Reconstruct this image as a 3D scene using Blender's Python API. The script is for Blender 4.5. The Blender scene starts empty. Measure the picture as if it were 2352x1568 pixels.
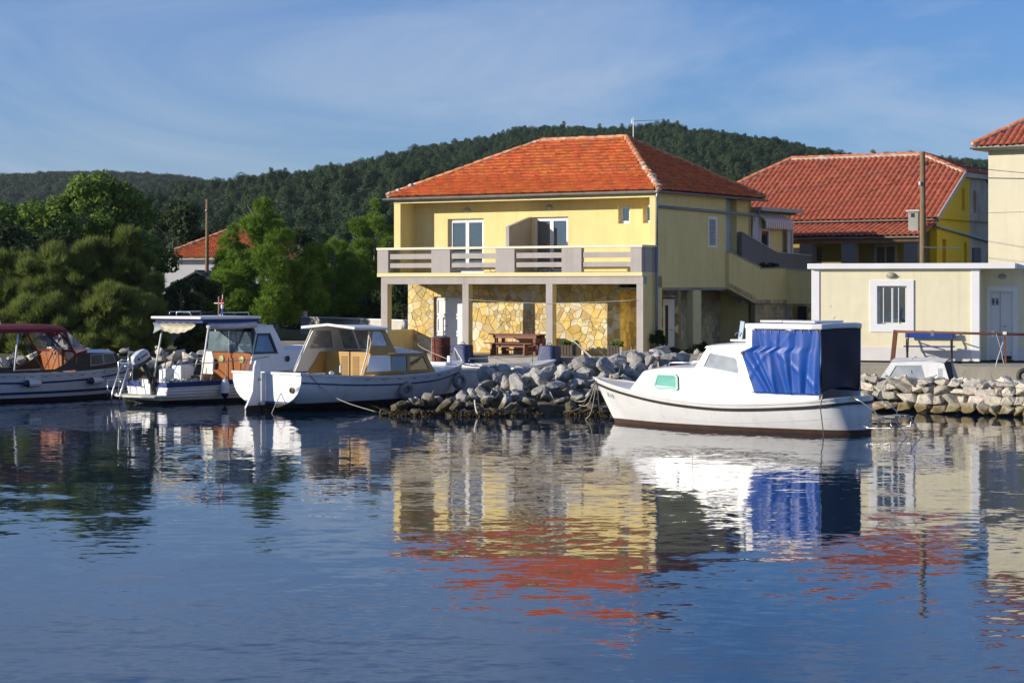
import bpy, math, random
import numpy as np
from mathutils import Vector, Matrix
from mathutils.geometry import tessellate_polygon

rad = math.radians
SC = bpy.context.scene
COL = SC.collection

# ------------------------------------------------------------------ camera
cam_d = bpy.data.cameras.new('camera')
cam = bpy.data.objects.new('camera', cam_d)
COL.objects.link(cam)
cam.location = (0, 0, 3.1)
cam.rotation_euler = (rad(90), 0, 0)
cam_d.sensor_width = 36
cam_d.lens = 75
cam_d.shift_y = -124 / 2352
cam_d.clip_start = 0.5
cam_d.clip_end = 6000
SC.camera = cam
SC.render.resolution_x, SC.render.resolution_y = 1024, 682

# ------------------------------------------------------------------ light
SUN_AZ, SUN_EL = rad(193.0), rad(15.5)
sdir = Vector((math.cos(SUN_AZ) * math.cos(SUN_EL), math.sin(SUN_AZ) * math.cos(SUN_EL), math.sin(SUN_EL)))
sun_d = bpy.data.lights.new('sun', 'SUN')
sun_d.energy = 3.75
sun_d.angle = rad(0.55)
sun_d.color = (1.0, 0.90, 0.76)
sun = bpy.data.objects.new('sun', sun_d)
sun.rotation_euler = (-sdir).to_track_quat('-Z', 'Y').to_euler()
sun.location = (-60, -10, 40)
COL.objects.link(sun)

W = bpy.data.worlds.new('World')
SC.world = W
W.use_nodes = True
wn, wl = W.node_tree.nodes, W.node_tree.links
wn.clear()
sky = wn.new('ShaderNodeTexSky')
sky.sky_type = 'NISHITA'
sky.sun_disc = False
sky.sun_elevation = SUN_EL
sky.sun_rotation = rad(90) - SUN_AZ
sky.altitude = 0
sky.air_density = 1.0
sky.dust_density = 0.0
sky.ozone_density = 6.0
bg = wn.new('ShaderNodeBackground')
bg.inputs['Strength'].default_value = 0.070
# thin high cloud, streaked, the same all round the dome
tc = wn.new('ShaderNodeTexCoord')
mp = wn.new('ShaderNodeMapping')
mp.inputs['Scale'].default_value = (2.2, 2.2, 7.5)
mp.inputs['Rotation'].default_value = (0.10, -0.16, 0.4)
mp.inputs['Location'].default_value = (1.3, 0.4, 0.2)
nz = wn.new('ShaderNodeTexNoise')
nz.inputs['Scale'].default_value = 1.15
nz.inputs['Detail'].default_value = 7
nz.inputs['Roughness'].default_value = 0.60
nz.inputs['Distortion'].default_value = 0.9
rp = wn.new('ShaderNodeValToRGB')
rp.color_ramp.elements[0].position = 0.42
rp.color_ramp.elements[0].color = (0, 0, 0, 1)
rp.color_ramp.elements[1].position = 0.66
rp.color_ramp.elements[1].color = (0.80, 0.80, 0.80, 1)
mx = wn.new('ShaderNodeMixRGB')
mx.inputs['Color2'].default_value = (5.3, 5.9, 6.9, 1)
wl.new(tc.outputs['Generated'], mp.inputs['Vector'])
wl.new(mp.outputs['Vector'], nz.inputs['Vector'])
wl.new(nz.outputs['Fac'], rp.inputs['Fac'])
# the veil thickens towards the horizon
sx = wn.new('ShaderNodeSeparateXYZ')
wl.new(tc.outputs['Generated'], sx.inputs[0])
ab = wn.new('ShaderNodeMath'); ab.operation = 'ABSOLUTE'
wl.new(sx.outputs['Z'], ab.inputs[0])
ex = wn.new('ShaderNodeMapRange')
ex.interpolation_type = 'SMOOTHSTEP'
ex.inputs['From Min'].default_value = 0.0; ex.inputs['From Max'].default_value = 0.20
ex.inputs['To Min'].default_value = 0.70; ex.inputs['To Max'].default_value = 0.50
wl.new(ab.outputs[0], ex.inputs['Value'])
mf = wn.new('ShaderNodeMath'); mf.operation = 'MULTIPLY'
wl.new(rp.outputs['Color'], mf.inputs[0]); wl.new(ex.outputs['Result'], mf.inputs[1])
wl.new(mf.outputs[0], mx.inputs['Fac'])
tint = wn.new('ShaderNodeMixRGB'); tint.blend_type = 'MULTIPLY'; tint.inputs['Fac'].default_value = 1.0
tint.inputs['Color2'].default_value = (0.90, 0.95, 1.22, 1)
wl.new(sky.outputs['Color'], tint.inputs['Color1'])
wl.new(tint.outputs['Color'], mx.inputs['Color1'])
wl.new(mx.outputs['Color'], bg.inputs['Color'])
wo = wn.new('ShaderNodeOutputWorld')
wl.new(bg.outputs['Background'], wo.inputs['Surface'])

vs = SC.view_settings
vs.view_transform = 'Standard'
vs.look = 'None'
vs.exposure = 0.66
vs.gamma = 1.0
vs.use_curve_mapping = False
SC.render.engine = 'CYCLES'
SC.cycles.max_bounces = 6
SC.cycles.diffuse_bounces = 4
SC.cycles.glossy_bounces = 4
SC.cycles.transparent_max_bounces = 10
SC.cycles.caustics_reflective = False
SC.cycles.caustics_refractive = False
SC.cycles.use_denoising = True

# ------------------------------------------------------------------ materials
MATS = {}
def M(name, col, rough=0.7, var=0.12, scale=2.0, bump=0.0, bscale=None, metal=0.0, spec=0.5, col2=None,
      stain=None, stain_scale=0.8, stain_amt=0.5, island=0.0, coat=0.0, stretch=None, transl=0.0, streak=0.0, streak_col=(0.30, 0.27, 0.20)):
    """procedural surface: base colour broken by two noises, optional second colour, stains, bump"""
    if name in MATS:
        return MATS[name]
    m = bpy.data.materials.new(name)
    m.use_nodes = True
    n, l = m.node_tree.nodes, m.node_tree.links
    b = n['Principled BSDF']
    b.inputs['Roughness'].default_value = rough
    b.inputs['Metallic'].default_value = metal
    b.inputs['Specular IOR Level'].default_value = spec
    b.inputs['Coat Weight'].default_value = coat
    tc = n.new('ShaderNodeTexCoord')
    src = tc.outputs['Object']
    if stretch:
        mp = n.new('ShaderNodeMapping')
        mp.inputs['Scale'].default_value = stretch
        l.new(src, mp.inputs['Vector'])
        src = mp.outputs['Vector']
    nz = n.new('ShaderNodeTexNoise')
    nz.inputs['Scale'].default_value = scale
    nz.inputs['Detail'].default_value = 6
    nz.inputs['Roughness'].default_value = 0.6
    l.new(src, nz.inputs['Vector'])
    c1 = [max(0, c * (1 - var)) for c in col]
    c2 = [min(1, c * (1 + var)) for c in (col2 or col)]
    rp = n.new('ShaderNodeValToRGB')
    rp.color_ramp.elements[0].position = 0.3
    rp.color_ramp.elements[1].position = 0.7
    rp.color_ramp.elements[0].color = (*c1, 1)
    rp.color_ramp.elements[1].color = (*c2, 1)
    l.new(nz.outputs['Fac'], rp.inputs['Fac'])
    out = rp.outputs['Color']
    if stain:
        n2 = n.new('ShaderNodeTexNoise')
        n2.inputs['Scale'].default_value = stain_scale
        n2.inputs['Detail'].default_value = 8
        n2.inputs['Roughness'].default_value = 0.7
        l.new(src, n2.inputs['Vector'])
        r2 = n.new('ShaderNodeValToRGB')
        r2.color_ramp.elements[0].position = 0.52
        r2.color_ramp.elements[1].position = 0.72
        r2.color_ramp.elements[0].color = (0, 0, 0, 1)
        r2.color_ramp.elements[1].color = (stain_amt,) * 3 + (1,)
        l.new(n2.outputs['Fac'], r2.inputs['Fac'])
        mx = n.new('ShaderNodeMixRGB')
        mx.inputs['Color2'].default_value = (*stain, 1)
        l.new(r2.outputs['Color'], mx.inputs['Fac'])
        l.new(out, mx.inputs['Color1'])
        out = mx.outputs['Color']
    if streak:
        ms_ = n.new('ShaderNodeMapping'); ms_.inputs['Scale'].default_value = (3.0, 3.0, 0.22)
        l.new(tc.outputs['Object'], ms_.inputs['Vector'])
        n4 = n.new('ShaderNodeTexNoise'); n4.inputs['Scale'].default_value = 1.6; n4.inputs['Detail'].default_value = 8; n4.inputs['Roughness'].default_value = 0.65
        l.new(ms_.outputs['Vector'], n4.inputs['Vector'])
        r4 = n.new('ShaderNodeMapRange')
        r4.inputs['From Min'].default_value = 0.50; r4.inputs['From Max'].default_value = 0.75
        r4.inputs['To Min'].default_value = 0.0; r4.inputs['To Max'].default_value = streak
        l.new(n4.outputs['Fac'], r4.inputs['Value'])
        m4 = n.new('ShaderNodeMixRGB'); m4.inputs['Color2'].default_value = (*streak_col, 1)
        l.new(r4.outputs['Result'], m4.inputs['Fac']); l.new(out, m4.inputs['Color1'])
        out = m4.outputs['Color']
    if island:
        g = n.new('ShaderNodeNewGeometry')
        oi = n.new('ShaderNodeObjectInfo')
        ad = n.new('ShaderNodeMath'); ad.operation = 'ADD'
        l.new(g.outputs['Random Per Island'], ad.inputs[0])
        l.new(oi.outputs['Random'], ad.inputs[1])
        fr = n.new('ShaderNodeMath'); fr.operation = 'FRACT'
        l.new(ad.outputs[0], fr.inputs[0])
        mr = n.new('ShaderNodeMapRange')
        mr.inputs['To Min'].default_value = 1 - island
        mr.inputs['To Max'].default_value = 1 + island
        l.new(fr.outputs[0], mr.inputs['Value'])
        hs = n.new('ShaderNodeHueSaturation')
        l.new(mr.outputs['Result'], hs.inputs['Value'])
        mh = n.new('ShaderNodeMapRange')
        mh.inputs['To Min'].default_value = 0.5 - island * 0.045
        mh.inputs['To Max'].default_value = 0.5 + island * 0.045
        ml = n.new('ShaderNodeMath'); ml.operation = 'MULTIPLY'; ml.inputs[1].default_value = 7.31
        l.new(fr.outputs[0], ml.inputs[0])
        f2 = n.new('ShaderNodeMath'); f2.operation = 'FRACT'
        l.new(ml.outputs[0], f2.inputs[0])
        l.new(f2.outputs[0], mh.inputs['Value'])
        l.new(mh.outputs['Result'], hs.inputs['Hue'])
        l.new(out, hs.inputs['Color'])
        out = hs.outputs['Color']
    l.new(out, b.inputs['Base Color'])
    if bump:
        n3 = n.new('ShaderNodeTexNoise')
        n3.inputs['Scale'].default_value = bscale or scale * 6
        n3.inputs['Detail'].default_value = 6
        l.new(src, n3.inputs['Vector'])
        bp = n.new('ShaderNodeBump')
        bp.inputs['Strength'].default_value = bump
        bp.inputs['Distance'].default_value = 0.03
        l.new(n3.outputs['Fac'], bp.inputs['Height'])
        l.new(bp.outputs['Normal'], b.inputs['Normal'])
    if transl:
        tr = n.new('ShaderNodeBsdfTranslucent')
        l.new(out, tr.inputs['Color'])
        ms = n.new('ShaderNodeMixShader')
        ms.inputs['Fac'].default_value = transl
        l.new(b.outputs['BSDF'], ms.inputs[1])
        l.new(tr.outputs['BSDF'], ms.inputs[2])
        l.new(ms.outputs['Shader'], n['Material Output'].inputs['Surface'])
    MATS[name] = m
    return m

def glassM(name, tint=(0.85, 0.9, 0.92), rough=0.03, refl=0.12, haze=0.0, hazecol=(0.8, 0.82, 0.84)):
    """pane: clear with a mirror sheen, optionally weathered milky"""
    if name in MATS:
        return MATS[name]
    m = bpy.data.materials.new(name)
    m.use_nodes = True
    n, l = m.node_tree.nodes, m.node_tree.links
    n.remove(n['Principled BSDF'])
    t = n.new('ShaderNodeBsdfTransparent'); t.inputs['Color'].default_value = (*tint, 1)
    g = n.new('ShaderNodeBsdfGlossy'); g.inputs['Roughness'].default_value = rough
    f = n.new('ShaderNodeFresnel'); f.inputs['IOR'].default_value = 1.5
    ad = n.new('ShaderNodeMath'); ad.operation = 'ADD'; ad.use_clamp = True
    ad.inputs[1].default_value = refl
    l.new(f.outputs['Fac'], ad.inputs[0])
    first = t.outputs['BSDF']
    if haze:
        d = n.new('ShaderNodeBsdfDiffuse'); d.inputs['Color'].default_value = (*hazecol, 1)
        tc = n.new('ShaderNodeTexCoord')
        nz = n.new('ShaderNodeTexNoise'); nz.inputs['Scale'].default_value = 4.0; nz.inputs['Detail'].default_value = 5
        l.new(tc.outputs['Object'], nz.inputs['Vector'])
        mr = n.new('ShaderNodeMapRange')
        mr.inputs['From Min'].default_value = 0.3; mr.inputs['From Max'].default_value = 0.7
        mr.inputs['To Min'].default_value = haze * 0.75; mr.inputs['To Max'].default_value = min(1, haze * 1.25)
        l.new(nz.outputs['Fac'], mr.inputs['Value'])
        mz = n.new('ShaderNodeMixShader')
        l.new(mr.outputs['Result'], mz.inputs['Fac'])
        l.new(first, mz.inputs[1]); l.new(d.outputs['BSDF'], mz.inputs[2])
        first = mz.outputs['Shader']
    ms = n.new('ShaderNodeMixShader')
    l.new(ad.outputs[0], ms.inputs['Fac'])
    l.new(first, ms.inputs[1]); l.new(g.outputs['BSDF'], ms.inputs[2])
    l.new(ms.outputs['Shader'], n['Material Output'].inputs['Surface'])
    MATS[name] = m
    return m

# ------------------------------------------------------------------ mesh helpers
class MB:
    def __init__(s):
        s.v, s.f = [], []
    def add(s, vs, fs):
        k = len(s.v)
        s.v += [tuple(p) for p in vs]
        s.f += [tuple(i + k for i in f) for f in fs]
        return s
    def box(s, x0, x1, y0, y1, z0, z1):
        vs = [(x, y, z) for z in (z0, z1) for y in (y0, y1) for x in (x0, x1)]
        return s.add(vs, [(0, 2, 3, 1), (4, 5, 7, 6), (0, 1, 5, 4), (2, 6, 7, 3), (0, 4, 6, 2), (1, 3, 7, 5)])
    def obox(s, c, size, rot=None):
        hx, hy, hz = size[0] / 2, size[1] / 2, size[2] / 2
        R = rot or Matrix.Identity(3)
        vs = [Vector(c) + R @ Vector((x, y, z)) for z in (-hz, hz) for y in (-hy, hy) for x in (-hx, hx)]
        return s.add(vs, [(0, 2, 3, 1), (4, 5, 7, 6), (0, 1, 5, 4), (2, 6, 7, 3), (0, 4, 6, 2), (1, 3, 7, 5)])
    def beam(s, a, b, w, h):
        """rectangular bar from a to b, w sideways, h upwards"""
        a, b = Vector(a), Vector(b)
        d = (b - a).normalized()
        up = Vector((0, 0, 1)) if abs(d.z) < 0.95 else Vector((0, 1, 0))
        sd = d.cross(up).normalized()
        up = sd.cross(d).normalized()
        vs = []
        for p in (a, b):
            for i, j in ((-1, -1), (1, -1), (1, 1), (-1, 1)):
                vs.append(p + sd * (i * w / 2) + up * (j * h / 2))
        return s.add(vs, [(3, 2, 1, 0), (4, 5, 6, 7), (0, 1, 5, 4), (1, 2, 6, 5), (2, 3, 7, 6), (3, 0, 4, 7)])
    def tube(s, pts, r, n=7, cap=True):
        pts = [Vector(p) for p in pts]
        rs = r if isinstance(r, (list, tuple)) else [r] * len(pts)
        k = len(s.v)
        ref = None
        for i, p in enumerate(pts):
            d = (pts[min(i + 1, len(pts) - 1)] - pts[max(i - 1, 0)]).normalized()
            if ref is None:
                ref = Vector((0, 0, 1)) if abs(d.z) < 0.9 else Vector((1, 0, 0))
            a = d.cross(ref).normalized()
            b = a.cross(d).normalized()
            ref = b
            for j in range(n):
                t = 2 * math.pi * j / n
                s.v.append(tuple(p + (a * math.cos(t) + b * math.sin(t)) * rs[i]))
        for i in range(len(pts) - 1):
            for j in range(n):
                j2 = (j + 1) % n
                s.f.append((k + i * n + j, k + i * n + j2, k + (i + 1) * n + j2, k + (i + 1) * n + j))
        if cap:
            s.f.append(tuple(k + j for j in range(n))[::-1])
            e = k + (len(pts) - 1) * n
            s.f.append(tuple(e + j for j in range(n)))
        return s
    def lathe(s, prof, c=(0, 0, 0), n=16, squash=1.0):
        k = len(s.v)
        for r, z in prof:
            for j in range(n):
                t = 2 * math.pi * j / n
                s.v.append((c[0] + r * math.cos(t), c[1] + r * math.sin(t) * squash, c[2] + z))
        for i in range(len(prof) - 1):
            for j in range(n):
                j2 = (j + 1) % n
                s.f.append((k + i * n + j, k + i * n + j2, k + (i + 1) * n + j2, k + (i + 1) * n + j))
        s.f.append(tuple(k + j for j in range(n))[::-1])
        e = k + (len(prof) - 1) * n
        s.f.append(tuple(e + j for j in range(n)))
        return s
    def plate(s, outer, holes, th, mp):
        """flat panel with openings; mp(u, v, w) -> xyz, w runs 0..th"""
        loops = [list(outer)] + [list(h) for h in holes]
        tri = tessellate_polygon([[Vector((u, v, 0)) for u, v in lp] for lp in loops])
        flat = [p for lp in loops for p in lp]
        N = len(flat)
        vs = [mp(u, v, 0) for u, v in flat] + [mp(u, v, th) for u, v in flat]
        fs = [tuple(t) for t in tri] + [tuple(i + N for i in t)[::-1] for t in tri]
        k = 0
        for lp in loops:
            n = len(lp)
            for i in range(n):
                j = (i + 1) % n
                fs.append((k + i, k + j, k + j + N, k + i + N))
            k += n
        return s.add(vs, fs)
    def poly(s, outer, th, mp):
        return s.plate(outer, [], th, mp)
    def grid(s, fn, nu, nv):
        k = len(s.v)
        for i in range(nu + 1):
            for j in range(nv + 1):
                s.v.append(tuple(fn(i / nu, j / nv)))
        for i in range(nu):
            for j in range(nv):
                a = k + i * (nv + 1) + j
                s.f.append((a, a + nv + 1, a + nv + 2, a + 1))
        return s
    def ball(s, c, r, n=8, m=6):
        rx, ry, rz = r if isinstance(r, (tuple, list)) else (r, r, r)
        return s.grid(lambda u, v: (c[0] + rx * math.sin(math.pi * v) * math.cos(2 * math.pi * u),
                                    c[1] + ry * math.sin(math.pi * v) * math.sin(2 * math.pi * u),
                                    c[2] - rz * math.cos(math.pi * v)), n, m)
    def build(s, name, mat, parent=None, smooth=False, bevel=0.0, fix=True, loc=None):
        me = bpy.data.meshes.new(name)
        me.from_pydata(s.v, [], s.f)
        if fix:
            import bmesh
            bm = bmesh.new(); bm.from_mesh(me)
            bmesh.ops.remove_doubles(bm, verts=bm.verts, dist=1e-5)
            bmesh.ops.recalc_face_normals(bm, faces=bm.faces)
            bm.to_mesh(me); bm.free()
        o = bpy.data.objects.new(name, me)
        COL.objects.link(o)
        if mat:
            me.materials.append(mat)
        if smooth:
            for p in me.polygons:
                p.use_smooth = True
            if smooth == 'auto':
                me.set_sharp_from_angle(angle=rad(40))
        if bevel:
            b = o.modifiers.new('bevel', 'BEVEL')
            b.width = bevel; b.segments = 2; b.limit_method = 'ANGLE'; b.angle_limit = rad(40)
        if parent:
            o.parent = parent
        if loc:
            o.location = loc
        return o

def tag(o, label=None, cat=None, group=None, kind=None):
    if label: o['label'] = label
    if cat: o['category'] = cat
    if group: o['group'] = group
    if kind: o['kind'] = kind
    return o
def thing(name, label, cat, loc=(0, 0, 0), deg=0, group=None):
    o = bpy.data.objects.new(name, None)
    COL.objects.link(o)
    o.location = loc
    o.rotation_euler = (0, 0, rad(deg))
    o.empty_display_size = 0.2
    return tag(o, label, cat, group)
def raw(name, verts, faces, mat, parent=None, smooth=False):
    """numpy arrays of triangles or quads to an object, fast"""
    me = bpy.data.meshes.new(name)
    verts = np.asarray(verts, np.float32); faces = np.asarray(faces, np.int32)
    me.vertices.add(len(verts)); me.vertices.foreach_set('co', verts.ravel())
    k = faces.shape[1]
    me.loops.add(faces.size); me.loops.foreach_set('vertex_index', faces.ravel())
    me.polygons.add(len(faces))
    me.polygons.foreach_set('loop_start', np.arange(0, faces.size, k, dtype=np.int32))
    if smooth:
        me.polygons.foreach_set('use_smooth', np.ones(len(faces), bool))
    me.update(calc_edges=True)
    if mat: me.materials.append(mat)
    o = bpy.data.objects.new(name, me)
    COL.objects.link(o)
    if parent: o.parent = parent
    return o
def share(name, mesh, parent, loc, rot=(0, 0, 0), sc=(1, 1, 1)):
    o = bpy.data.objects.new(name, mesh)
    COL.objects.link(o)
    o.parent = parent
    o.location = loc
    o.rotation_euler = rot
    o.scale = sc
    return o
def lerp_tab(tab, t):
    xs = [p[0] for p in tab]; ys = [p[1] for p in tab]
    return float(np.interp(t, xs, ys))
def smooth_tab(tab, t):
    """catmull-rom through a small table"""
    xs = [p[0] for p in tab]; ys = [p[1] for p in tab]
    n = len(xs)
    t = min(max(t, xs[0]), xs[-1])
    i = 0
    while i < n - 2 and t > xs[i + 1]:
        i += 1
    h = xs[i + 1] - xs[i]
    u = (t - xs[i]) / h
    def sl(k):
        if k == 0: return (ys[1] - ys[0]) / (xs[1] - xs[0])
        if k == n - 1: return (ys[-1] - ys[-2]) / (xs[-1] - xs[-2])
        return (ys[k + 1] - ys[k - 1]) / (xs[k + 1] - xs[k - 1])
    m0, m1 = sl(i) * h, sl(i + 1) * h
    return ((2*u**3 - 3*u**2 + 1) * ys[i] + (u**3 - 2*u**2 + u) * m0 + (-2*u**3 + 3*u**2) * ys[i + 1] + (u**3 - u**2) * m1)
def rect(u0, u1, v0, v1):
    return [(u0, v0), (u1, v0), (u1, v1), (u0, v1)]

# colours of the place
yellow = M('yellow_render', (0.78, 0.64, 0.29), 0.9, 0.05, 1.2, 0.12, 60, stain=(0.50, 0.42, 0.22), stain_amt=0.25, streak=0.30, streak_col=(0.42, 0.34, 0.16))
greyp = M('grey_render', (0.42, 0.385, 0.36), 0.9, 0.08, 1.5, 0.12, 60, streak=0.35, streak_col=(0.24, 0.22, 0.20))
whitep = M('white_paint', (0.78, 0.77, 0.75), 0.6, 0.04, 2)
pvc = M('white_plastic', (0.80, 0.81, 0.82), 0.35, 0.02, 2)
zinc = M('zinc_gutter', (0.30, 0.33, 0.33), 0.45, 0.15, 3, metal=0.5)
greypipe = M('grey_pipe', (0.20, 0.23, 0.27), 0.4, 0.08, 3)
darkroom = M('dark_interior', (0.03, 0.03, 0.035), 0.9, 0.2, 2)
concrete = M('concrete', (0.36, 0.34, 0.29), 0.92, 0.18, 1.3, 0.25, 14, stain=(0.20, 0.18, 0.14), stain_amt=0.6)
pane = glassM('window_glass')
# ------------------------------------------------------------------ water
def water_material():
    m = bpy.data.materials.new('harbour_water')
    m.use_nodes = True
    n, l = m.node_tree.nodes, m.node_tree.links
    b = n['Principled BSDF']
    b.inputs['Base Color'].default_value = (0.006, 0.022, 0.050, 1)
    b.inputs['Roughness'].default_value = 0.03
    b.inputs['IOR'].default_value = 1.40
    tc = n.new('ShaderNodeTexCoord')
    def slope(scale, sc, amp, rot, detail=2.0):
        mp = n.new('ShaderNodeMapping')
        mp.inputs['Scale'].default_value = sc
        mp.inputs['Rotation'].default_value = (0, 0, rot)
        l.new(tc.outputs['Object'], mp.inputs['Vector'])
        nz = n.new('ShaderNodeTexNoise')
        nz.inputs['Scale'].default_value = scale
        nz.inputs['Detail'].default_value = detail
        nz.inputs['Roughness'].default_value = 0.5
        l.new(mp.outputs['Vector'], nz.inputs['Vector'])
        sb = n.new('ShaderNodeVectorMath'); sb.operation = 'SUBTRACT'
        sb.inputs[1].default_value = (0.5, 0.5, 0.5)
        l.new(nz.outputs['Color'], sb.inputs[0])
        ml = n.new('ShaderNodeVectorMath'); ml.operation = 'MULTIPLY'
        ml.inputs[1].default_value = (amp * 0.55, amp, 0)
        l.new(sb.outputs[0], ml.inputs[0])
        return ml.outputs[0]
    a = slope(5.0, (0.55, 1.0, 1), 0.058, 0.12, 1.0)
    c = slope(14.0, (0.55, 1.0, 1), 0.050, -0.08, 1.5)
    d = slope(1.1, (0.5, 1.0, 1), 0.030, 0.3, 1.0)
    # breeze: patches where the fine ripple is stronger or dies away
    mp = n.new('ShaderNodeMapping'); mp.inputs['Scale'].default_value = (0.03, 0.09, 1)
    l.new(tc.outputs['Object'], mp.inputs['Vector'])
    nz = n.new('ShaderNodeTexNoise'); nz.inputs['Scale'].default_value = 1.0; nz.inputs['Detail'].default_value = 3
    l.new(mp.outputs['Vector'], nz.inputs['Vector'])
    mr = n.new('ShaderNodeMapRange')
    mr.inputs['From Min'].default_value = 0.35; mr.inputs['From Max'].default_value = 0.65
    mr.inputs['To Min'].default_value = 0.35; mr.inputs['To Max'].default_value = 1.15
    l.new(nz.outputs['Fac'], mr.inputs['Value'])
    a1 = n.new('ShaderNodeVectorMath'); a1.operation = 'ADD'
    l.new(a, a1.inputs[0]); l.new(c, a1.inputs[1])
    sc = n.new('ShaderNodeVectorMath'); sc.operation = 'SCALE'
    l.new(a1.outputs[0], sc.inputs[0]); l.new(mr.outputs['Result'], sc.inputs['Scale'])
    a2 = n.new('ShaderNodeVectorMath'); a2.operation = 'ADD'
    l.new(sc.outputs[0], a2.inputs[0]); l.new(d, a2.inputs[1])
    a3 = n.new('ShaderNodeVectorMath'); a3.operation = 'ADD'
    a3.inputs[1].default_value = (0, 0, 1)
    l.new(a2.outputs[0], a3.inputs[0])
    nn = n.new('ShaderNodeVectorMath'); nn.operation = 'NORMALIZE'
    l.new(a3.outputs[0], nn.inputs[0])
    l.new(nn.outputs[0], b.inputs['Normal'])
    return m
wm = MB().add([(-900, -150, 0), (900, -150, 0), (900, 140, 0), (-900, 140, 0)], [(0, 1, 2, 3)])
tag(wm.build('water', water_material()), kind='structure')
sb = MB().add([(-900, -150, -2.2), (900, -150, -2.2), (900, 140, -2.2), (-900, 140, -2.2)], [(0, 1, 2, 3)])
tag(sb.build('seabed', M('seabed_sand', (0.10, 0.10, 0.08), 0.9, 0.3, 0.4)), kind='structure')

# ------------------------------------------------------------------ ground, quay, hill
HLOC, HDEG = (5.14, 76.5, 0.6), -32.4
HA = rad(HDEG)
def hw(x, y):          # house local -> world XY
    return (HLOC[0] + x * math.cos(HA) - y * math.sin(HA), HLOC[1] + x * math.sin(HA) + y * math.cos(HA))
gmat = M('dry_ground', (0.13, 0.105, 0.06), 0.95, 0.35, 0.6, 0.5, 6, col2=(0.12, 0.13, 0.05), stain=(0.05, 0.09, 0.02), stain_scale=0.25, stain_amt=0.9)
g = MB()
q1, q2 = hw(-15.5, -1.7), hw(2.5, -1.7)
shore = [(-900, 77.5), (-30, 77.4), (-13.5, 77.8), (-11.5, 79.5), q1, q2, (7.6, 71.0), (8.2, 64.2), (9.5, 63.0), (22, 63.4), (900, 63)]
nS = len(shore)
def gz(x, y):
    return 0.52 if y < 85 else 0.52 + min(1.0, (y - 85) / 18) * 0.55
rows = [0, 4, 9, 16, 26, 45, 80, 150]
for k, dy in enumerate(rows):
    for (x, y) in shore:
        yy = y + dy * (1 if dy < 20 else 1) if k < 7 else 240
        g.v.append((x, yy, gz(x, yy)))
for (x, y) in shore:
    g.v.append((x, y - 0.02, -2.0))
nr = len(rows)
for k in range(nr - 1):
    for i in range(nS - 1):
        g.f.append((k * nS + i, k * nS + i + 1, (k + 1) * nS + i + 1, (k + 1) * nS + i))
for i in range(nS - 1):
    g.f.append((nr * nS + i, nr * nS + i + 1, i + 1, i))
tag(g.build('ground', gmat), kind='structure')
# concrete quay apron along the house front
qa = MB()
def hmap(z0):
    return lambda u, v, w: (*hw(u, v), z0 + w)
qa.poly([(-15.4, -1.8), (2.3, -1.8), (2.3, 3.2), (-0.1, 3.2), (-0.1, 1.2), (-15.4, 1.2)], 0.45, hmap(0.135))
tag(qa.build('quay', concrete, bevel=0.02), kind='structure')
qb = MB().poly([(-15.2, -2.5), (1.6, -2.5), (1.6, -1.803), (-15.2, -1.803)], 1.2, hmap(-0.95))
tag(qb.build('quay_ledge', M('ledge_concrete', (0.40, 0.36, 0.25), 0.92, 0.2, 1.3, 0.25, 14, stain=(0.16, 0.15, 0.08), stain_amt=0.7), bevel=0.02), kind='structure')
grass = MB().add([(-9.9, 92.4, 0.78), (-6.2, 91.4, 0.76), (-5.4, 100, 1.0), (-13.5, 101, 1.02)], [(0, 1, 2, 3)])
tag(grass.build('lawn', M('lawn_grass', (0.07, 0.12, 0.025), 0.95, 0.4, 3, 0.6, 30, col2=(0.11, 0.12, 0.03), stain=(0.16, 0.08, 0.03), stain_scale=0.35, stain_amt=0.9)), kind='structure')
kerb = MB().box(-13.5, -5.2, 88.6, 89.4, 0.5, 0.86)
tag(kerb.build('path', M('path_concrete', (0.40, 0.37, 0.32), 0.9, 0.15, 1.2, 0.2), bevel=0.02), kind='structure')

def ridge_z(x):
    tab = [(-520, 30), (-180, 34), (-134, 36), (-107, 39), (-80, 44), (-64, 47), (-48, 49.5), (-33, 54), (-18, 55.5), (-4, 58), (4, 60),
           (16, 61), (34, 60.5), (54, 62), (68, 59.5), (80, 58), (94, 55.5), (105, 52), (114, 49.5), (126, 49), (141, 49.5), (157, 48.5), (168, 46), (190, 42), (260, 34), (520, 26)]
    return lerp_tab(tab, x) - 6.0
def hill_z(x, y):
    s = (y - 150) / 600
    if s <= 0:
        return 1.0
    r = ridge_z(x)
    if s < 1:
        e = s ** 1.15
        h = r * min(1, e)
    else:
        h = r * max(0.0, 1 - (s - 1) * 0.9)
    h += 1.6 * math.sin(x * 0.045 + y * 0.02) * min(1, s * 3) * (1 - min(1, s) ** 4) + 1.0 * math.sin(x * 0.11 - y * 0.031) * min(1, s * 3) * (1 - min(1, s) ** 4)
    return 1.0 + max(0, h)
hm = MB().grid(lambda u, v: (lambda x, y: (x, y, hill_z(x, y)))(-520 + 1040 * u, 150 + 950 * v), 104, 60)
hillmat = M('hill_scrubland', (0.045, 0.055, 0.03), 0.95, 0.4, 0.06, 0.5, 0.8, col2=(0.07, 0.07, 0.035), stain=(0.30, 0.29, 0.27), stain_scale=0.05, stain_amt=0.7)
tag(hm.build('hill', hillmat, smooth=True), kind='structure')
def far_z(x):
    tab = [(-900, 36), (-420, 58), (-330, 65), (-270, 68), (-230, 68.5), (-195, 66), (-150, 57), (0, 40), (500, 30)]
    return lerp_tab(tab, x)
def farhill(x, y):
    s = (y - 900) / 400
    return max(0, far_z(x) * (math.sin(min(1.6, max(0, s)) * math.pi / 2) if s < 1.6 else 0.5))
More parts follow.
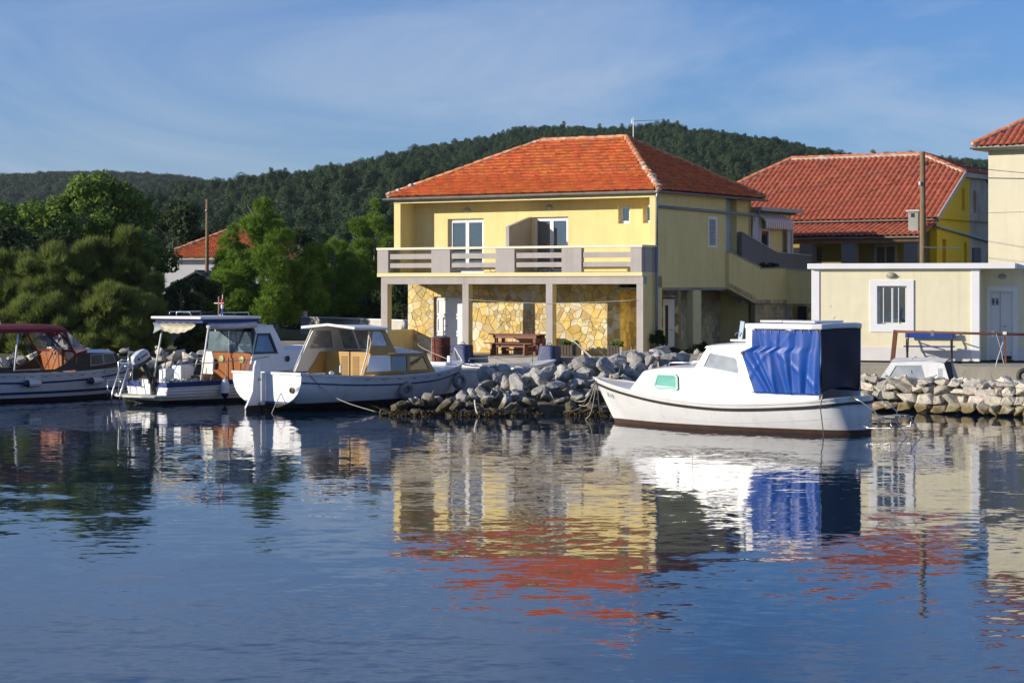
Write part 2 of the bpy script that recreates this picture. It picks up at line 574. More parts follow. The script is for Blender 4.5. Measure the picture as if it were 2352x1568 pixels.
fm = MB().grid(lambda u, v: (lambda x, y: (x, y, farhill(x, y)))(-900 + 1300 * u, 900 + 640 * v), 70, 24)
tag(fm.build('far_hill', hillmat, smooth=True), kind='structure')

# ------------------------------------------------------------------ foliage
rng = np.random.default_rng(7)
def unit(n):
    v = rng.normal(size=(n, 3))
    return v / np.linalg.norm(v, axis=1)[:, None]
def in_blobs(blobs, n, shell=0.55):
    """points in a cloud of ellipsoids (x, y, z, rx, ry, rz), with their outward directions"""
    b = np.array(blobs, float)
    w = (b[:, 3] * b[:, 4] * b[:, 5]) ** (2 / 3)
    i = rng.choice(len(b), n, p=w / w.sum())
    d = unit(n)
    r = (shell + (1 - shell) * rng.random(n)) ** 0.8
    return b[i, :3] + d * b[i, 3:6] * r[:, None], d
def leaf_quads(blobs, n, size, shell=0.5, up=0.3, aspect=0.6, align=0.8):
    p, d = in_blobs(blobs, n, shell)
    nrm = d * align + unit(n) * 0.8 + np.array([0, 0, up])
    nrm /= np.linalg.norm(nrm, axis=1)[:, None]
    a = np.cross(nrm, unit(n)); a /= np.linalg.norm(a, axis=1)[:, None]
    b = np.cross(nrm, a)
    s = (size * (0.6 + 0.8 * rng.random(n)))[:, None]
    a *= s; b *= s * aspect
    v = np.stack([p - a, p + b * 0.9, p + a, p - b * 0.9], 1).reshape(-1, 3)
    return v, np.arange(4 * n).reshape(-1, 4)
def needle_tufts(blobs, n, length, k=8, width=0.02, shell=0.55, up=0.5, spread=0.75):
    p, d = in_blobs(blobs, n, shell)
    ax = d * 0.7 + np.array([0, 0, up]) + unit(n) * 0.35
    ax /= np.linalg.norm(ax, axis=1)[:, None]
    P = np.repeat(p, k, 0)
    D = np.repeat(ax, k, 0) + unit(n * k) * spread
    D /= np.linalg.norm(D, axis=1)[:, None]
    L = length * (0.65 + 0.7 * rng.random(n * k))[:, None]
    sd = np.cross(D, unit(n * k)); sd /= np.linalg.norm(sd, axis=1)[:, None]
    v = np.stack([P - sd * width, P + sd * width, P + D * L], 1).reshape(-1, 3)
    return v, np.arange(3 * n * k).reshape(-1, 3)
def leafM(name, c, c2, island=0.35, transl=0.35, scale=0.9):
    return M(name, c, 0.75, 0.15, scale, col2=c2, island=island, transl=transl, spec=0.25)
lf_pine = leafM('pine_needles', (0.12, 0.235, 0.028), (0.20, 0.31, 0.040))
lf_tam = leafM('tamarisk_sprays', (0.125, 0.175, 0.038), (0.23, 0.275, 0.065), island=0.5)
lf_broad = leafM('broad_leaves', (0.10, 0.18, 0.03), (0.17, 0.25, 0.045))
lf_dark = leafM('dark_leaves', (0.03, 0.055, 0.018), (0.055, 0.085, 0.028))
lf_forest = leafM('forest_needles', (0.030, 0.060, 0.028), (0.066, 0.105, 0.040), island=0.5, transl=0.2, scale=0.02)
lf_scrub = leafM('scrub_leaves', (0.050, 0.075, 0.036), (0.080, 0.105, 0.050), island=0.3, transl=0.2, scale=0.02)
bark = M('bark', (0.10, 0.075, 0.055), 0.95, 0.3, 6, 0.6, 20)
palebark = M('pale_bark', (0.22, 0.19, 0.16), 0.95, 0.3, 6, 0.6, 20)

# hidden kinds for the far wood, placed by a geometry-node scatter
proto_col = bpy.data.collections.new('far_wood_kinds')
def proto(kind, i):
    r = random.Random(100 + i)
    if kind == 'pine':
        bl = []
        h = r.uniform(4.8, 6.6)
        for k in range(9):
            t = k / 8
            rad_ = (1 - t ** 1.8 * 0.62) * r.uniform(1.7, 2.2)
            a = r.random() * 6.28
            off = rad_ * r.uniform(0.05, 0.45)
            bl.append((off * math.cos(a), off * math.sin(a), 1.6 + t * (h - 2), rad_ * 0.8, rad_ * 0.8, rad_ * 0.62))
        v, f = leaf_quads(bl, 2600, 0.15, 0.75, align=1.6)
        m = lf_forest
    elif kind == 'round':
        bl = [(r.uniform(-1.6, 1.6), r.uniform(-1.6, 1.6), r.uniform(2.2, 5.2), r.uniform(1.1, 1.9), r.uniform(1.1, 1.9), r.uniform(0.9, 1.4)) for _ in range(9)]
        v, f = leaf_quads(bl, 2600, 0.15, 0.75, align=1.6)
        m = lf_forest
    else:
        bl = [(r.uniform(-1, 1), r.uniform(-1, 1), r.uniform(0.4, 1.2), r.uniform(0.6, 1.1), r.uniform(0.6, 1.1), r.uniform(0.5, 0.8)) for _ in range(5)]
        v, f = leaf_quads(bl, 700, 0.12, 0.7, align=1.5)
        m = lf_scrub
    o = raw('far_' + kind, v, f, m)
    COL.objects.unlink(o)
    return o
def scatter(name, pts, kinds, smin, smax, label):
    col = bpy.data.collections.new(name + '_kinds')
    for o in kinds:
        col.objects.link(o)
    me = bpy.data.meshes.new(name)
    me.from_pydata([tuple(p) for p in pts], [], [])
    ob = bpy.data.objects.new(name, me)
    COL.objects.link(ob)
    ng = bpy.data.node_groups.new(name, 'GeometryNodeTree')
    ng.interface.new_socket('Geometry', in_out='INPUT', socket_type='NodeSocketGeometry')
    ng.interface.new_socket('Geometry', in_out='OUTPUT', socket_type='NodeSocketGeometry')
    N, L = ng.nodes, ng.links
    gi, go = N.new('NodeGroupInput'), N.new('NodeGroupOutput')
    ip = N.new('GeometryNodeInstanceOnPoints')
    ci = N.new('GeometryNodeCollectionInfo')
    ci.inputs['Collection'].default_value = col
    ci.inputs['Separate Children'].default_value = True
    ci.inputs['Reset Children'].default_value = True
    ip.inputs['Pick Instance'].default_value = True
    rv = N.new('FunctionNodeRandomValue'); rv.data_type = 'FLOAT_VECTOR'
    rv.inputs['Max'].default_value = (0.12, 0.12, 6.283)
    rs = N.new('FunctionNodeRandomValue'); rs.data_type = 'FLOAT'
    rs.inputs[2].default_value = smin; rs.inputs[3].default_value = smax
    rs.inputs['Seed'].default_value = 5
    L.new(gi.outputs[0], ip.inputs['Points'])
    L.new(ci.outputs[0], ip.inputs['Instance'])
    L.new(rv.outputs[0], ip.inputs['Rotation'])
    L.new(rs.outputs[1], ip.inputs['Scale'])
    L.new(ip.outputs[0], go.inputs[0])
    md = ob.modifiers.new('scatter', 'NODES'); md.node_group = ng
    return tag(ob, label, 'forest', kind='stuff')
pines = [proto('pine', i) for i in range(4)] + [proto('round', 10 + i) for i in range(3)]
scrubs = [proto('scrub', 20 + i) for i in range(4)]
pp, ps, pf = [], [], []
R = random.Random(3)
for _ in range(46000):
    y = R.uniform(165, 775)
    x = R.uniform(-0.36, 0.36) * y + R.uniform(-10, 10)
    px = 1176 + 4900 * x / max(y, 1)
    s = (y - 150) / 600
    # pines thick on the right and along the crest, scrub with bare rock on the left slope
    dens = lerp_tab([(-0.3, 0.12), (-0.12, 0.16), (-0.05, 0.45), (0.02, 1.0), (0.3, 1.0)], x / y)
    if s > 0.85: dens = max(dens, 0.55)
    keep = 0.2 + 0.8 * min(1, y / 620) 
    if R.random() < dens * keep * 0.60:
        pp.append((x, y, hill_z(x, y) - 0.4))
    elif R.random() < 0.55:
        if math.sin(x * 0.13 + y * 0.05) + math.sin(x * 0.05 - y * 0.09) > -1.1:
            ps.append((x, y, hill_z(x, y) - 0.1))
for _ in range(9000):
    x, y = R.uniform(-520, 60), R.uniform(960, 1330)
    pf.append((x, y, farhill(x, y) - 0.3))
scatter('pine_forest', pp, pines, 0.38, 0.92, 'dark green pine wood covering the hill behind the houses')
scatter('scrub', ps, scrubs, 0.7, 1.6, 'low grey green scrub on the open left flank of the hill')
scatter('far_scrub', pf, scrubs, 1.6, 3.0, 'dark maquis covering the low far hill at the left')

# near trees: trunk, limbs and a crown each
def X(px, y):
    return (px - 1176) / 4900 * y
def Z(py, y):
    return 3.1 + (660 - py) / 4900 * y
def trunk_mesh(r, h, rbase, lean=0.1, limbs=6, reach=1.2, start=0.35):
    b = MB()
    pts = []
    lx, ly = r.uniform(-lean, lean), r.uniform(-lean, lean)
    for i in range(7):
        t = i / 6
        pts.append((lx * t * h + 0.06 * math.sin(t * 5 + r.random()), ly * t * h, t * h))
    b.tube(pts, [rbase * (1 - 0.8 * i / 6) for i in range(7)], 8)
    for k in range(limbs):
        t = r.uniform(start, 0.92)
        i = min(5, int(t * 6)); u = t * 6 - i
        p = Vector(pts[i]).lerp(Vector(pts[i + 1]), u)
        a = r.random() * 6.28
        L = reach * (1.15 - 0.6 * t) * r.uniform(0.7, 1.1)
        d = Vector((math.cos(a), math.sin(a), r.uniform(0.1, 0.7)))
        b.tube([p, p + d * L * 0.5, p + d * L + Vector((0, 0, 0.12 * L))], [rbase * 0.38 * (1 - t * 0.5), rbase * 0.25 * (1 - t * 0.5), rbase * 0.08], 5)
    return b, pts
def pine(name, label, px, y, base_z, h, width, seed, n=2600, mat=None, low=0.22, group='pines beside the house'):
    r = random.Random(seed)
    root = thing(name, label, 'tree', (X(px, y), y, base_z), 0, group)
    tb, pts = trunk_mesh(r, h * 0.93, 0.11, 0.05, 10, width * 0.42, 0.25)
    tb.build('trunk', palebark, root, smooth=True)
    bl = []
    lev = 9
    for i in range(lev):
        t = low + (1 - low) * i / (lev - 1)
        R_ = width / 2 * (1.0 - 0.82 * ((t - low) / (1 - low)) ** 1.9)
        k = max(1, int(9 * (1 - 0.8 * i / (lev - 1))))
        a0 = r.random() * 6.28
        for j in range(k):
            a = a0 + j * 6.28 / k + r.uniform(-0.3, 0.3)
            o = R_ * r.uniform(0.35, 1.08) if k > 1 else 0
            s = r.uniform(0.25, 0.44) * (1.1 - 0.35 * t) * width / 3.6
            bl.append((o * math.cos(a), o * math.sin(a), t * h + r.uniform(-0.25, 0.25), s * 1.1, s * 1.1, s * 1.0))
            if j % 2: bl.append((o * 0.55 * math.cos(a), o * 0.55 * math.sin(a), t * h - 0.12, s * 0.7, s * 0.7, s * 0.6))
    v, f = needle_tufts(bl, int(n * 1.8), 0.21, 8, 0.015, 0.35, 0.5, 0.85)
    raw('crown', v, f, mat or lf_pine, root)
    return root
def bushy(name, label, px, y, base_z, h, width, seed, n, mat, leaf=0.10, cat='tree', group=None, blobs=16, floor=0.15, tuft=False, tall=0.0, trunk_r=0.13, depth=None, bs=1.0):
    r = random.Random(seed)
    root = thing(name, label, cat, (X(px, y), y, base_z), 0, group)
    tb, pts = trunk_mesh(r, h * 0.85, trunk_r, 0.08, 9, width * 0.4, 0.15)
    tb.build('trunk', bark, root, smooth=True)
    bl = []
    depth = depth or width
    for k in range(blobs):
        t = floor + (1 - floor) * (k + 0.5) / blobs
        env = math.sin(min(1, (t - floor * 0.6) / (1 - floor * 0.6)) ** 0.7 * math.pi * 0.86 + 0.25) ** 0.7 if tall == 0 else (1 - t) ** 0.5 + 0.1
        env = max(0.12, env)
        a = r.random() * 6.28
        o = math.sqrt(r.random()) * 0.5 * env
        s = r.uniform(0.13, 0.24) * bs
        o *= 1 + 0.35 * (bs < 1)
        bl.append((o * width * math.cos(a), o * depth * math.sin(a), t * h * 0.97, s * width, s * depth, s * min(width, h) * r.uniform(0.7, 1.0)))
    if tuft:
        v, f = needle_tufts(bl, int(n * 2.4), 0.32, 6, 0.013, 0.1, 1.0, 0.42)
    else:
        v, f = leaf_quads(bl, n, leaf, 0.45)
    raw('crown', v, f, mat, root)
    return root
GR = 'broadleaf trees behind the tamarisks'
bushy('broadleaf_tree', 'tall bright green tree at the left edge behind the tamarisks', 45, 96, 0.9, 5.9, 5.8, 1, 20000, lf_broad, 0.11, group=GR, blobs=70, bs=0.7)
bushy('broadleaf_tree', 'tallest bright green tree, its pointed crown above the far hill', 232, 99, 0.9, 7.2, 4.8, 2, 20000, lf_broad, 0.11, group=GR, blobs=70, bs=0.7)
bushy('broadleaf_tree', 'rounded green tree just left of the tallest pointed one', 128, 100, 0.9, 5.7, 4.6, 3, 16000, lf_broad, 0.11, group=GR, blobs=60, bs=0.7)
bushy('broadleaf_tree', 'dark green tree rising behind the left end of the red roof', 408, 152, 0.9, 8.2, 5.5, 4, 12000, lf_dark, 0.15, group=GR, blobs=22)
bushy('broadleaf_tree', 'dark low tree filling the gap under the tallest tree', 262, 106, 0.9, 5.2, 4.2, 5, 10000, lf_dark, 0.13, group=GR, blobs=20)
bushy('broadleaf_tree', 'dark tree behind the left wooden pole above the red roof', 505, 150, 1.0, 5.6, 4.2, 15, 4000, lf_dark, 0.15, group=GR, blobs=18)
bushy('broadleaf_tree', 'dark tree filling the shade between the tall trees and the tamarisks', 150, 93, 0.9, 4.3, 5.0, 16, 12000, lf_dark, 0.13, group=GR, blobs=22)
bushy('broadleaf_tree', 'dark tree in the shadow at the far left edge', 10, 90, 0.9, 4.4, 5.2, 6, 12000, lf_dark, 0.13, group=GR, blobs=18)
GT = 'tamarisks along the shore'
for i, (px, y, top, wd, lb) in enumerate([
        (20, 84, 590, 3.4, 'feathery tamarisk at the left edge behind the red canopy boat'),
        (125, 83, 567, 2.9, 'feathery tamarisk second from the left behind the red canopy boat'),
        (215, 84, 556, 2.9, 'feathery tamarisk in the middle of the shore clump'),
        (298, 85, 530, 2.0, 'tallest feathery tamarisk beside the white house'),
        (255, 80.5, 665, 2.6, 'low tamarisk hanging over the shore rocks in front of the others'),
        (90, 80.5, 690, 2.8, 'low dark tamarisk just behind the red canopy'),
        (332, 81.5, 690, 1.5, 'small dark tamarisk left of the blue trimmed boat roof')]):
    bushy('tamarisk', lb, px, y, 0.5, Z(top, y) - 0.5, wd, 30 + i, 3000, lf_tam, cat='tree', group=GT, blobs=80, floor=0.02, tuft=True, bs=0.5, trunk_r=0.09)
GS = 'dark shrubs along the garden'
for i, (px, y, top, wd, lb) in enumerate([
        (418, 84, 640, 2.0, 'dark shrub in front of the white house wall'),
        (472, 85, 640, 1.8, 'dark shrub under the left end of the big pine'),
        (700, 106, 575, 2.6, 'dark shrub between the two pines'),
        (915, 104, 545, 2.2, 'dark shrub seen past the left end of the balcony'),
        (905, 99, 640, 2.8, 'dark shrub seen through the open end of the porch')]):
    bushy('garden_shrub', lb, px, y, 0.6, Z(top, y) - 0.6, wd, 50 + i, 4200, lf_dark, 0.09, 'shrub', GS, 14, 0.0)
pine('pine_tree', 'large bright green pine in front of the red roofed white house', 605, 93, 0.85, Z(468, 93) - 0.85, 5.4, 61, 8500)
pine('pine_tree', 'small pine left of the large one, in front of the red roof', 536, 98, 0.9, Z(532, 98) - 0.9, 2.7, 65, 4000, low=0.1)
pine('pine_tree', 'slim pine with a bare pale trunk behind the low white wall', 765, 103, 0.9, Z(552, 103) - 0.9, 4.2, 62, 5000, low=0.25)
pine('pine_tree', 'pine against the left end of the yellow house', 862, 106, 0.9, Z(474, 106) - 0.9, 4.6, 63, 6000, low=0.2)
pine('pine_tree', 'thin pine leaning between the big pine and the slim one', 690, 107, 0.9, Z(530, 107) - 0.9, 3.2, 64, 2600, lf_dark, low=0.2)
# ------------------------------------------------------------------ building kit
tile1 = M('clay_tile_bright', (0.50, 0.100, 0.022), 0.8, 0.15, 3.0, 0.2, 25, col2=(0.58, 0.145, 0.034), stain=(0.24, 0.10, 0.05), stain_scale=0.9, stain_amt=0.6, island=0.17)
tile2 = M('clay_tile_dull', (0.30, 0.068, 0.035), 0.85, 0.2, 3.0, 0.2, 25, col2=(0.36, 0.10, 0.055), stain=(0.16, 0.09, 0.06), stain_scale=1.2, stain_amt=0.5, island=0.10)
deckm = M('roof_deck', (0.17, 0.06, 0.035), 0.9, 0.2, 3)
mortar = M('ridge_mortar', (0.45, 0.40, 0.33), 0.95, 0.2, 4, 0.4, 20)
ridgem = M('ridge_tile_clay', (0.50, 0.17, 0.06), 0.85, 0.2, 5, 0.2, 25, col2=(0.52, 0.24, 0.11), island=0.25)

def tile_mesh(name, w, c, prof, tilt, th, mat):
    xs = [(-0.5 + i / (len(prof) - 1)) * w for i in range(len(prof))]
    L = c * 1.10
    v = [(x, 0, z + tilt) for x, z in zip(xs, prof)] + [(x, L, z) for x, z in zip(xs, prof)] + [(x, 0.0, z + tilt - th) for x, z in zip(xs, prof)]
    n = len(prof)
    f = [(i, i + 1, n + i + 1, n + i) for i in range(n - 1)] + [(2 * n + i, 2 * n + i + 1, i + 1, i) for i in range(n - 1)]
    f += [(0, n, 2 * n), (n - 1, 3 * n - 1, 2 * n - 1)]
    me = bpy.data.meshes.new(name)
    me.from_pydata(v, [], f)
    me.materials.append(mat)
    for p in me.polygons:
        p.use_smooth = p.index < n - 1
    return me, np.array(v), [t for q in f for t in ((q[0], q[1], q[2]),) + (((q[0], q[2], q[3]),) if len(q) == 4 else ())]
def inside(poly, u, v):
    c = False
    n = len(poly)
    for i in range(n):
        (x1, y1), (x2, y2) = poly[i], poly[i - 1]
        if (y1 > v) != (y2 > v) and u < (x2 - x1) * (v - y1) / (y2 - y1) + x1:
            c = not c
    return c
def slope_tiles(root, corners, w, c, tm, mat, singles, off=0.03, seed=1):
    """tiles in courses over a planar roof face; corners[0]->corners[1] is the eave"""
    me, tv, tf = tm
    P = [Vector(p) for p in corners]
    U = (P[1] - P[0]).normalized()
    Nn = U.cross(P[2] - P[0]).normalized()
    V = Nn.cross(U).normalized()
    poly = [((p - P[0]).dot(U), (p - P[0]).dot(V)) for p in P]
    vmax = max(p[1] for p in poly)
    rot = Matrix((U, V, Nn)).transposed()
    Rn = np.array(rot)
    e = rot.to_euler()
    r = random.Random(seed)
    av, af, k, made = [], [], 0, 0
    nc = int(vmax / c)
    for i in range(nc + 1):
        v = i * c - 0.04
        us = [p[0] for p in poly]
        u = min(us) + w / 2
        while u < max(us):
            if inside(poly, u, v + c * 0.45):
                p = P[0] + U * (u + r.uniform(-0.004, 0.004)) + V * (v + r.uniform(-0.018, 0.018)) + Nn * (off + r.uniform(0, 0.012))
                if made < singles:
                    share('roof_tile', me, root, p, (e.x + r.uniform(-.01, .01), e.y + r.uniform(-.012, .012), e.z))
                    made += 1
                else:
                    av.append(tv @ Rn.T + np.array(p)); af.append(np.array(tf) + k); k += len(tv)
            u += w
    if av:
        o = raw('roof_tiles', np.concatenate(av), np.concatenate(af), mat, root)
        o['kind'] = 'stuff'
    return made
def ridge_caps(root, a, b, step, r, mat, seed=0, mort=True, rnd=0.3):
    """half-round capping tiles laid along an edge, with mortar beneath"""
    a, b = Vector(a), Vector(b)
    d = (b - a).normalized()
    n = max(1, int((b - a).length / step))
    step = (b - a).length / n
    side = d.cross(Vector((0, 0, 1))).normalized()
    up = side.cross(d).normalized()
    m = MB()
    K = 7
    for e, rr in ((0, r * 1.12), (1, r * 0.92)):
        for j in range(K):
            t = math.pi * j / (K - 1)
            for q in (1.0,):
                m.v.append((-rr * math.cos(t), e * step * 1.08, rr * math.sin(t) * 0.75))
    for j in range(K):
        t = math.pi * j / (K - 1)
        m.v.append((-r * 0.9 * math.cos(t), 0, r * 0.9 * math.sin(t) * 0.75))
    for j in range(K - 1):
        m.f += [(j, j + 1, K + j + 1, K + j), (2 * K + j, 2 * K + j + 1, j + 1, j)]
    me = bpy.data.meshes.new('ridge_tile')
    me.from_pydata(m.v, [], m.f); me.materials.append(mat)
    for p in me.polygons: p.use_smooth = True
    e = Matrix((side, d, up)).transposed().to_euler()
    rr = random.Random(seed)
    for i in range(n):
        share('ridge_tile', me, root, a + d * (i * step) + up * (0.03 + rr.uniform(0, 0.015)), (e.x + rr.uniform(-.02, .02), e.y + rr.uniform(-.05, .05), e.z + rr.uniform(-.03, .03)))
    if mort:
        mm = MB()
        pts = [a + d * ((b - a).length * i / (n * 2)) + up * (-0.02 + rr.uniform(-.015, .02)) for i in range(n * 2 + 1)]
        mm.tube(pts, [r * rr.uniform(0.98, 1.22) for _ in pts], 8)
        mm.build('ridge_mortar', mortar, root, smooth=True)

def stone_cells(x0, x1, z0, z1, size, seed, relax=1):
    """irregular crazy-paving cells: a clipped Voronoi diagram"""
    r = np.random.default_rng(seed)
    n = max(3, int((x1 - x0) * (z1 - z0) / size ** 2))
    pts = np.stack([r.uniform(x0, x1, n), r.uniform(z0, z1, n)], 1)
    def cells():
        out = []
        for i in range(n):
            poly = [(x0, z0), (x1, z0), (x1, z1), (x0, z1)]
            d = np.linalg.norm(pts - pts[i], axis=1)
            for j in np.argsort(d)[1:26]:
                mid = (pts[i] + pts[j]) / 2
                nx, nz = pts[j] - pts[i]
                c = nx * mid[0] + nz * mid[1]
                new = []
                for k in range(len(poly)):
                    p, q = poly[k - 1], poly[k]
                    a, b = nx * p[0] + nz * p[1] - c, nx * q[0] + nz * q[1] - c
                    if (a <= 0) != (b <= 0):
                        t = a / (a - b)
                        new.append((p[0] + t * (q[0] - p[0]), p[1] + t * (q[1] - p[1])))
                    if b <= 0:
                        new.append(q)
                poly = new
                if len(poly) < 3: break
            out.append(poly)
        return out
    cs = cells()
    for _ in range(relax):
        for i, p in enumerate(cs):
            if len(p) >= 3:
                pts[i] = pts[i] * 0.5 + np.mean(p, axis=0) * 0.5
        cs = cells()
    return cs
stonem = M('yellow_stone', (0.58, 0.43, 0.16), 0.9, 0.15, 2.5, 0.7, 10, col2=(0.66, 0.54, 0.27), stain=(0.60, 0.38, 0.08), stain_scale=1.2, stain_amt=0.8, island=0.30)
jointm = M('stone_joint', (0.29, 0.22, 0.11), 0.95, 0.2, 5, 0.4, 30)
stone_cream = M('cream_stone', (0.64, 0.55, 0.33), 0.9, 0.12, 2.5, 0.7, 10, col2=(0.70, 0.64, 0.48), island=0.15)
stone_gold = M('golden_stone', (0.62, 0.42, 0.09), 0.9, 0.15, 2.5, 0.7, 10, col2=(0.66, 0.50, 0.20), island=0.18)
def stones(parent, cells, mp, holes=(), th=0.03, joint=0.0065, single=True, seed=0, keep=None, mat=None):
    """one slab of stone per cell, proud of the joints; mp(u, v, w) with w outwards"""
    r = random.Random(seed)
    al = MB()
    made = 0
    def area(p): return abs(sum(p[i - 1][0] * p[i][1] - p[i][0] * p[i - 1][1] for i in range(len(p)))) if len(p) > 2 else 0
    if single: cells = sorted(cells, key=area, reverse=True)
    for p in cells:
        if len(p) < 3: continue
        c = np.mean(p, axis=0)
        if any(h[0] - 0.02 < c[0] < h[1] + 0.02 and h[2] - 0.02 < c[1] < h[3] + 0.02 for h in holes): continue
        if keep and not keep(*c): continue
        t = th * r.uniform(0.55, 1.15)
        def shrink(dist):
            out = []
            for (x, z) in p:
                dx, dz = c[0] - x, c[1] - z
                L = math.hypot(dx, dz) + 1e-6
                out.append((x + dx / L * dist * 1.3, z + dz / L * dist * 1.3))
            return out
        base, top = shrink(joint), shrink(joint + 0.010)
        n = len(p)
        clip = lambda q: [(min(max(x, h_[0]), h_[1]), z) for x, z in q] if False else q
        vs = [mp(x, z, 0) for x, z in base] + [mp(x, z, t * 0.75) for x, z in base] + [mp(x, z, t) for x, z in top]
        fs = []
        for i in range(n):
            j = (i + 1) % n
            fs += [(i, j, n + j, n + i), (n + i, n + j, 2 * n + j, 2 * n + i)]
        fs.append(tuple(range(2 * n, 3 * n)))
        made += 1
        if single and made <= 298:
            MB().add(vs, fs).build('stone', mat or r.choice((stonem, stonem, stone_cream, stone_gold)), parent)
        else:
            al.add(vs, fs)
    if al.v:
        o = al.build('stones', mat or stonem, parent)
        o['kind'] = 'stuff'
def casement(root, name, x0, x1, z0, z1, y, depth_dir=1, leaves=2, fw=0.055, mat=None, glass=None, blind=None, room=0.35, curtain=False):
    """framed window or glazed door in the plane y; outside is -y"""
    mat = mat or pvc
    s = depth_dir
    fr = MB()
    fr.plate(rect(x0, x1, z0, z1), [rect(x0 + fw, x1 - fw, z0 + fw, z1 - fw)], 0.06 * s, lambda u, v, w: (u, y + w, v))
    wd = fr.build(name, mat, root, bevel=0.006)
    lw = (x1 - x0 - 2 * fw) / leaves
    for i in range(leaves):
        a, b = x0 + fw + i * lw + 0.004, x0 + fw + (i + 1) * lw - 0.004
        MB().plate(rect(a, b, z0 + fw + .004, z1 - fw - .004), [rect(a + fw, b - fw, z0 + 2 * fw, z1 - 2 * fw)], 0.045 * s, lambda u, v, w: (u, y - 0.012 * s + w, v)).build('sash', mat, wd, bevel=0.006)
        MB().box(a + fw, b - fw, y + 0.012 * s, y + 0.018 * s, z0 + 2 * fw, z1 - 2 * fw).build('pane', glass or pane, wd)
        if blind and i in blind:
            bl = MB()
            k = int((z1 - z0) / 0.055)
            for j in range(k):
                zz = z0 + fw + (j + 0.5) * (z1 - z0 - 2 * fw) / k
                bl.obox(((a + b) / 2, y + 0.10 * s, zz), (b - a - 0.02, 0.04, 0.004), Matrix.Rotation(0.9 * s, 3, 'X'))
            o = bl.build('blind', whitep, wd); o['kind'] = 'stuff'
        if curtain:
            MB().grid(lambda p, q: (a + (b - a) * p, y + 0.16 * s + 0.012 * math.sin(p * 40), z0 + fw + (z1 - z0 - 2 * fw) * q), 40, 1).build('curtain', M('sheer_curtain', (0.46, 0.48, 0.50), 0.9, 0.1, 3), wd)
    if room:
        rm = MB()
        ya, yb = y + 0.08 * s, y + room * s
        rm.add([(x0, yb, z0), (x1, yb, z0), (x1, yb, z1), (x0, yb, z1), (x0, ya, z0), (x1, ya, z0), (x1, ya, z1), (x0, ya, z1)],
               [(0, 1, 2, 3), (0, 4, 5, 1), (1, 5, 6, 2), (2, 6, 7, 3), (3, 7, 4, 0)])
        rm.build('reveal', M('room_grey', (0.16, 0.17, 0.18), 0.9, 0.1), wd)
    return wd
def oval_lamp(root, x, y, z, s=1.0, name='wall_lamp'):
    """oval bulkhead lamp with cage on a wall facing -y"""
    b = MB()
    b.ball((x, y - 0.03 * s, z), (0.14 * s, 0.075 * s, 0.085 * s), 12, 8)
    o = b.build(name, M('lamp_glass', (0.45, 0.42, 0.30), 0.35, 0.1), root, smooth=True)
    MB().tube([(x - 0.15 * s, y - 0.03, z), (x - 0.1 * s, y - 0.09 * s, z), (x + 0.1 * s, y - 0.09 * s, z), (x + 0.15 * s, y - 0.03, z)], 0.012, 5).build('cage', zinc, o)
    b = MB()
    b.lathe([(0.16 * s, 0), (0.17 * s, 0.012), (0.15 * s, 0.03)], (0, 0, 0), 14, 0.6)
    q = b.build('lamp_base', zinc, o)
    q.location = (x, y, z); q.rotation_euler = (rad(90), 0, 0)
    return o

# ------------------------------------------------------------------ the yellow house on the quay
H = thing('yellow_house', 'two storey yellow house with orange tiled hip roof and long balcony on the quay', 'house', HLOC, HDEG)
wy = 0.95
door_a, door_b = (-9.64, -7.97, 3.05, 5.14), (-5.80, -4.21, 3.05, 5.14)
win_a, win_b = (-2.07, -1.59, 4.84, 5.51), (-1.04, -0.60, 4.84, 5.51)
m = MB()
m.plate(rect(-11.2, -0.23, 3.05, 5.9), [rect(*door_a), rect(*door_b), rect(*win_a), rect(*win_b)], 0.3, lambda u, v, w: (u, wy + w, v))
m.build('wall', yellow, H)
m = MB().box(-11.5, -11.2, 0.0, 8.4, 3.05, 5.9)
m.build('wing_wall', yellow, H)
m = MB().box(-0.23, 0.0, 0.0, 0.95, 2.9, 5.9)
m.build('wing_wall', yellow, H)
m = MB().plate([(0.95, 2.5), (5.6, 2.5), (5.6, 5.9), (0.95, 5.9)], [rect(4.15, 4.87, 4.01, 5.15)], 0.25, lambda u, v, w: (0 - w, u, v))
m.box(-0.25, 0.0, 0.0, 0.95, 2.5, 2.9)
m.build('side_wall', yellow, H)
MB().box(-0.75, -0.55, 5.6, 7.13, 2.5, 5.9).build('stair_wall', M('pale_blue_render', (0.46, 0.53, 0.60), 0.9, 0.06, 1.5), H)
MB().box(-0.55, -0.25, 5.55, 5.62, 2.5, 5.9).build('stair_wall', yellow, H)
MB().box(-0.55, -0.3, 7.13, 8.4, 2.3, 5.9).build('side_wall', yellow, H)
MB().box(-11.2, -0.3, 8.15, 8.4, 0, 5.9).build('back_wall', yellow, H)
MB().box(-11.5, -11.2, 0.95, 8.4, 0, 3.05).build('side_wall', yellow, H)
MB().box(-11.5, 0.0, -0.02, 0.3, 5.74, 5.9).build('eaves_beam', M('pale_yellow', (0.76, 0.66, 0.36), 0.9, 0.05, 1.5), H)
MB().box(-11.2, -0.23, 0.3, 0.95, 5.78, 5.88).build('loggia_ceiling', yellow, H)
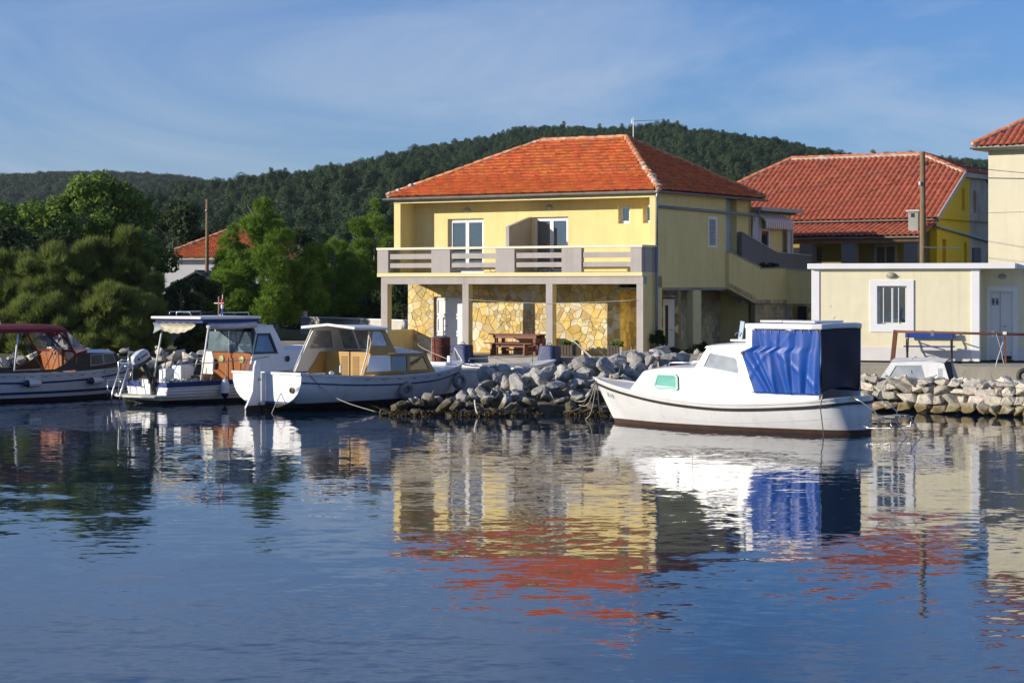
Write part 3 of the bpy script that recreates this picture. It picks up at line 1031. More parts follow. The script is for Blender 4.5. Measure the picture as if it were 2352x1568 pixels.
# balcony
MB().box(-11.62, -0.004, -0.96, 0.9, 2.9, 3.05).build('balcony_slab', M('pale_yellow'  , (1, 1, 1)), H, bevel=0.01)
bf = MB().box(-11.47, 0.0, -0.9, -0.64, 2.62, 2.898)
bf.build('beam', greyp, H, bevel=0.01)
MB().box(-11.64, 0.01, -0.98, -0.70, 3.925, 4.015).build('handrail', M('cream_coping', (0.78, 0.72, 0.58), 0.85, 0.05, 2), H, bevel=0.01)
MB().box(-0.26, 0.012, -0.70, -0.003, 3.925, 4.015).build('handrail', MATS['cream_coping'], H, bevel=0.01)
MB().box(-11.64, -11.36, -0.70, 0.0, 3.925, 4.015).build('handrail', MATS['cream_coping'], H, bevel=0.01)
for a, b in ((-11.62, -11.1), (-9.1, -8.25), (-6.22, -5.38), (-3.36, -2.52), (-0.5, -0.04)):
    MB().box(a, b, -0.94, -0.74, 3.053, 3.922).build('balcony_post', greyp, H, bevel=0.01)
for a, b in ((-11.1, -9.1), (-8.25, -6.22), (-5.38, -3.36), (-2.52, -0.5)):
    for z0, z1 in ((3.57, 3.77), (3.24, 3.42)):
        MB().box(a + 0.001, b - 0.001, -0.89, -0.80, z0, z1).build('balcony_rail', greyp, H, bevel=0.008)
MB().box(-0.16, -0.01, -0.738, -0.003, 3.053, 3.922).build('balcony_panel', greyp, H)
MB().box(-11.6, -11.45, -0.738, 0.0, 3.053, 3.922).build('balcony_panel', greyp, H)
m = MB().poly([(wy, 3.05), (wy, 5.16), (-0.62, 4.75), (-0.62, 3.05)], 0.16, lambda u, v, w: (-5.98 + w, u, v))
m.build('balcony_partition', greyp, H, bevel=0.01)
da = casement(H, 'balcony_door', *door_a, wy + 0.14, 1, 2, 0.075, blind=(1,), curtain=True)
db = casement(H, 'balcony_door', *door_b, wy + 0.14, 1, 2, 0.075, blind=(1,), curtain=True)
casement(H, 'window', *win_a, wy + 0.16, 1, 1, 0.05)
casement(H, 'window', *win_b, wy + 0.16, 1, 1, 0.05)
oval_lamp(H, -8.71, wy, 5.46)
oval_lamp(H, -5.05, wy, 5.50)
MB().box(-0.62, -0.25, 0.62, 0.9, 5.40, 5.74).build('air_conditioner', M('appliance_white', (0.72, 0.71, 0.66), 0.5, 0.06), H, bevel=0.02)
for k, cx in enumerate((-7.0, -5.1, -4.7, -4.3)):
    MB().tube([(cx + 0.14 * math.cos(t), 0.1, 3.2 + 0.14 * math.sin(t)) for t in np.linspace(0, 6.28, 15)], 0.013, 5).build('chair_hoop', M('black_iron', (0.02, 0.02, 0.02), 0.5), H)
# porch pillars: grey fronts, yellow flanks
for a, b in ((-11.47, -11.17), (-7.72, -7.44), (-4.05, -3.77), (-0.27, -0.003)):
    p = MB().box(a + 0.003, b - 0.003, -0.878, -0.62, -0.02, 2.62).build('pillar', yellow, H)
    MB().box(a, b, -0.9, -0.876, -0.02, 2.62).build('pillar_face', greyp, p)
MB().box(-0.25, 0.0, -0.62, 0.5, -0.02, 2.9).build('porch_side', yellow, H)
MB().box(-0.80, -0.70, 0.45, 1.748, -0.02, 2.62).build('porch_side', yellow, H)
MB().box(-11.46, -11.22, -0.62, 0.93, -0.02, 0.87).build('parapet', yellow, H, bevel=0.01)
MB().box(-11.47, -0.25, -0.63, 1.2, 2.80, 2.897).build('porch_ceiling', greyp, H)
# ground floor stone wall
dh = (-10.27, -8.95, -0.02, 2.13)
sw = MB().plate([(-11.5, -0.02), (-2.0, -0.02), (-2.0, 2.8), (-11.5, 2.8)], [[(dh[0], -0.02 + 1e-4), (dh[1], -0.02 + 1e-4), (dh[1], dh[3]), (dh[0], dh[3])]], 0.3, lambda u, v, w: (u, wy + w, v)).build('stone_wall', jointm, H)
cs = stone_cells(-11.5, -8.95, 0.0, 2.8, 0.33, 5)
hole = dh
cl = stone_cells(-11.5, dh[0], 0, 2.8, 0.245, 6, 0) + stone_cells(dh[0], dh[1], dh[3], 2.8, 0.245, 7, 0) + stone_cells(dh[1], -2.0, 0, 2.8, 0.25, 8, 0)
stones(sw, cl, lambda u, v, w: (u, wy - w, v), seed=1)
# set-back bay at the right with a window
rw = MB().plate(rect(-2.0, 1e-3, -0.02, 2.39), [rect(-1.45, -0.95, 0.95, 2.05)], 0.2, lambda u, v, w: (u, 1.75 + w, v)).build('stone_wall', jointm, H)
stones(rw, stone_cells(-2.0, 0.0, 0, 2.39, 0.28, 9), lambda u, v, w: (u, 1.75 - w, v), holes=[(-1.52, -0.88, 0.85, 2.15), (-0.62, -0.12, -0.1, 2.15)], single=False, seed=2)
casement(H, 'window', -1.45, -0.95, 0.95, 2.05, 1.80, 1, 1, 0.06)
MB().box(-1.50, -0.90, 1.66, 1.80, 0.87, 0.94).build('window_sill', pvc, H)
sr = MB().box(-2.12, -2.0, 1.25, 1.75, -0.02, 2.8).build('stone_wall', jointm, H)
stones(sr, stone_cells(0.96, 1.75, 0, 2.8, 0.28, 10), lambda u, v, w: (-2.0 + w, u, v), single=False, seed=8)
# white plank double door
dr = MB().box(dh[0], dh[1], wy + 0.10, wy + 0.14, 0, dh[3]).build('double_door', whitep, H)
for a, b in ((dh[0] + 0.03, -9.63), (-9.59, dh[1] - 0.03)):
    for z0, z1 in ((0.08, 0.70), (0.74, 1.36), (1.40, 2.08)):
        MB().plate(rect(a, b, z0, z1), [rect(a + 0.09, b - 0.09, z0 + 0.09, z1 - 0.09)], 0.03, lambda u, v, w: (u, wy + 0.068 + w, v)).build('door_panel', whitep, dr, bevel=0.004)
MB().box(-9.64, -9.58, wy + 0.06, wy + 0.1, 0.05, 2.1).build('door_batten', whitep, dr)
MB().tube([(-9.70, wy + 0.06, 1.02), (-9.70, wy + 0.0, 1.02), (-9.80, wy + 0.0, 1.02)], 0.012, 6).build('handle', zinc, dr)
# side porch under the first floor
MB().box(-2.0, 0.0, 0.5, 5.6, 2.40, 2.498).build('porch_ceiling', M('grey_soffit', (0.30, 0.29, 0.25), 0.9), H)
MB().box(-0.25, 0.0, 2.92, 3.57, -0.1, 2.498).build('pillar', M('pale_yellow_post', (0.68, 0.60, 0.32), 0.9, 0.05), H)
pw = MB().box(-1.75, -1.55, 1.96, 8.2, -0.1, 2.4).build('stone_wall', jointm, H)
stones(pw, stone_cells(2.1, 8.2, -0.1, 2.4, 0.36, 12), lambda u, v, w: (-1.55 + w, u, v), single=False, seed=3, mat=M('shade_porch_stone', (0.55, 0.46, 0.30), 0.9, 0.2, 2.5, 0.5, 10, island=0.25))
ed = MB().box(-0.60, -0.14, 1.68, 1.745, 0.0, 2.08).build('entrance_door', pvc, H, bevel=0.01)
MB().box(-0.50, -0.38, 1.672, 1.679, 0.35, 1.85).build('pane', M('door_glass', (0.03, 0.035, 0.04), 0.08, 0.05), ed)
MB().tube([(-0.20, 1.68, 0.95), (-0.20, 1.63, 0.95), (-0.30, 1.63, 0.95)], 0.014, 6).build('handle', zinc, ed)
MB().box(-0.66, -0.08, 1.35, 1.745, 2.14, 2.22).build('door_canopy', greypipe, H)
# louvred shutter on the side wall
sh = MB().plate(rect(4.15, 4.87, 4.01, 5.15), [rect(4.23, 4.79, 4.09, 5.07)], 0.05, lambda u, v, w: (-0.05 + w, u, v)).build('shutter', pvc, H)
for k in range(15):
    MB().obox((-0.025, 4.51, 4.13 + k * 0.065), (0.05, 0.56, 0.012), Matrix.Rotation(0.7, 3, 'Y')).build('slat', pvc, sh)
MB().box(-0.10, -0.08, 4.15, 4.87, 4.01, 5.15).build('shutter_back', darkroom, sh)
# outside stair: yellow parapet outside, grey one behind
pm = MB().poly([(5.62, 2.45), (7.95, 1.87), (10.74, 1.85), (10.74, 3.24), (8.30, 3.22), (8.27, 3.30), (5.62, 3.83)], 0.16, lambda u, v, w: (-0.02 + w, u, v))
pp_ = pm.build('stair_parapet', yellow, H)
MB().add([], []).beam((0.06, 5.60, 3.85), (0.06, 8.33, 3.30), 0.22, 0.04).build('coping', greyp, pp_)
MB().beam((0.06, 8.33, 3.25), (0.06, 10.85, 3.26), 0.22, 0.04).build('coping', greyp, pp_)
p2 = MB().poly([(-0.02, 1.85), (1.95, 1.85), (1.95, 2.2), (1.35, 3.14), (0.14, 3.24), (-0.02, 3.24)], 0.16, lambda u, v, w: (u + 0.001, 10.742 + w, v)).build('stair_parapet', yellow, H)
MB().beam((0.0, 10.82, 3.26), (1.38, 10.82, 3.16), 0.22, 0.04).build('coping', greyp, p2)
st = MB().box(-0.12, 0.06, 8.0, 10.74, -0.1, 1.86).build('stone_wall', jointm, H)
palest = M('pale_stone', (0.46, 0.40, 0.30), 0.9, 0.2, 2.5, 0.5, 10, col2=(0.50, 0.36, 0.18), island=0.25)
stones(st, stone_cells(8.0, 10.74, -0.1, 1.86, 0.34, 14), lambda u, v, w: (0.06 + w, u, v), single=False, seed=4, mat=palest)
s2 = MB().plate([(0.06, -0.1), (2.1, -0.1), (2.1, 1.86), (0.06, 1.86)], [rect(0.35, 1.0, -0.099, 1.75)], 0.16, lambda u, v, w: (u, 10.75 + w, v)).build('stone_wall', jointm, H)
stones(s2, stone_cells(0.08, 2.1, -0.1, 1.86, 0.3, 15), lambda u, v, w: (u, 10.75 - w, v), holes=[(0.3, 1.05, -0.2, 1.8)], single=False, seed=5, mat=palest)
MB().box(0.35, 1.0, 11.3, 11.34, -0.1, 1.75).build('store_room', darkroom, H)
sc_ = MB()
for k in range(5):
    sc_.poly([(5.62 + k * 0.47, 2.52 - k * 0.117), (6.07 + k * 0.47, 2.41 - k * 0.117), (6.05 + k * 0.47, 2.56 - k * 0.11), (5.64 + k * 0.47, 2.66 - k * 0.11)], 0.03, lambda u, v, w: (0.14 + w, u, v))
for k in range(7):
    sc_.box(0.14, 0.17, 7.98 + k * 0.39, 8.34 + k * 0.39, 1.87, 2.02)
so = sc_.build('stone_edging', palest, pp_); so['kind'] = 'stuff'
for k in range(8):
    MB().box(-0.55, -0.02, 5.65 + k * 0.29, 5.95 + k * 0.29, 2.52 - k * 0.075, 2.66 - k * 0.075).build('stair_step', concrete, H)
gp = MB().poly([(7.1, 1.9), (13.6, 1.9), (13.6, 3.80), (10.15, 3.88), (7.1, 4.62)], 0.14, lambda u, v, w: (-0.2 + w, u, v)).build('stair_parapet', M('dark_grey_render', (0.17, 0.165, 0.17), 0.9, 0.06, 1.5), H)
MB().beam((-0.13, 7.08, 4.64), (-0.13, 10.17, 3.90), 0.2, 0.04).build('coping', greyp, gp)
MB().beam((-0.13, 10.17, 3.90), (-0.13, 13.62, 3.82), 0.2, 0.04).build('coping', greyp, gp)
# rear extension with striped awning
MB().plate([(8.402, 0), (12.3, 0), (12.3, 5.45), (8.402, 5.45)], [rect(9.2, 10.25, 2.9, 4.85)], 0.25, lambda u, v, w: (-0.4 - w, u, v)).build('extension_wall', yellow, H)
MB().box(-4, -0.402, 12.05, 12.3, 0, 5.45).build('extension_wall', yellow, H)
MB().box(-4, 0.05, 8.6, 12.5, 5.52, 5.66).build('extension_roof', M('pale_slab', (0.45, 0.45, 0.43), 0.8, 0.1), H)
MB().box(-3.9, -0.25, 8.42, 12.45, 5.44, 5.519).build('roof_fascia', M('dark_fascia', (0.10, 0.10, 0.10), 0.7), H)
ew = MB().plate(rect(9.2, 10.25, 2.9, 4.85), [rect(9.3, 10.15, 3.0, 4.75)], 0.08, lambda u, v, w: (-0.45 + w, u, v)).build('terrace_door', pvc, H)
MB().box(-0.44, -0.43, 9.3, 10.15, 3.0, 4.75).build('pane', M('door_glass', (0, 0, 0)), ew)
aw = bpy.data.materials.new('striped_canvas'); aw.use_nodes = True
_n, _l = aw.node_tree.nodes, aw.node_tree.links
_t = _n.new('ShaderNodeTexCoord'); _w = _n.new('ShaderNodeTexWave'); _w.bands_direction = 'Y'; _w.inputs['Scale'].default_value = 1.6
_r = _n.new('ShaderNodeValToRGB'); _r.color_ramp.interpolation = 'CONSTANT'
_r.color_ramp.elements[0].color = (0.50, 0.30, 0.28, 1); _r.color_ramp.elements[1].color = (0.78, 0.74, 0.72, 1); _r.color_ramp.elements[1].position = 0.5
_l.new(_t.outputs['Object'], _w.inputs['Vector']); _l.new(_w.outputs['Fac'], _r.inputs['Fac']); _l.new(_r.outputs['Color'], _n['Principled BSDF'].inputs['Base Color'])
_n['Principled BSDF'].inputs['Roughness'].default_value = 0.9
an = MB().grid(lambda u, v: (-0.38 + 0.45 * min(1, v * 2), 8.95 + 2.6 * u, 5.42 - 0.55 * v + (0.0 if v < 0.9 else -0.06 * abs(math.sin(u * 40)))), 60, 5).build('awning', aw, H)
pan = MB().grid(lambda u, v: (-0.3 + 0.08 * math.sin(u * 22), 8.45 + 0.75 * u + 0.1 * v, 5.3 - 1.5 * v), 24, 6).build('awning_curtain', aw, H)
pan = MB().grid(lambda u, v: (-0.2 + 0.08 * math.sin(u * 22), 11.5 + 0.45 * u, 5.0 - 1.25 * v), 24, 6).build('awning_curtain', aw, H)
# roof
ez, rz = 5.98, 8.20
A_, B_, C_, D_ = (-11.75, -0.14, ez), (0.22, -0.14, ez), (0.22, 8.55, ez), (-11.75, 8.55, ez)
R1, R2 = (-7.35, 4.2, rz), (-3.55, 4.2, rz)
rf = MB().add([A_, B_, C_, D_, R1, R2], [(0, 1, 5, 4), (1, 2, 5), (2, 3, 4, 5), (3, 0, 4)])
rf.add([(x, y, z - 0.09) for x, y, z in (A_, B_, C_, D_)], [(0, 3, 2, 1)])
rf.add([A_, B_, C_, D_] + [(x, y, z - 0.09) for x, y, z in (A_, B_, C_, D_)], [(0, 4, 5, 1), (1, 5, 6, 2), (2, 6, 7, 3), (3, 7, 4, 0)])
roof = rf.build('roof', deckm, H, fix=False)
prof = [0.0, 0.030, 0.034, 0.008, 0.0, 0.030, 0.034, 0.004, 0.0]
tm1 = tile_mesh('roof_tile', 0.20, 0.295, prof, 0.075, 0.06, tile1)
slope_tiles(roof, [A_, B_, R2, R1], 0.20, 0.295, tm1, tile1, 290, seed=2)
slope_tiles(roof, [B_, C_, R2], 0.20, 0.295, tm1, tile1, 0, seed=3)
slope_tiles(roof, [D_, A_, R1], 0.20, 0.295, tm1, tile1, 0, seed=4)
slope_tiles(roof, [C_, D_, R1, R2], 0.20, 0.295, tm1, tile1, 0, seed=5)
up_ = lambda p, d=0.05: (p[0], p[1], p[2] + d)
ridge_caps(roof, up_(A_), up_(R1), 0.40, 0.11, ridgem, 1)
ridge_caps(roof, up_(R1), up_(R2), 0.40, 0.11, ridgem, 2)
ridge_caps(roof, up_(B_), up_(R2), 0.40, 0.11, ridgem, 3)
ridge_caps(roof, up_(C_), up_(R2), 0.40, 0.11, ridgem, 4)
ridge_caps(roof, up_(D_), up_(R1), 0.40, 0.11, ridgem, 5)
whitemort = M('white_mortar', (0.62, 0.60, 0.56), 0.95, 0.15, 5, 0.5, 20)
def lumps(a, b, t0, t1, n, seed):
    r = random.Random(seed)
    for k in range(n):
        t = t0 + (t1 - t0) * (k + r.random() * 0.7) / n
        p = Vector(a).lerp(Vector(b), t)
        mb = MB().ball((0, 0, 0), (r.uniform(.10, .2), r.uniform(.08, .14), r.uniform(.06, .1)), 8, 5)
        mb.v = [(x * r.uniform(.75, 1.2), y * r.uniform(.75, 1.2), z * r.uniform(.7, 1.25)) for x, y, z in mb.v]
        o = mb.build('mortar_patch', whitemort, roof, smooth=True)
        o.location = (p.x + r.uniform(-.06, .06), p.y, p.z + 0.10); o.rotation_euler = (0, 0, r.random() * 3)
lumps(A_, R1, 0.02, 0.22, 4, 1); lumps(A_, R1, 0.86, 1.0, 3, 2); lumps(R1, R2, 0.0, 0.32, 4, 3); lumps(B_, R2, 0.02, 0.40, 8, 4)
def gutter(root, a, b, r=0.075, mat=zinc):
    a, b = Vector(a), Vector(b)
    d = (b - a).normalized(); sd = d.cross(Vector((0, 0, 1))).normalized()
    g = MB()
    K = 8
    for p in (a, b):
        for rr in (r, r - 0.006):
            for j in range(K + 1):
                t = math.pi * j / K
                g.v.append(tuple(p + sd * (rr * math.cos(t)) - Vector((0, 0, rr * math.sin(t)))))
    n = K + 1
    for j in range(K):
        g.f += [(j, j + 1, 2 * n + j + 1, 2 * n + j), (n + j + 1, n + j, 3 * n + j, 3 * n + j + 1)]
    g.f += [(0, n, 3 * n, 2 * n), (n - 1, 3 * n - 1, 4 * n - 1, 2 * n - 1)]
    o = g.build('gutter', mat, root, smooth='auto')
    L = (b - a).length
    for i in range(1, int(L / 0.9)):
        q = a + d * (i * 0.9)
        br = MB().tube([q + sd * ((r + .006) * math.cos(t)) - Vector((0, 0, (r + .006) * math.sin(t))) for t in np.linspace(0, math.pi, 7)], 0.009, 4)
        br.build('gutter_bracket', mat, o)
    return o
gutter(H, (-11.85, -0.22, 5.93), (0.15, -0.22, 5.95))
gutter(H, (0.30, -0.15, 5.95), (0.30, 8.6, 5.92), mat=greypipe)
MB().tube([(0.20, -0.20, 5.87), (0.12, -0.12, 5.70), (0.10, -0.08, 5.55), (0.10, -0.08, 4.0)], 0.05, 8).build('downpipe', zinc, H, smooth=True)
MB().tube([(0.10, -0.08, 4.0), (0.10, -0.08, 0.0)], 0.056, 8).build('downpipe', greypipe, H, smooth=True)
MB().tube([(0.06, 0.0, 5.40), (0.06, 4.0, 5.36), (0.06, 8.3, 5.30), (0.06, 8.35, 5.6)], 0.055, 8).build('drain_pipe', greypipe, H, smooth=True)
# aerial on the ridge
ae = MB().tube([(0, 0, 0), (0, 0, 0.85)], 0.018, 6)
ae.tube([(-0.05, 0, 0.70), (1.05, 0.0, 0.74)], 0.010, 5)
for k in range(12):
    ae.tube([(0.0 + k * 0.09, -0.18, 0.70 + k * 0.0035), (0.0 + k * 0.09, 0.18, 0.70 + k * 0.0035)], 0.005, 4)
ae.tube([(-0.06, -0.14, 0.62), (-0.06, -0.14, 0.8), (-0.06, 0.14, 0.8), (-0.06, 0.14, 0.62)], 0.006, 4)
av_ = ae.build('television_aerial', M('aluminium', (0.5, 0.5, 0.5), 0.4, 0.1, metal=0.8))
w_ = hw(-3.3, 4.3); av_.location = (w_[0], w_[1], 0.6 + rz - 0.02)
tag(av_, 'thin metal television aerial on the ridge of the yellow house', 'aerial')
# ------------------------------------------------------------------ red roofed house behind
QL, QD = (17.53, 88.0, 0.9), -33
Q = thing('red_roofed_house', 'low yellow house with a broad dull red tiled roof behind the yellow quay house', 'house', QL, QD)
qy = M('strong_yellow_render', (0.62, 0.44, 0.02), 0.9, 0.06, 1.5)
qg = M('bare_render', (0.36, 0.34, 0.29), 0.95, 0.25, 1.2, 0.3, 10, stain=(0.12, 0.12, 0.11), stain_scale=0.7, stain_amt=0.8)
w1, w2, w3, w4 = rect(2.78, 3.12, 5.45, 6.4), rect(4.15, 4.5, 5.4, 6.35), rect(0.6, 1.0, 2.6, 4.2), rect(3.05, 3.4, 2.6, 4.1)
MB().plate([(0, 0), (3.7, 0), (3.7, 6.86), (2.85, 6.86), (0, 5.0)], [w1, w3, w4], 0.3, lambda u, v, w: (-w, u, v)).build('gable_wall', qy, Q)
MB().plate([(3.7, 0), (8.4, 0), (8.4, 5.0), (5.55, 6.86), (3.7, 6.86)], [w2], 0.3, lambda u, v, w: (-0.003 - w, u, v)).build('gable_wall', qg, Q)
for k, wr in enumerate((w1, w2, w3, w4)):
    u0, u1, v0, v1 = wr[0][0], wr[1][0], wr[0][1], wr[2][1]
    MB().box(-0.2, -0.16, u0, u1, v0, v1).build('window', M('brown_shutter', (0.22, 0.11, 0.03), 0.7, 0.15), Q)
MB().box(0.0, 0.05, 4.0, 4.9, 0, 3.9).build('side_door', M('dark_door', (0.05, 0.05, 0.055), 0.6), Q)
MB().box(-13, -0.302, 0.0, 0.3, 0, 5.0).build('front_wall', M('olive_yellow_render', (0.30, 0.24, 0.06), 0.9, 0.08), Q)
MB().box(-13, -0.302, 8.1, 8.4, 0, 5.0).build('back_wall', qy, Q)
MB().box(-13, -12.7, 0.302, 8.098, 0, 5.0).build('side_wall', qy, Q)
e0, r0 = 5.02, 7.9
A2, B2, C2, D2 = (-13.1, -0.25, e0), (0.12, -0.25, e0), (0.12, 8.65, e0), (-13.1, 8.65, e0)
S1, S2 = (-8.6, 4.2, r0), (-2.3, 4.2, r0)
vz = e0 + (r0 - e0) * (2.83 + 0.25) / 4.45
V1, V2 = (0.12, 2.83, vz), (0.12, 5.57, vz)
rb = MB().add([A2, B2, V1, S2, S1, C2, V2, D2], [(0, 1, 2, 3, 4), (2, 6, 3), (5, 7, 4, 3, 6), (7, 0, 4)])
rb.add([A2, B2, C2, D2], [(0, 3, 2, 1)])
rq = rb.build('roof', deckm, Q, fix=False)
profb = [0.0, 0.035, 0.062, 0.072, 0.062, 0.035, 0.0]
tm2 = tile_mesh('roof_tile', 0.25, 0.36, profb, 0.03, 0.03, tile2)
slope_tiles(rq, [A2, B2, V1, S2, S1], 0.25, 0.36, tm2, tile2, 290, seed=6)
slope_tiles(rq, [V1, V2, S2], 0.25, 0.36, tm2, tile2, 0, seed=7)
slope_tiles(rq, [D2, A2, S1], 0.25, 0.36, tm2, tile2, 0, seed=8)
slope_tiles(rq, [C2, D2, S1, S2, V2], 0.25, 0.36, tm2, tile2, 0, seed=9)
for a, b, k in ((A2, S1, 1), (S1, S2, 2), (V1, S2, 3), (V2, S2, 4)):
    ridge_caps(rq, up_(a, 0.08), up_(b, 0.08), 0.40, 0.12, M('ridge_red', (0.42, 0.13, 0.06), 0.85, 0.2, 5), 10 + k)
vb = MB().beam((0.16, -0.3, e0 + 0.0), (0.16, 2.86, vz + 0.02), 0.06, 0.2)
vb.build('verge_board', greyp, Q)
MB().beam((0.16, 2.85, vz - 0.05), (0.16, 5.6, vz - 0.05), 0.06, 0.2).build('verge_board', greyp, Q)
gutter(Q, (-13.2, -0.34, e0 - 0.02), (0.2, -0.34, e0 + 0.0))
MB().tube([(0.1, -0.35, 4.9), (0.1, -0.55, 4.75), (0.07, 0.1, 4.68), (0.07, 6.0, 4.2)], 0.06, 8).build('drain_pipe', zinc, Q, smooth=True)
# porch roof with timber and posts
PA, PB, PC, PD = (-7.2, -1.95, 4.28), (0.0, -1.95, 4.28), (0.0, -0.02, 4.85), (-7.2, -0.02, 4.85)
pr = MB().add([PA, PB, PC, PD] + [(x, y, z - 0.08) for x, y, z in (PA, PB, PC, PD)], [(0, 1, 2, 3), (7, 6, 5, 4), (0, 4, 5, 1), (1, 5, 6, 2), (2, 6, 7, 3), (3, 7, 4, 0)]).build('porch_roof', M('porch_timber', (0.22, 0.12, 0.07), 0.8, 0.2, 4), Q)
slope_tiles(pr, [PA, PB, PC, PD], 0.25, 0.36, tm2, tile2, 0, seed=10)
gutter(Q, (-7.2, -2.05, 4.26), (0.0, -2.05, 4.26), 0.065)
MB().beam((-7.2, -1.85, 4.10), (0.0, -1.85, 4.10), 0.14, 0.18).build('porch_beam', MATS['porch_timber'], Q)
for px_ in (-5.0, -3.1, -0.35):
    MB().box(px_ - 0.3, px_ + 0.3, -1.95, -1.55, 0, 4.0).build('porch_post', M('dark_grey_render', (0, 0, 0)), Q)
sh2 = MB().plate(rect(-2.75, -1.75, 2.6, 4.0), [rect(-2.65, -2.29, 2.7, 3.9), rect(-2.21, -1.85, 2.7, 3.9)], 0.05, lambda u, v, w: (u, -0.06 + w, v)).build('shutter', M('grey_shutter', (0.35, 0.36, 0.36), 0.6), Q)
for k in range(18):
    MB().box(-2.65, -1.85, -0.05, -0.02, 2.72 + k * 0.065, 2.76 + k * 0.065).build('slat', M('dark_slat', (0.10, 0.10, 0.11), 0.6), sh2)
MB().box(-6.5, -5.2, -0.02, 0.0, 2.6, 3.9).build('window', M('door_glass', (0, 0, 0)), Q)
ch = MB().box(-0.62, -0.20, -1.55, -1.1, 4.3, 5.28).build('chimney', M('chimney_render', (0.30, 0.31, 0.29), 0.95, 0.2, 3, 0.3), Q)
MB().box(-0.70, -0.12, -1.63, -1.02, 5.282, 5.36).build('chimney_cap', M('pale_slab', (0, 0, 0)), ch)
MB().box(-0.50, -0.34, -1.556, -1.54, 5.05, 5.22).build('flue_opening', darkroom, ch)

# ------------------------------------------------------------------ tall cream building at the right edge
PL = ((2270 - 1176) / 4900 * 80, 80, 0.9)
Pb = thing('cream_building', 'tall plain cream building with a red tiled eave at the right edge', 'building', PL, -33)
cream = M('cream_render', (0.66, 0.62, 0.46), 0.9, 0.05, 1.2, 0.1, 40, streak=0.3, streak_col=(0.45, 0.40, 0.29))
MB().box(0, 9, 0, 8, 0, 7.45).build('wall', cream, Pb)
pe, prd = 7.45, 10.2
a, b, c, d = (-0.45, -0.45, pe), (9.4, -0.45, pe), (9.4, 8.4, pe), (-0.45, 8.4, pe)
t1, t2 = (4.0, 4.0, prd), (5.2, 4.0, prd)
pr_ = MB().add([a, b, c, d, t1, t2], [(0, 1, 5, 4), (1, 2, 5), (2, 3, 4, 5), (3, 0, 4)])
pr_.add([a, b, c, d] + [(x, y, z - 0.12) for x, y, z in (a, b, c, d)], [(0, 4, 5, 1), (1, 5, 6, 2), (2, 6, 7, 3), (3, 7, 4, 0), (4, 7, 6, 5)])
prf = pr_.build('roof', M('eave_cream', (0.62, 0.58, 0.44), 0.9), Pb, fix=False)
slope_tiles(prf, [a, b, t2, t1], 0.25, 0.36, tm2, tile2, 120, seed=11)
slope_tiles(prf, [d, a, t1], 0.25, 0.36, tm2, tile2, 0, seed=12)
ridge_caps(prf, up_(a, 0.08), up_(t1, 0.08), 0.40, 0.12, MATS['ridge_red'], 15)
gutter(Pb, (-0.5, -0.55, pe - 0.02), (9.4, -0.55, pe - 0.02), 0.075)
MB().tube([(0, -0.03, 6.3), (3.5, -0.03, 6.15), (9, -0.03, 6.0)], 0.012, 5).build('wall_cable', M('cable_black', (0.03, 0.03, 0.03), 0.6), Pb)
MB().tube([(0, -0.02, 5.0), (9, -0.02, 5.05)], 0.008, 5).build('wall_cable', M('cable_grey', (0.45, 0.42, 0.34), 0.6), Pb)

# ------------------------------------------------------------------ flat roofed cream hut on its platform
SL, SDG = ((2249 - 1176) / 4900 * 60.5, 60.5, 1.0), -16.6
SA = rad(SDG)
def swd(x, y):
    return (SL[0] + x * math.cos(SA) - y * math.sin(SA), SL[1] + x * math.sin(SA) + y * math.cos(SA))
pf_ = MB().poly([(-9.5, -2.75), (14, -2.75), (14, 9), (-9.5, 9)], 1.9, lambda u, v, w: (*swd(u, v), -0.95 + w - 0.003))
tag(pf_.build('platform', M('platform_concrete', (0.38, 0.35, 0.28), 0.92, 0.2, 1.1, 0.3, 12, stain=(0.24, 0.24, 0.10), stain_scale=0.9, stain_amt=0.7), bevel=0.02), kind='structure')
S = thing('flat_roofed_hut', 'single storey cream hut with white corners and a flat white roof slab', 'building', SL, SDG)
hutc = M('hut_cream_render', (0.83, 0.77, 0.54), 0.9, 0.04, 1.5, 0.12, 50, stain=(0.60, 0.52, 0.32), stain_amt=0.35, streak=0.28, streak_col=(0.48, 0.43, 0.28))
hutw = M('hut_white', (0.84, 0.84, 0.85), 0.85, 0.04, 1.5, 0.1, 50)
MB().plate(rect(-4.75, 0, 0, 2.63), [rect(-2.87, -2.03, 1.05, 2.14)], 0.2, lambda u, v, w: (u, w, v)).build('wall', hutc, S)
MB().box(-4.75, -4.55, 0.2, 4.5, 0, 2.63).build('wall', hutc, S)
MB().plate(rect(0, 3.5, 0, 2.63), [rect(0.23, 0.87, 0.001, 1.98)], 0.2, lambda u, v, w: (u, 1.1 + w, v)).build('wall', hutc, S)
MB().box(-0.2, 0.0, 0.2, 1.1, 0, 2.63).build('wall', hutc, S)
MB().box(3.3, 3.5, 1.3, 4.5, 0, 2.63).build('wall', hutc, S)
MB().box(-4.55, 3.3, 4.3, 4.5, 0, 2.63).build('wall', hutc, S)
MB().box(-4.86, 1.01, -0.16, 4.7, 2.632, 2.79).build('roof_slab', hutw, S, bevel=0.012)
MB().box(1.012, 3.75, 0.75, 4.7, 2.632, 2.79).build('roof_slab', hutw, S, bevel=0.012)
for a, b in ((-4.76, -4.53), (-0.22, 0.012)):
    MB().box(a, b, -0.025, 0.0, 0, 2.63).build('pilaster', hutw, S, bevel=0.006)
MB().box(0.0, 0.013, 0.0, 0.25, 0, 2.63).build('pilaster', hutw, S)
plm = M('hut_plinth', (0.70, 0.68, 0.66), 0.9, 0.06, 1.5)
MB().box(-4.53, -0.22, -0.018, 0.0, 0, 0.38).build('plinth', plm, S)
MB().box(0.012, 0.14, 1.08, 1.1, 0, 0.38).build('plinth', plm, S)
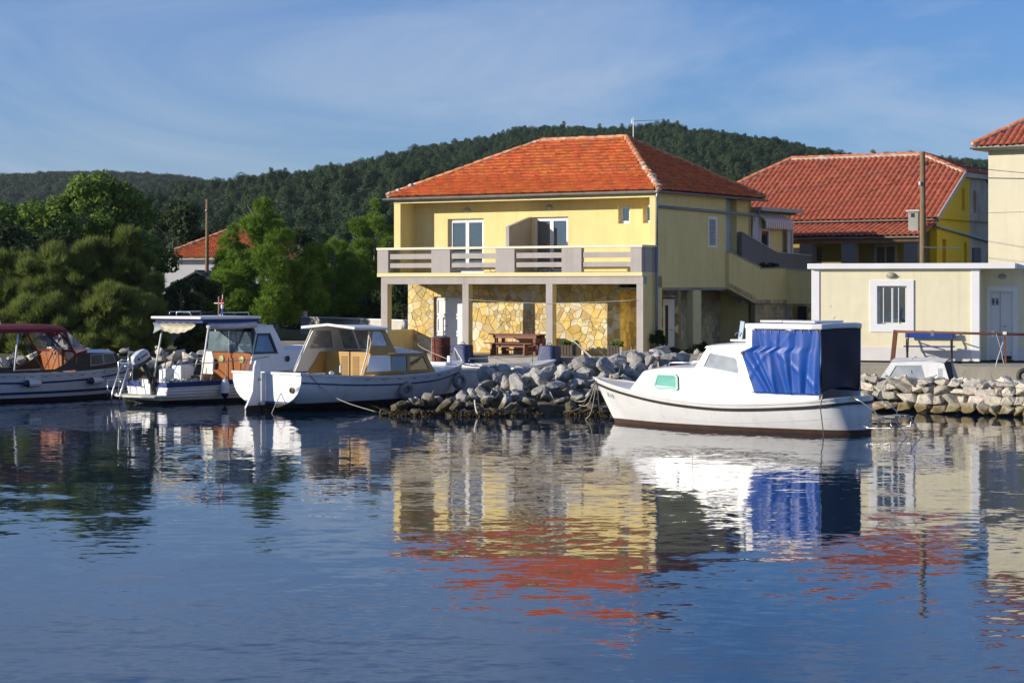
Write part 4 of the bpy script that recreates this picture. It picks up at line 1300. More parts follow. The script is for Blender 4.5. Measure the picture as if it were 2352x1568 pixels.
MB().box(1.0, 3.5, 1.08, 1.1, 0, 0.38).build('plinth', plm, S)
MB().plate(rect(-3.08, -1.83, 0.82, 2.31), [rect(-2.87, -2.03, 1.05, 2.14)], 0.03, lambda u, v, w: (u, -w, v)).build('window_surround', hutw, S, bevel=0.006)
wn_ = casement(S, 'window', -2.87, -2.03, 1.05, 2.14, 0.09, 1, 2, 0.022, room=0.0)
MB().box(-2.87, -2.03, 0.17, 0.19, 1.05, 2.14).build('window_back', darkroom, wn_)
for k in range(20):
    MB().obox((-2.45, 0.14, 1.10 + k * 0.052), (0.76, 0.045, 0.006), Matrix.Rotation(0.7, 3, 'X')).build('slat', M('dark_blind', (0.035, 0.05, 0.055), 0.5), wn_)
for xx in (-2.70, -2.27):
    MB().box(xx - 0.012, xx + 0.012, 0.055, 0.075, 1.07, 2.12).build('glazing_bar', pvc, wn_)
oval_lamp(S, -2.47, 0.0, 2.44, 0.9)
oval_lamp(S, 0.57, 1.1, 2.42, 0.7)
MB().plate([(0.13, 0), (0.23, 0), (0.23, 1.98), (0.87, 1.98), (0.87, 0), (1.0, 0), (1.0, 2.14), (0.13, 2.14)], [], 0.03, lambda u, v, w: (u, 1.1 - w, v)).build('door_surround', hutw, S)
hd = MB().box(0.23, 0.87, 1.20, 1.24, 0.02, 1.98).build('hut_door', pvc, S)
MB().box(0.50, 0.51, 1.185, 1.20, 0.02, 1.97).build('door_joint', greypipe, hd)
MB().tube([(0.60, 1.2, 0.98), (0.60, 1.15, 0.98), (0.68, 1.15, 0.98)], 0.012, 6).build('handle', zinc, hd)
MB().box(0.58, 0.82, 1.19, 1.2, 0.03, 0.13).build('vent_opening', darkroom, hd)
for k, cx in enumerate((0.31, 0.42)):
    pl = MB().box(cx - 0.05, cx + 0.05, 1.192, 1.2, 1.58, 1.80).build('notice', M('notice_paper', (0.5, 0.52, 0.52), 0.7), hd)
    ink = M('notice_ink', (0.05, 0.06, 0.08), 0.7)
    fg = MB().poly([(cx + 0.018 * math.cos(t), 1.765 + 0.018 * math.sin(t)) for t in np.linspace(0, 6.28, 11)[:-1]], 0.003, lambda u, v, w: (u, 1.188 + w, v))
    fg.poly([(cx - 0.035, 1.65), (cx + 0.035, 1.65), (cx + 0.015, 1.742), (cx - 0.015, 1.742)] if k else [(cx - 0.025, 1.66), (cx + 0.025, 1.66), (cx + 0.028, 1.742), (cx - 0.028, 1.742)], 0.003, lambda u, v, w: (u, 1.188 + w, v))
    fg.poly(rect(cx - 0.018, cx - 0.004, 1.60, 1.655), 0.003, lambda u, v, w: (u, 1.188 + w, v)).poly(rect(cx + 0.004, cx + 0.018, 1.60, 1.655), 0.003, lambda u, v, w: (u, 1.188 + w, v))
    fg.build('pictogram', ink, pl)
ck = MB()
for (cx, cz, L, a) in ((-4.2, 1.55, 0.05, 0.3), (-4.1, 1.22, 0.10, 0.9), (-4.15, 0.97, 0.26, 0.02), (-3.75, 0.98, 0.09, 1.3)):
    ck.tube([(cx + L * (t - .5) * math.cos(a), -0.002, cz + L * (t - .5) * math.sin(a) + 0.012 * math.sin(t * 9)) for t in (0, .25, .5, .75, 1)], 0.006, 4)
ck.build('wall_crack', M('crack_grey', (0.28, 0.25, 0.17), 0.9), S)

# bench against the hut
bx, by = swd(-1.35, -0.42)
BN = thing('park_bench', 'cast iron bench with blue planks against the hut wall', 'bench', (bx, by, 1.0), SDG)
bl_ = M('bench_blue', (0.015, 0.06, 0.30), 0.45, 0.1, 6, stretch=(1, 8, 8))
iron = M('rusty_iron', (0.055, 0.040, 0.030), 0.8, 0.4, 12, 0.3, 40)
for z, y in ((0.80, 0.30), (0.66, 0.25)):
    if z > 0.7 or True:
        pass
MB().obox((0, 0.28, 0.74), (1.42, 0.03, 0.15), Matrix.Rotation(-0.15, 3, 'X')).build('back_plank', bl_, BN, bevel=0.008)
for y in (-0.15, -0.02, 0.11):
    MB().box(-0.71, 0.71, y - 0.055, y + 0.055, 0.41, 0.445).build('seat_plank', bl_, BN, bevel=0.008)
for sx in (-0.62, 0.62):
    l_ = MB().tube([(sx, 0.30, 0.85), (sx, 0.24, 0.6), (sx, 0.18, 0.40), (sx, 0.10, 0.2), (sx, 0.22, 0.0)], 0.022, 6)
    l_.tube([(sx, -0.22, 0.0), (sx, -0.12, 0.2), (sx, -0.2, 0.4), (sx, -0.24, 0.55), (sx, -0.16, 0.64), (sx, 0.05, 0.62), (sx, 0.25, 0.62)], 0.02, 6)
    l_.tube([(sx, -0.2, 0.40), (sx, 0.18, 0.40)], 0.02, 6)
    l_.tube([(sx, -0.13 + 0.07 * math.cos(t), 0.52 + 0.07 * math.sin(t)) for t in np.linspace(0, 6.28, 12)], 0.012, 5)
    l_.tube([(sx, 0.02 + 0.10 * math.cos(t), 0.26 + 0.09 * math.sin(t)) for t in np.linspace(0, 6.28, 12)], 0.012, 5)
    l_.tube([(sx, -0.3, 0.015), (sx, 0.3, 0.015)], 0.02, 5)
    l_.build('leg', iron, BN, smooth=True)
# rusty pipe railing along the platform edge
rx, ry = swd(-2.25, -1.0)
RL = thing('pipe_railing', 'rusty brown pipe rail on a leaning plank post by the bench', 'railing', (rx, ry, 1.0), SDG)
rust = M('rust_brown', (0.16, 0.065, 0.035), 0.85, 0.3, 8, 0.3, 30)
MB().beam((-0.08, 0.05, -0.01), (0.02, 0, 0.90), 0.13, 0.05).build('post', rust, RL, bevel=0.008)
MB().tube([(0.02, 0, 0.86), (1.8, -0.25, 0.83), (4.2, -0.6, 0.80)], 0.036, 8).build('rail', rust, RL, smooth=True)
for t in (1.05, 2.72):
    MB().box(t - 0.04, t + 0.04, -0.12 * t - 0.06, -0.12 * t + 0.08, 0.74, 0.90).build('clamp', zinc, RL)
MB().beam((3.05, -0.43, 0.87), (3.07, -0.42, 0.0), 0.05, 0.05).build('post', rust, RL)
MB().box(3.0, 3.1, -0.50, -0.36, 0.80, 0.88).build('clamp', whitep, RL)
MB().tube([(2.82, -0.45, 0.82), (2.95, -0.43, 0.4), (3.02, -0.42, 0.0)], 0.010, 5).build('stay', M('rope_white', (0.55, 0.54, 0.50), 0.9), RL)
pl_ = MB().tube([(3.02, -0.62, 0.6), (2.88, -1.0, 0.1), (2.80, -1.5, -0.42)], [0.015, 0.018, 0.018], 6)
pl_.build('boat_hook', MATS['rope_white'], RL)

# ------------------------------------------------------------------ white house at the left, shed, walls
WL = (-21.6, 130, 1.0)
WH = thing('white_house', 'white house with a red tiled hip roof half hidden behind the big pine', 'house', WL, -6)
MB().box(0.35, 8.6, 0.35, 8.0, 0, 3.9).build('wall', M('white_render', (0.74, 0.72, 0.70), 0.9, 0.05, 1.2), WH)
we, wr_ = 3.9, 5.85
a, b, c, d = (0, 0, we), (8.9, 0, we), (8.9, 8.4, we), (0, 8.4, we)
t1, t2 = (4.0, 4.2, wr_), (4.9, 4.2, wr_)
wf = MB().add([a, b, c, d, t1, t2], [(0, 1, 5, 4), (1, 2, 5), (2, 3, 4, 5), (3, 0, 4)])
wf.add([a, b, c, d] + [(x, y, z - 0.12) for x, y, z in (a, b, c, d)], [(0, 4, 5, 1), (1, 5, 6, 2), (2, 6, 7, 3), (3, 7, 4, 0), (4, 7, 6, 5)])
wrf = wf.build('roof', M('eave_cream', (0, 0, 0)), WH, fix=False)
tm3 = tile_mesh('roof_tile', 0.3, 0.40, prof, 0.06, 0.05, tile1)
slope_tiles(wrf, [a, b, t2, t1], 0.3, 0.40, tm3, tile1, 0, seed=21)
slope_tiles(wrf, [b, c, t2], 0.3, 0.40, tm3, tile1, 0, seed=22)
slope_tiles(wrf, [d, a, t1], 0.3, 0.40, tm3, tile1, 0, seed=23)
ridge_caps(wrf, up_(a), up_(t1), 0.45, 0.13, ridgem, 21); ridge_caps(wrf, up_(t1), up_(t2), 0.45, 0.13, ridgem, 22); ridge_caps(wrf, up_(b), up_(t2), 0.45, 0.13, ridgem, 23)
casement(WH, 'window', 1.2, 2.2, 1.0, 2.4, 0.34, 1, 2, 0.06, room=0)
SHD = thing('garden_shed', 'small shed with a dark gabled roof in front of the white house', 'shed', (X(378, 112), 112, 0.95), -4)
MB().poly([(0.15, 0), (3.2, 0), (3.2, 1.95), (1.65, 2.8), (0.15, 1.95)], 3.0, lambda u, v, w: (u, w, v)).build('wall', M('shed_render', (0.14, 0.15, 0.17), 0.9, 0.1, 1.5), SHD)
for s in (-1, 1):
    MB().poly([(0, 0), (1.95, 1.1), (1.95, 1.2), (0, 0.12)], 3.4, (lambda u, v, w: (-0.15 + u, w - 0.25, 1.87 + v)) if s < 0 else (lambda u, v, w: (3.6 - u, w - 0.25, 1.87 + v))).build('roof', M('shed_roof', (0.06, 0.075, 0.07), 0.8, 0.2, 4), SHD)
MB().box(-0.25, 0.12, -0.2, 0.05, 0, 1.8).build('gate_post', whitep, SHD, bevel=0.01)
MB().box(-0.5, 0.3, -0.3, 0.15, 1.802, 1.92).build('gate_cap', whitep, SHD)
wallm = M('garden_wall_render', (0.50, 0.48, 0.44), 0.95, 0.12, 2.0, 0.4, 12, stain=(0.34, 0.32, 0.29), stain_amt=0.5)
def wall_run(name, label, pa, pb, z0, z1, th, pier=None, mat=wallm, cope=True):
    a, b = Vector((*pa, 0)), Vector((*pb, 0))
    d = b - a
    o = thing(name, label, 'wall', (pa[0], pa[1], z0), math.degrees(math.atan2(d.y, d.x)))
    MB().box(0, d.length, 0, th, -0.3, z1 - z0).build('wall_body', mat, o)
    if cope:
        MB().box(-0.04, d.length, -0.05, th + 0.05, z1 - z0 + 0.002, z1 - z0 + 0.06).build('coping', whitep, o, bevel=0.008)
    if pier:
        MB().box(0.0, 0.25, -0.03, 0.25, z1 - z0 + 0.062, pier - z0).build('pier', mat, o)
    return o
wb_ = hw(-11.6, 3.2)
wall_run('garden_wall', 'low pale rendered wall running from the yellow house to the left', (X(690, 98.5), 98.5), wb_, 0.85, 1.70, 0.22, 2.10)
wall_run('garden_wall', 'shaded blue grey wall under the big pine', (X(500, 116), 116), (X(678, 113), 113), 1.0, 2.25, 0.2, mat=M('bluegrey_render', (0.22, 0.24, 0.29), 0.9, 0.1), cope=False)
gp_ = MB().box(-0.14, 0.14, -0.14, 0.14, 0, 1.35).build('gate_pier', wallm, None, bevel=0.01)
gp_.location = (X(588, 100), 100, 0.8)
tag(gp_, 'lone pale gate pier left of the low garden wall', 'pier')

# ------------------------------------------------------------------ poles and wires
polew = M('weathered_pole', (0.20, 0.14, 0.075), 0.95, 0.3, 6, 0.4, 12, stretch=(4, 4, 0.5))
def pole(label, px_top, px_bot, y, ztop, zbot, r):
    x0, x1 = X(px_bot, y), X(px_top, y)
    o = thing('utility_pole', label, 'pole', (x0, y, zbot))
    MB().tube([(0, 0, 0), ((x1 - x0) * 0.5, 0, (ztop - zbot) / 2), (x1 - x0, 0, ztop - zbot)], [r * 1.15, r, r * 0.85], 9).build('shaft', polew, o, smooth=True)
    return o
p1 = pole('slim wooden utility pole left of the big pine', 476, 475, 112, Z(458, 112), 0.9, 0.10)
p2 = pole('weathered wooden utility pole standing behind the flat roofed hut', 2119, 2121, 70, Z(349, 70), 0.8, 0.105)
hh = Z(349, 70) - 0.8
for k, (dx, dz, mt) in enumerate(((0.12, -0.45, M('insulator_dark', (0.03, 0.03, 0.035), 0.4)), (-0.13, -1.1, whitep))):
    b = MB().lathe([(0.03, 0), (0.055, 0.03), (0.035, 0.06), (0.055, 0.10), (0.02, 0.13)], (dx, -0.08, hh + dz), 8)
    b.tube([(0, 0, hh + dz + 0.02), (dx, -0.08, hh + dz + 0.02)], 0.015, 5)
    b.build('insulator', mt, p2)
MB().tube([(-0.04, -0.1, Z(568, 70) - 0.8), (1.2, -0.1, Z(570, 70) - 0.8)], 0.022, 6).build('cross_bar', zinc, p2)
b = MB().lathe([(0.03, 0), (0.055, 0.03), (0.03, 0.08)], (-0.02, -0.1, Z(485, 112) - 0.9), 8).build('insulator', whitep, p1)
def wire(label, a, b, sag, r=0.010):
    a, b = Vector(a), Vector(b)
    pts = [a.lerp(b, t) - Vector((0, 0, sag * 4 * t * (1 - t))) for t in np.linspace(0, 1, 15)]
    o = MB().tube(pts, r, 5).build('overhead_wire', M('cable_black', (0, 0, 0)))
    return tag(o, label, 'wire')
pt = (X(2119, 70), 70, Z(372, 70))
w_ = hw(0.1, 5.6)
wire('overhead wire from the right pole across the red roof to the yellow house', pt, (w_[0], w_[1], 6.4), 0.12)
w_ = hw(-0.2, 12.4)
wire('lower overhead wire from the right pole to the awning extension', (pt[0], pt[1], pt[2] - 0.25), (w_[0], w_[1], 6.0), 0.12)
wire('overhead wire from the right pole towards the cream building', pt, (X(2500, 74), 74, Z(408, 74)), 0.05)
wire('slack wire from the left pole past the tall trees', (X(476, 112), 112, Z(486, 112)), (X(40, 93), 93, Z(527, 93)), 0.35, 0.014)
# ------------------------------------------------------------------ boats
class Hull:
    """a boat's skin: x forward, y to port, z up from the waterline"""
    def __init__(s, x0, x1, beam, sheer, keel, power, rake=0.5, round_=0.0, paint=0.10, full=0.0):
        s.full = full
        s.x0, s.x1, s.beam, s.sheer, s.keel, s.power, s.rake, s.round, s.paint = x0, x1, beam, sheer, keel, power, rake, round_, paint
    def B(s, t): return max(0.012, smooth_tab(s.beam, t))
    def S(s, t): return smooth_tab(s.sheer, t)
    def K(s, t): return lerp_tab(s.keel, t)
    def half(s, t, z):
        h = min(1, max(0, (z - s.K(t)) / (s.S(t) - s.K(t))))
        y = h ** lerp_tab(s.power, t)
        if s.full:
            w = s.full * max(0.0, 1 - t / 0.4)
            y = y * (1 - w) + w * (1 - (1 - h) ** 3) ** 0.6
        return s.B(t) * y
    def pt(s, t, z, side, off=0.0, frac=1.0):
        h = min(1, max(0, (z - s.K(t)) / (s.S(t) - s.K(t))))
        y = s.half(t, z) * frac
        x = s.x0 + t * (s.x1 - s.x0) - s.rake * (1 - h) * t ** 5 + s.round * (y / s.B(t)) ** 2 * (1 - t) ** 10
        # outward offset follows the plan curve
        dt = 0.01
        ta, tb = max(0, t - dt), min(1, t + dt)
        dx = (tb - ta) * (s.x1 - s.x0); dy = s.B(tb) - s.B(ta)
        L = math.hypot(dx, dy)
        return (x - dy / L * off, side * (y + dx / L * off), z)
    def t_of(s, x): return (x - s.x0) / (s.x1 - s.x0)
    def ts(s, n=30):
        return sorted([1 - (1 - i / n) ** 1.35 for i in range(n + 1 - 3)][:0] + [0.0, 0.012, 0.028, 0.05] + [0.08 + 0.92 * (1 - (1 - i / (n - 4)) ** 1.3) for i in range(n - 3)])
    def skin(s, root, mat, bottom, transom_mat=None, n=30):
        for nm, lo in (('hull', False), ('antifouling', True)):
            b = MB()
            for side in (1, -1):
                def fn(u, v):
                    t = s.ts(n)[int(round(u * n))]
                    K, S_ = s.K(t), s.S(t)
                    P = max(K + 0.001, s.paint)
                    z = K + (P - K) * v if lo else P + (S_ - P) * v
                    return s.pt(t, z, side)
                b.grid(fn, n, 5 if lo else 8)
            if not lo or True:
                def tr(u, v):
                    K, S_ = s.K(0), s.S(0)
                    P = max(K + 0.001, s.paint)
                    z = K + (P - K) * v if lo else P + (S_ - P) * v
                    f = abs(2 * u - 1)
                    return s.pt(0, z, 1 if u < 0.5 else -1, 0, f)
                if lo or transom_mat is None:
                    b.grid(tr, 10, 6)
                else:
                    MB().grid(tr, 10, 8).build('transom', transom_mat, root, smooth='auto')
            b.build(nm, bottom if lo else mat, root, smooth='auto')
    def band(s, root, name, mat, zf, t0=0.0, t1=1.0, w=0.035, h=0.05, off=0.0, n=36, transom=False, sides=(1, -1)):
        """moulding or stripe following the hull at height zf(t); w proud, h tall"""
        b = MB()
        for side in sides:
            ts = [t0 + (t1 - t0) * (1 - (1 - i / n) ** 1.3) for i in range(n + 1)]
            k = len(b.v)
            for t in ts:
                z = zf(t)
                b.v += [s.pt(t, z - h / 2, side, off), s.pt(t, z - h / 2, side, off + w), s.pt(t, z + h / 2, side, off + w), s.pt(t, z + h / 2, side, off)]
            for i in range(n):
                for j in range(4):
                    a, c = k + i * 4 + j, k + i * 4 + (j + 1) % 4
                    b.f.append((a, c, c + 4, a + 4))
            b.f += [(k, k + 1, k + 2, k + 3), (k + n * 4 + 3, k + n * 4 + 2, k + n * 4 + 1, k + n * 4)]
        if transom:
            def fn(u, z, o):
                p = s.pt(0, z, 1 if u < 0.5 else -1, 0, abs(2 * u - 1))
                return (p[0] - o, p[1] * 1.01, p[2])
            k = len(b.v); z = zf(0)
            for i in range(13):
                u = i / 12
                b.v += [fn(u, z - h / 2, 0), fn(u, z - h / 2, w), fn(u, z + h / 2, w), fn(u, z + h / 2, 0)]
            for i in range(12):
                for j in range(4):
                    a, c = k + i * 4 + j, k + i * 4 + (j + 1) % 4
                    b.f.append((a, c, c + 4, a + 4))
        return b.build(name, mat, root, smooth='auto')
    def deck(s, root, mat, ta, tb, side_w=0.20, sole=0.12, liner=None, solemat=None, t_start=0.0, camber=0.05, n=24):
        """foredeck from ta to the bow, side decks and an open well between t_start and ta"""
        b = MB()
        ts = [ta + (1 - ta) * i / n for i in range(n + 1)]
        def fn(u, v):
            t = ts[int(round(u * n))]
            y = (2 * v - 1)
            p = s.pt(t, s.S(t) - 0.025, 1, -0.012)
            return (p[0], p[1] * y, p[2] + camber * (1 - y * y) * min(1, s.B(t)))
        b.grid(fn, n, 8)
        b.build('foredeck', mat, root, smooth='auto')
        if t_start < ta:
            g, l = MB(), MB()
            m = 18
            for side in (1, -1):
                def gw(u, v):
                    t = t_start + (ta + 0.01 - t_start) * u
                    p = s.pt(t, s.S(t) - 0.02, side, -0.01 - v * side_w)
                    return (p[0], p[1], p[2] + 0.004)
                g.grid(gw, m, 2)
                def iw(u, v):
                    t = t_start + (ta + 0.01 - t_start) * u
                    p = s.pt(t, s.S(t) - 0.02, side, -0.01 - side_w - 0.03 * v)
                    z = p[2] * (1 - v) + sole * v
                    return (p[0], side * min(abs(p[1]), s.half(t, z) - 0.05), z)
                l.grid(iw, m, 4)
            def sl(u, v):
                t = t_start + (ta + 0.01 - t_start) * u
                p = s.pt(t, s.S(t), 1, -side_w - 0.03)
                return (p[0], min(p[1], s.half(t, sole) - 0.05) * (2 * v - 1), sole)
            l.grid(sl, m, 2)
            def bh(u, v):
                p = s.pt(ta, s.S(ta), 1, -side_w * 0.5)
                z = sole + (s.S(ta) - 0.02 - sole) * u
                return (p[0], min(p[1], s.half(ta, z) - 0.04) * (2 * v - 1), z)
            l.grid(bh, 2, 2)
            def th(u, v):
                p = s.pt(t_start, s.S(t_start), 1, -side_w - 0.03)
                z = sole + (s.S(t_start) - 0.03 - sole) * u
                return (p[0] + 0.03 + s.round, min(p[1], s.half(t_start, z) - 0.05) * (2 * v - 1), z)
            l.grid(th, 2, 2)
            g.build('side_deck', mat, root, smooth='auto')
            l.build('cockpit_well', liner or mat, root)
            if t_start > 0.0:
                a = MB()
                def ad(u, v):
                    t = t_start * u
                    p = s.pt(t, s.S(t) - 0.02, 1, -0.01)
                    return (p[0], p[1] * (2 * v - 1), p[2])
                a.grid(ad, 6, 4)
                a.build('aft_deck', mat, root, smooth='auto')
def cyl_fender(root_name, label, p, axis, L, r, tip, loc_deg=0, group=None):
    o = thing(root_name, label, 'fender', p, 0, group)
    ax = Vector(axis).normalized()
    R = ax.to_track_quat('Z', 'Y').to_euler()
    b = MB().lathe([(0.02, -L / 2 - 0.03), (r * 0.75, -L / 2 + 0.02), (r, -L / 2 + 0.08), (r, L / 2 - 0.08), (r * 0.75, L / 2 - 0.02), (0.02, L / 2 + 0.03)], (0, 0, 0), 12)
    q = b.build('body', M('fender_white', (0.70, 0.71, 0.70), 0.45, 0.08, 5), o, smooth='auto'); q.rotation_euler = R
    if tip:
        t = MB().lathe([(0.015, -L / 2 - 0.10), (r * 0.5, -L / 2 - 0.05), (r * 1.02, -L / 2 + 0.07), (r * 0.3, -L / 2 + 0.075)], (0, 0, 0), 12).build('tip', M('fender_navy', (0.01, 0.015, 0.06), 0.4, 0.1), o, smooth='auto')
        t.rotation_euler = R
    return o
def ring(root, c, R_, r, axis, mat, name, flat=1.0):
    ax = Vector(axis).normalized()
    a = ax.orthogonal().normalized(); b = ax.cross(a)
    m = MB()
    N, n = 22, 9
    for i in range(N):
        t = 2 * math.pi * i / N
        d = a * math.cos(t) + b * math.sin(t)
        for j in range(n):
            q = 2 * math.pi * j / n
            m.v.append(tuple(Vector(c) + d * (R_ + r * math.cos(q)) + ax * (r * flat * math.sin(q))))
    for i in range(N):
        for j in range(n):
            m.f.append((i * n + j, ((i + 1) % N) * n + j, ((i + 1) % N) * n + (j + 1) % n, i * n + (j + 1) % n))
    return m.build(name, mat, root, smooth=True)
gel = M('white_gelcoat', (0.80, 0.80, 0.79), 0.32, 0.05, 1.2, 0.06, 9, coat=0.2, stain=(0.62, 0.60, 0.54), stain_scale=1.1, stain_amt=0.30, streak=0.35, streak_col=(0.52, 0.49, 0.42))
gel2 = M('painted_white_hull', (0.76, 0.77, 0.78), 0.4, 0.05, 1.5, 0.08, 20, stain=(0.56, 0.53, 0.47), stain_scale=1.0, stain_amt=0.35, streak=0.4, streak_col=(0.45, 0.42, 0.36))
navy = M('navy_paint', (0.012, 0.035, 0.17), 0.35, 0.12, 3)
blackrub = M('black_rubber', (0.035, 0.034, 0.032), 0.6, 0.2, 5)
brownaf = M('brown_antifouling', (0.075, 0.04, 0.026), 0.85, 0.3, 3, 0.2, 12, stain=(0.05, 0.055, 0.03), stain_scale=2, stain_amt=0.7)
blackaf = M('dark_antifouling', (0.022, 0.014, 0.012), 0.8, 0.3, 3, 0.2, 12)
steel = M('stainless', (0.62, 0.62, 0.62), 0.22, 0.05, 3, metal=1.0)
rope = M('rope_pale', (0.42, 0.40, 0.34), 0.95, 0.15, 20)
ropedark = M('rope_dark', (0.12, 0.11, 0.09), 0.95, 0.2, 20)
ochre = M('ochre_paint', (0.42, 0.25, 0.065), 0.6, 0.10, 3, stretch=(1, 1, 4))
varnish = M('varnished_wood', (0.30, 0.095, 0.018), 0.3, 0.22, 4, coat=0.4, stretch=(3, 3, 0.4))

# ---- white cabin boat with the blue tarpaulin
B4L, B4D = (4.43, 47.53, 0.0), 142
B4 = thing('cabin_boat', 'white cabin boat with blue tarpaulin curtains and number BG 1918, bow to the breakwater', 'boat', B4L, B4D)
h4 = Hull(-3.9, 3.2, [(0, 0.46), (0.015, 0.66), (0.04, 0.82), (0.08, 0.93), (0.16, 1.02), (0.35, 1.10), (0.55, 1.10), (0.72, 0.95), (0.86, 0.62), (0.95, 0.27), (1, 0.02)],
          [(0, 0.80), (0.15, 0.69), (0.4, 0.60), (0.6, 0.66), (0.8, 0.82), (1, 1.02)],
          [(0, -0.18), (0.5, -0.35), (0.85, -0.32), (1, -0.25)], [(0, 0.30), (0.4, 0.26), (0.7, 0.42), (0.88, 0.75), (1, 1.0)], rake=0.75, round_=0.12, paint=0.10)
h4.skin(B4, gel, brownaf)
h4.band(B4, 'rubbing_strake', blackrub, lambda t: h4.S(t) - 0.13, 0, 1, 0.04, 0.055, transom=True)
h4.band(B4, 'gunwale', gel, lambda t: h4.S(t) - 0.01, 0, 1, 0.02, 0.05, transom=True)
h4.band(B4, 'plank_line', M('faint_grey', (0.55, 0.56, 0.58), 0.5), lambda t: h4.S(t) - 0.40 - 0.05 * t, 0.05, 0.97, 0.004, 0.008)
h4.deck(B4, gel, 0.60, 1.0, 0.14, 0.10, gel)
# trunk cabin
def house_shell(root, name, secs, mat, bevel=0.03, smooth='auto'):
    """lofted deckhouse: list of (x, halfwidth bottom, halfwidth top, z bottom, z top, crown)"""
    b = MB()
    K = 7
    for (x, wb, wt, zb, zt, cr) in secs:
        b.v += [(x[0] if isinstance(x, tuple) else x, -wb, zb)]
        for j in range(K):
            y = -wt + 2 * wt * j / (K - 1)
            b.v.append((x[1] if isinstance(x, tuple) else x, y, zt + cr * (1 - (y / wt) ** 2)))
        b.v += [(x[0] if isinstance(x, tuple) else x, wb, zb)]
    n = K + 2
    for i in range(len(secs) - 1):
        for j in range(n - 1):
            b.f.append((i * n + j, i * n + j + 1, (i + 1) * n + j + 1, (i + 1) * n + j))
    b.f.append(tuple(range(n))[::-1])
    e = (len(secs) - 1) * n
    b.f.append(tuple(e + j for j in range(n)))
    return b.build(name, mat, root, smooth=smooth, bevel=bevel)
tk = house_shell(B4, 'trunk_cabin', [(-0.1, 0.86, 0.80, 0.55, 1.34, 0.06), (0.7, 0.86, 0.79, 0.6, 1.31, 0.06), ((1.45, 1.2), 0.74, 0.68, 0.72, 1.25, 0.06), ((1.80, 1.46), 0.60, 0.54, 0.80, 1.22, 0.05)], gel, 0.05)
fr = MB().poly([(0.37, 0.86), (0.88, 0.88), (0.93, 0.93), (0.88, 1.12), (0.84, 1.15), (0.40, 1.155), (0.36, 1.12), (0.34, 0.9)], 0.02, lambda u, v, w: (u, 0.835 - (v - 1.0) * 0.09 - max(0, u - 0.7) * 0.06 + w, v)).build('portlight', M('green_acrylic', (0.05, 0.36, 0.27), 0.2, 0.12, 4), tk, bevel=0.01)
MB().plate([(0.34, 0.83), (0.9, 0.85), (0.965, 0.92), (0.91, 1.14), (0.85, 1.185), (0.39, 1.19), (0.325, 1.13), (0.30, 0.87)], [[(0.38, 0.87), (0.36, 0.9), (0.375, 1.115), (0.41, 1.145), (0.83, 1.14), (0.87, 1.11), (0.918, 0.935), (0.875, 0.89)]], 0.022, lambda u, v, w: (u, 0.840 - (v - 1.0) * 0.09 - max(0, u - 0.7) * 0.06 + w, v)).build('portlight_rim', M('aqua_rim', (0.20, 0.42, 0.38), 0.4), tk)
# wheelhouse front with side windows
whs = house_shell(B4, 'wheelhouse_base', [(-1.75, 0.86, 0.845, 0.5, 1.22, 0.0), (-1.0, 0.86, 0.845, 0.52, 1.22, 0.0), ((-0.06, -0.06), 0.858, 0.803, 0.55, 1.35, 0.0)], gel, 0.02)
for side in (1, -1):
    MB().poly([(-1.7, 0.5), (-3.30, 0.5), (-3.30, 0.86), (-1.7, 0.92)], 0.05, lambda u, v, w, side=side: (u, side * (0.85 - w), v)).build('cockpit_coaming', gel, B4, bevel=0.01)
# side panels with openings
def b4map(side):
    return lambda u, v, w: (u, side * (0.855 - (v - 1.2) * 0.10 - w), v)
winp = [(-0.33, 1.37), (-0.36, 1.40), (-0.47, 1.63), (-0.52, 1.665), (-1.14, 1.575), (-1.19, 1.53), (-1.26, 1.27), (-1.22, 1.245)]
for side in (1, -1):
    ps_ = MB().plate([(-0.12, 1.34), (-0.42, 1.79), (-1.50, 1.86), (-1.62, 1.20), (-1.0, 1.2)], [winp], 0.035, b4map(side)).build('cabin_side', gel, B4)
    MB().poly([(-0.30, 1.35), (-0.48, 1.68), (-1.17, 1.60), (-1.28, 1.23)], 0.006, lambda u, v, w, side=side: (u, side * (0.855 - (v - 1.2) * 0.10 - 0.016 - w), v)).build('side_window', glassM('milky_pane', haze=0.62, hazecol=(0.62, 0.64, 0.60)), ps_)
wsm = MB().plate([(-0.80, 0), (0.80, 0), (0.74, 1), (-0.74, 1)], [[(-0.70, 0.12), (-0.04, 0.12), (-0.04, 0.88), (-0.65, 0.88)], [(0.04, 0.12), (0.70, 0.12), (0.65, 0.88), (0.04, 0.88)]], 0.03, lambda u, v, w: (-0.12 - 0.30 * v - w, u, 1.36 + 0.44 * v)).build('windscreen', gel, B4)
MB().poly([(-0.72, 0.1), (0.72, 0.1), (0.66, 0.9), (-0.66, 0.9)], 0.006, lambda u, v, w: (-0.135 - 0.30 * v - w, u, 1.36 + 0.44 * v)).build('pane', MATS['milky_pane'], wsm)
rr_ = house_shell(B4, 'cabin_roof', [(-1.62, 0.80, 0.80, 1.84, 1.88, 0.05), (-0.9, 0.82, 0.80, 1.82, 1.86, 0.05), ((-0.34, -0.36), 0.80, 0.76, 1.775, 1.82, 0.045)], gel, 0.012)
MB().box(-1.30, -0.72, -0.35, 0.35, 1.92, 1.965).build('roof_hatch', gel, rr_, bevel=0.015)
MB().box(-0.55, 0.35, -0.30, 0.30, 1.37, 1.42).build('deck_hatch', gel, tk, bevel=0.02)
for sy in (-0.42, 0.42):
    MB().tube([(0.85, sy, 1.36), (0.82, sy, 1.42), (0.1, sy, 1.44), (0.07, sy, 1.38)], 0.014, 6).build('grab_rail', steel, tk, smooth=True)
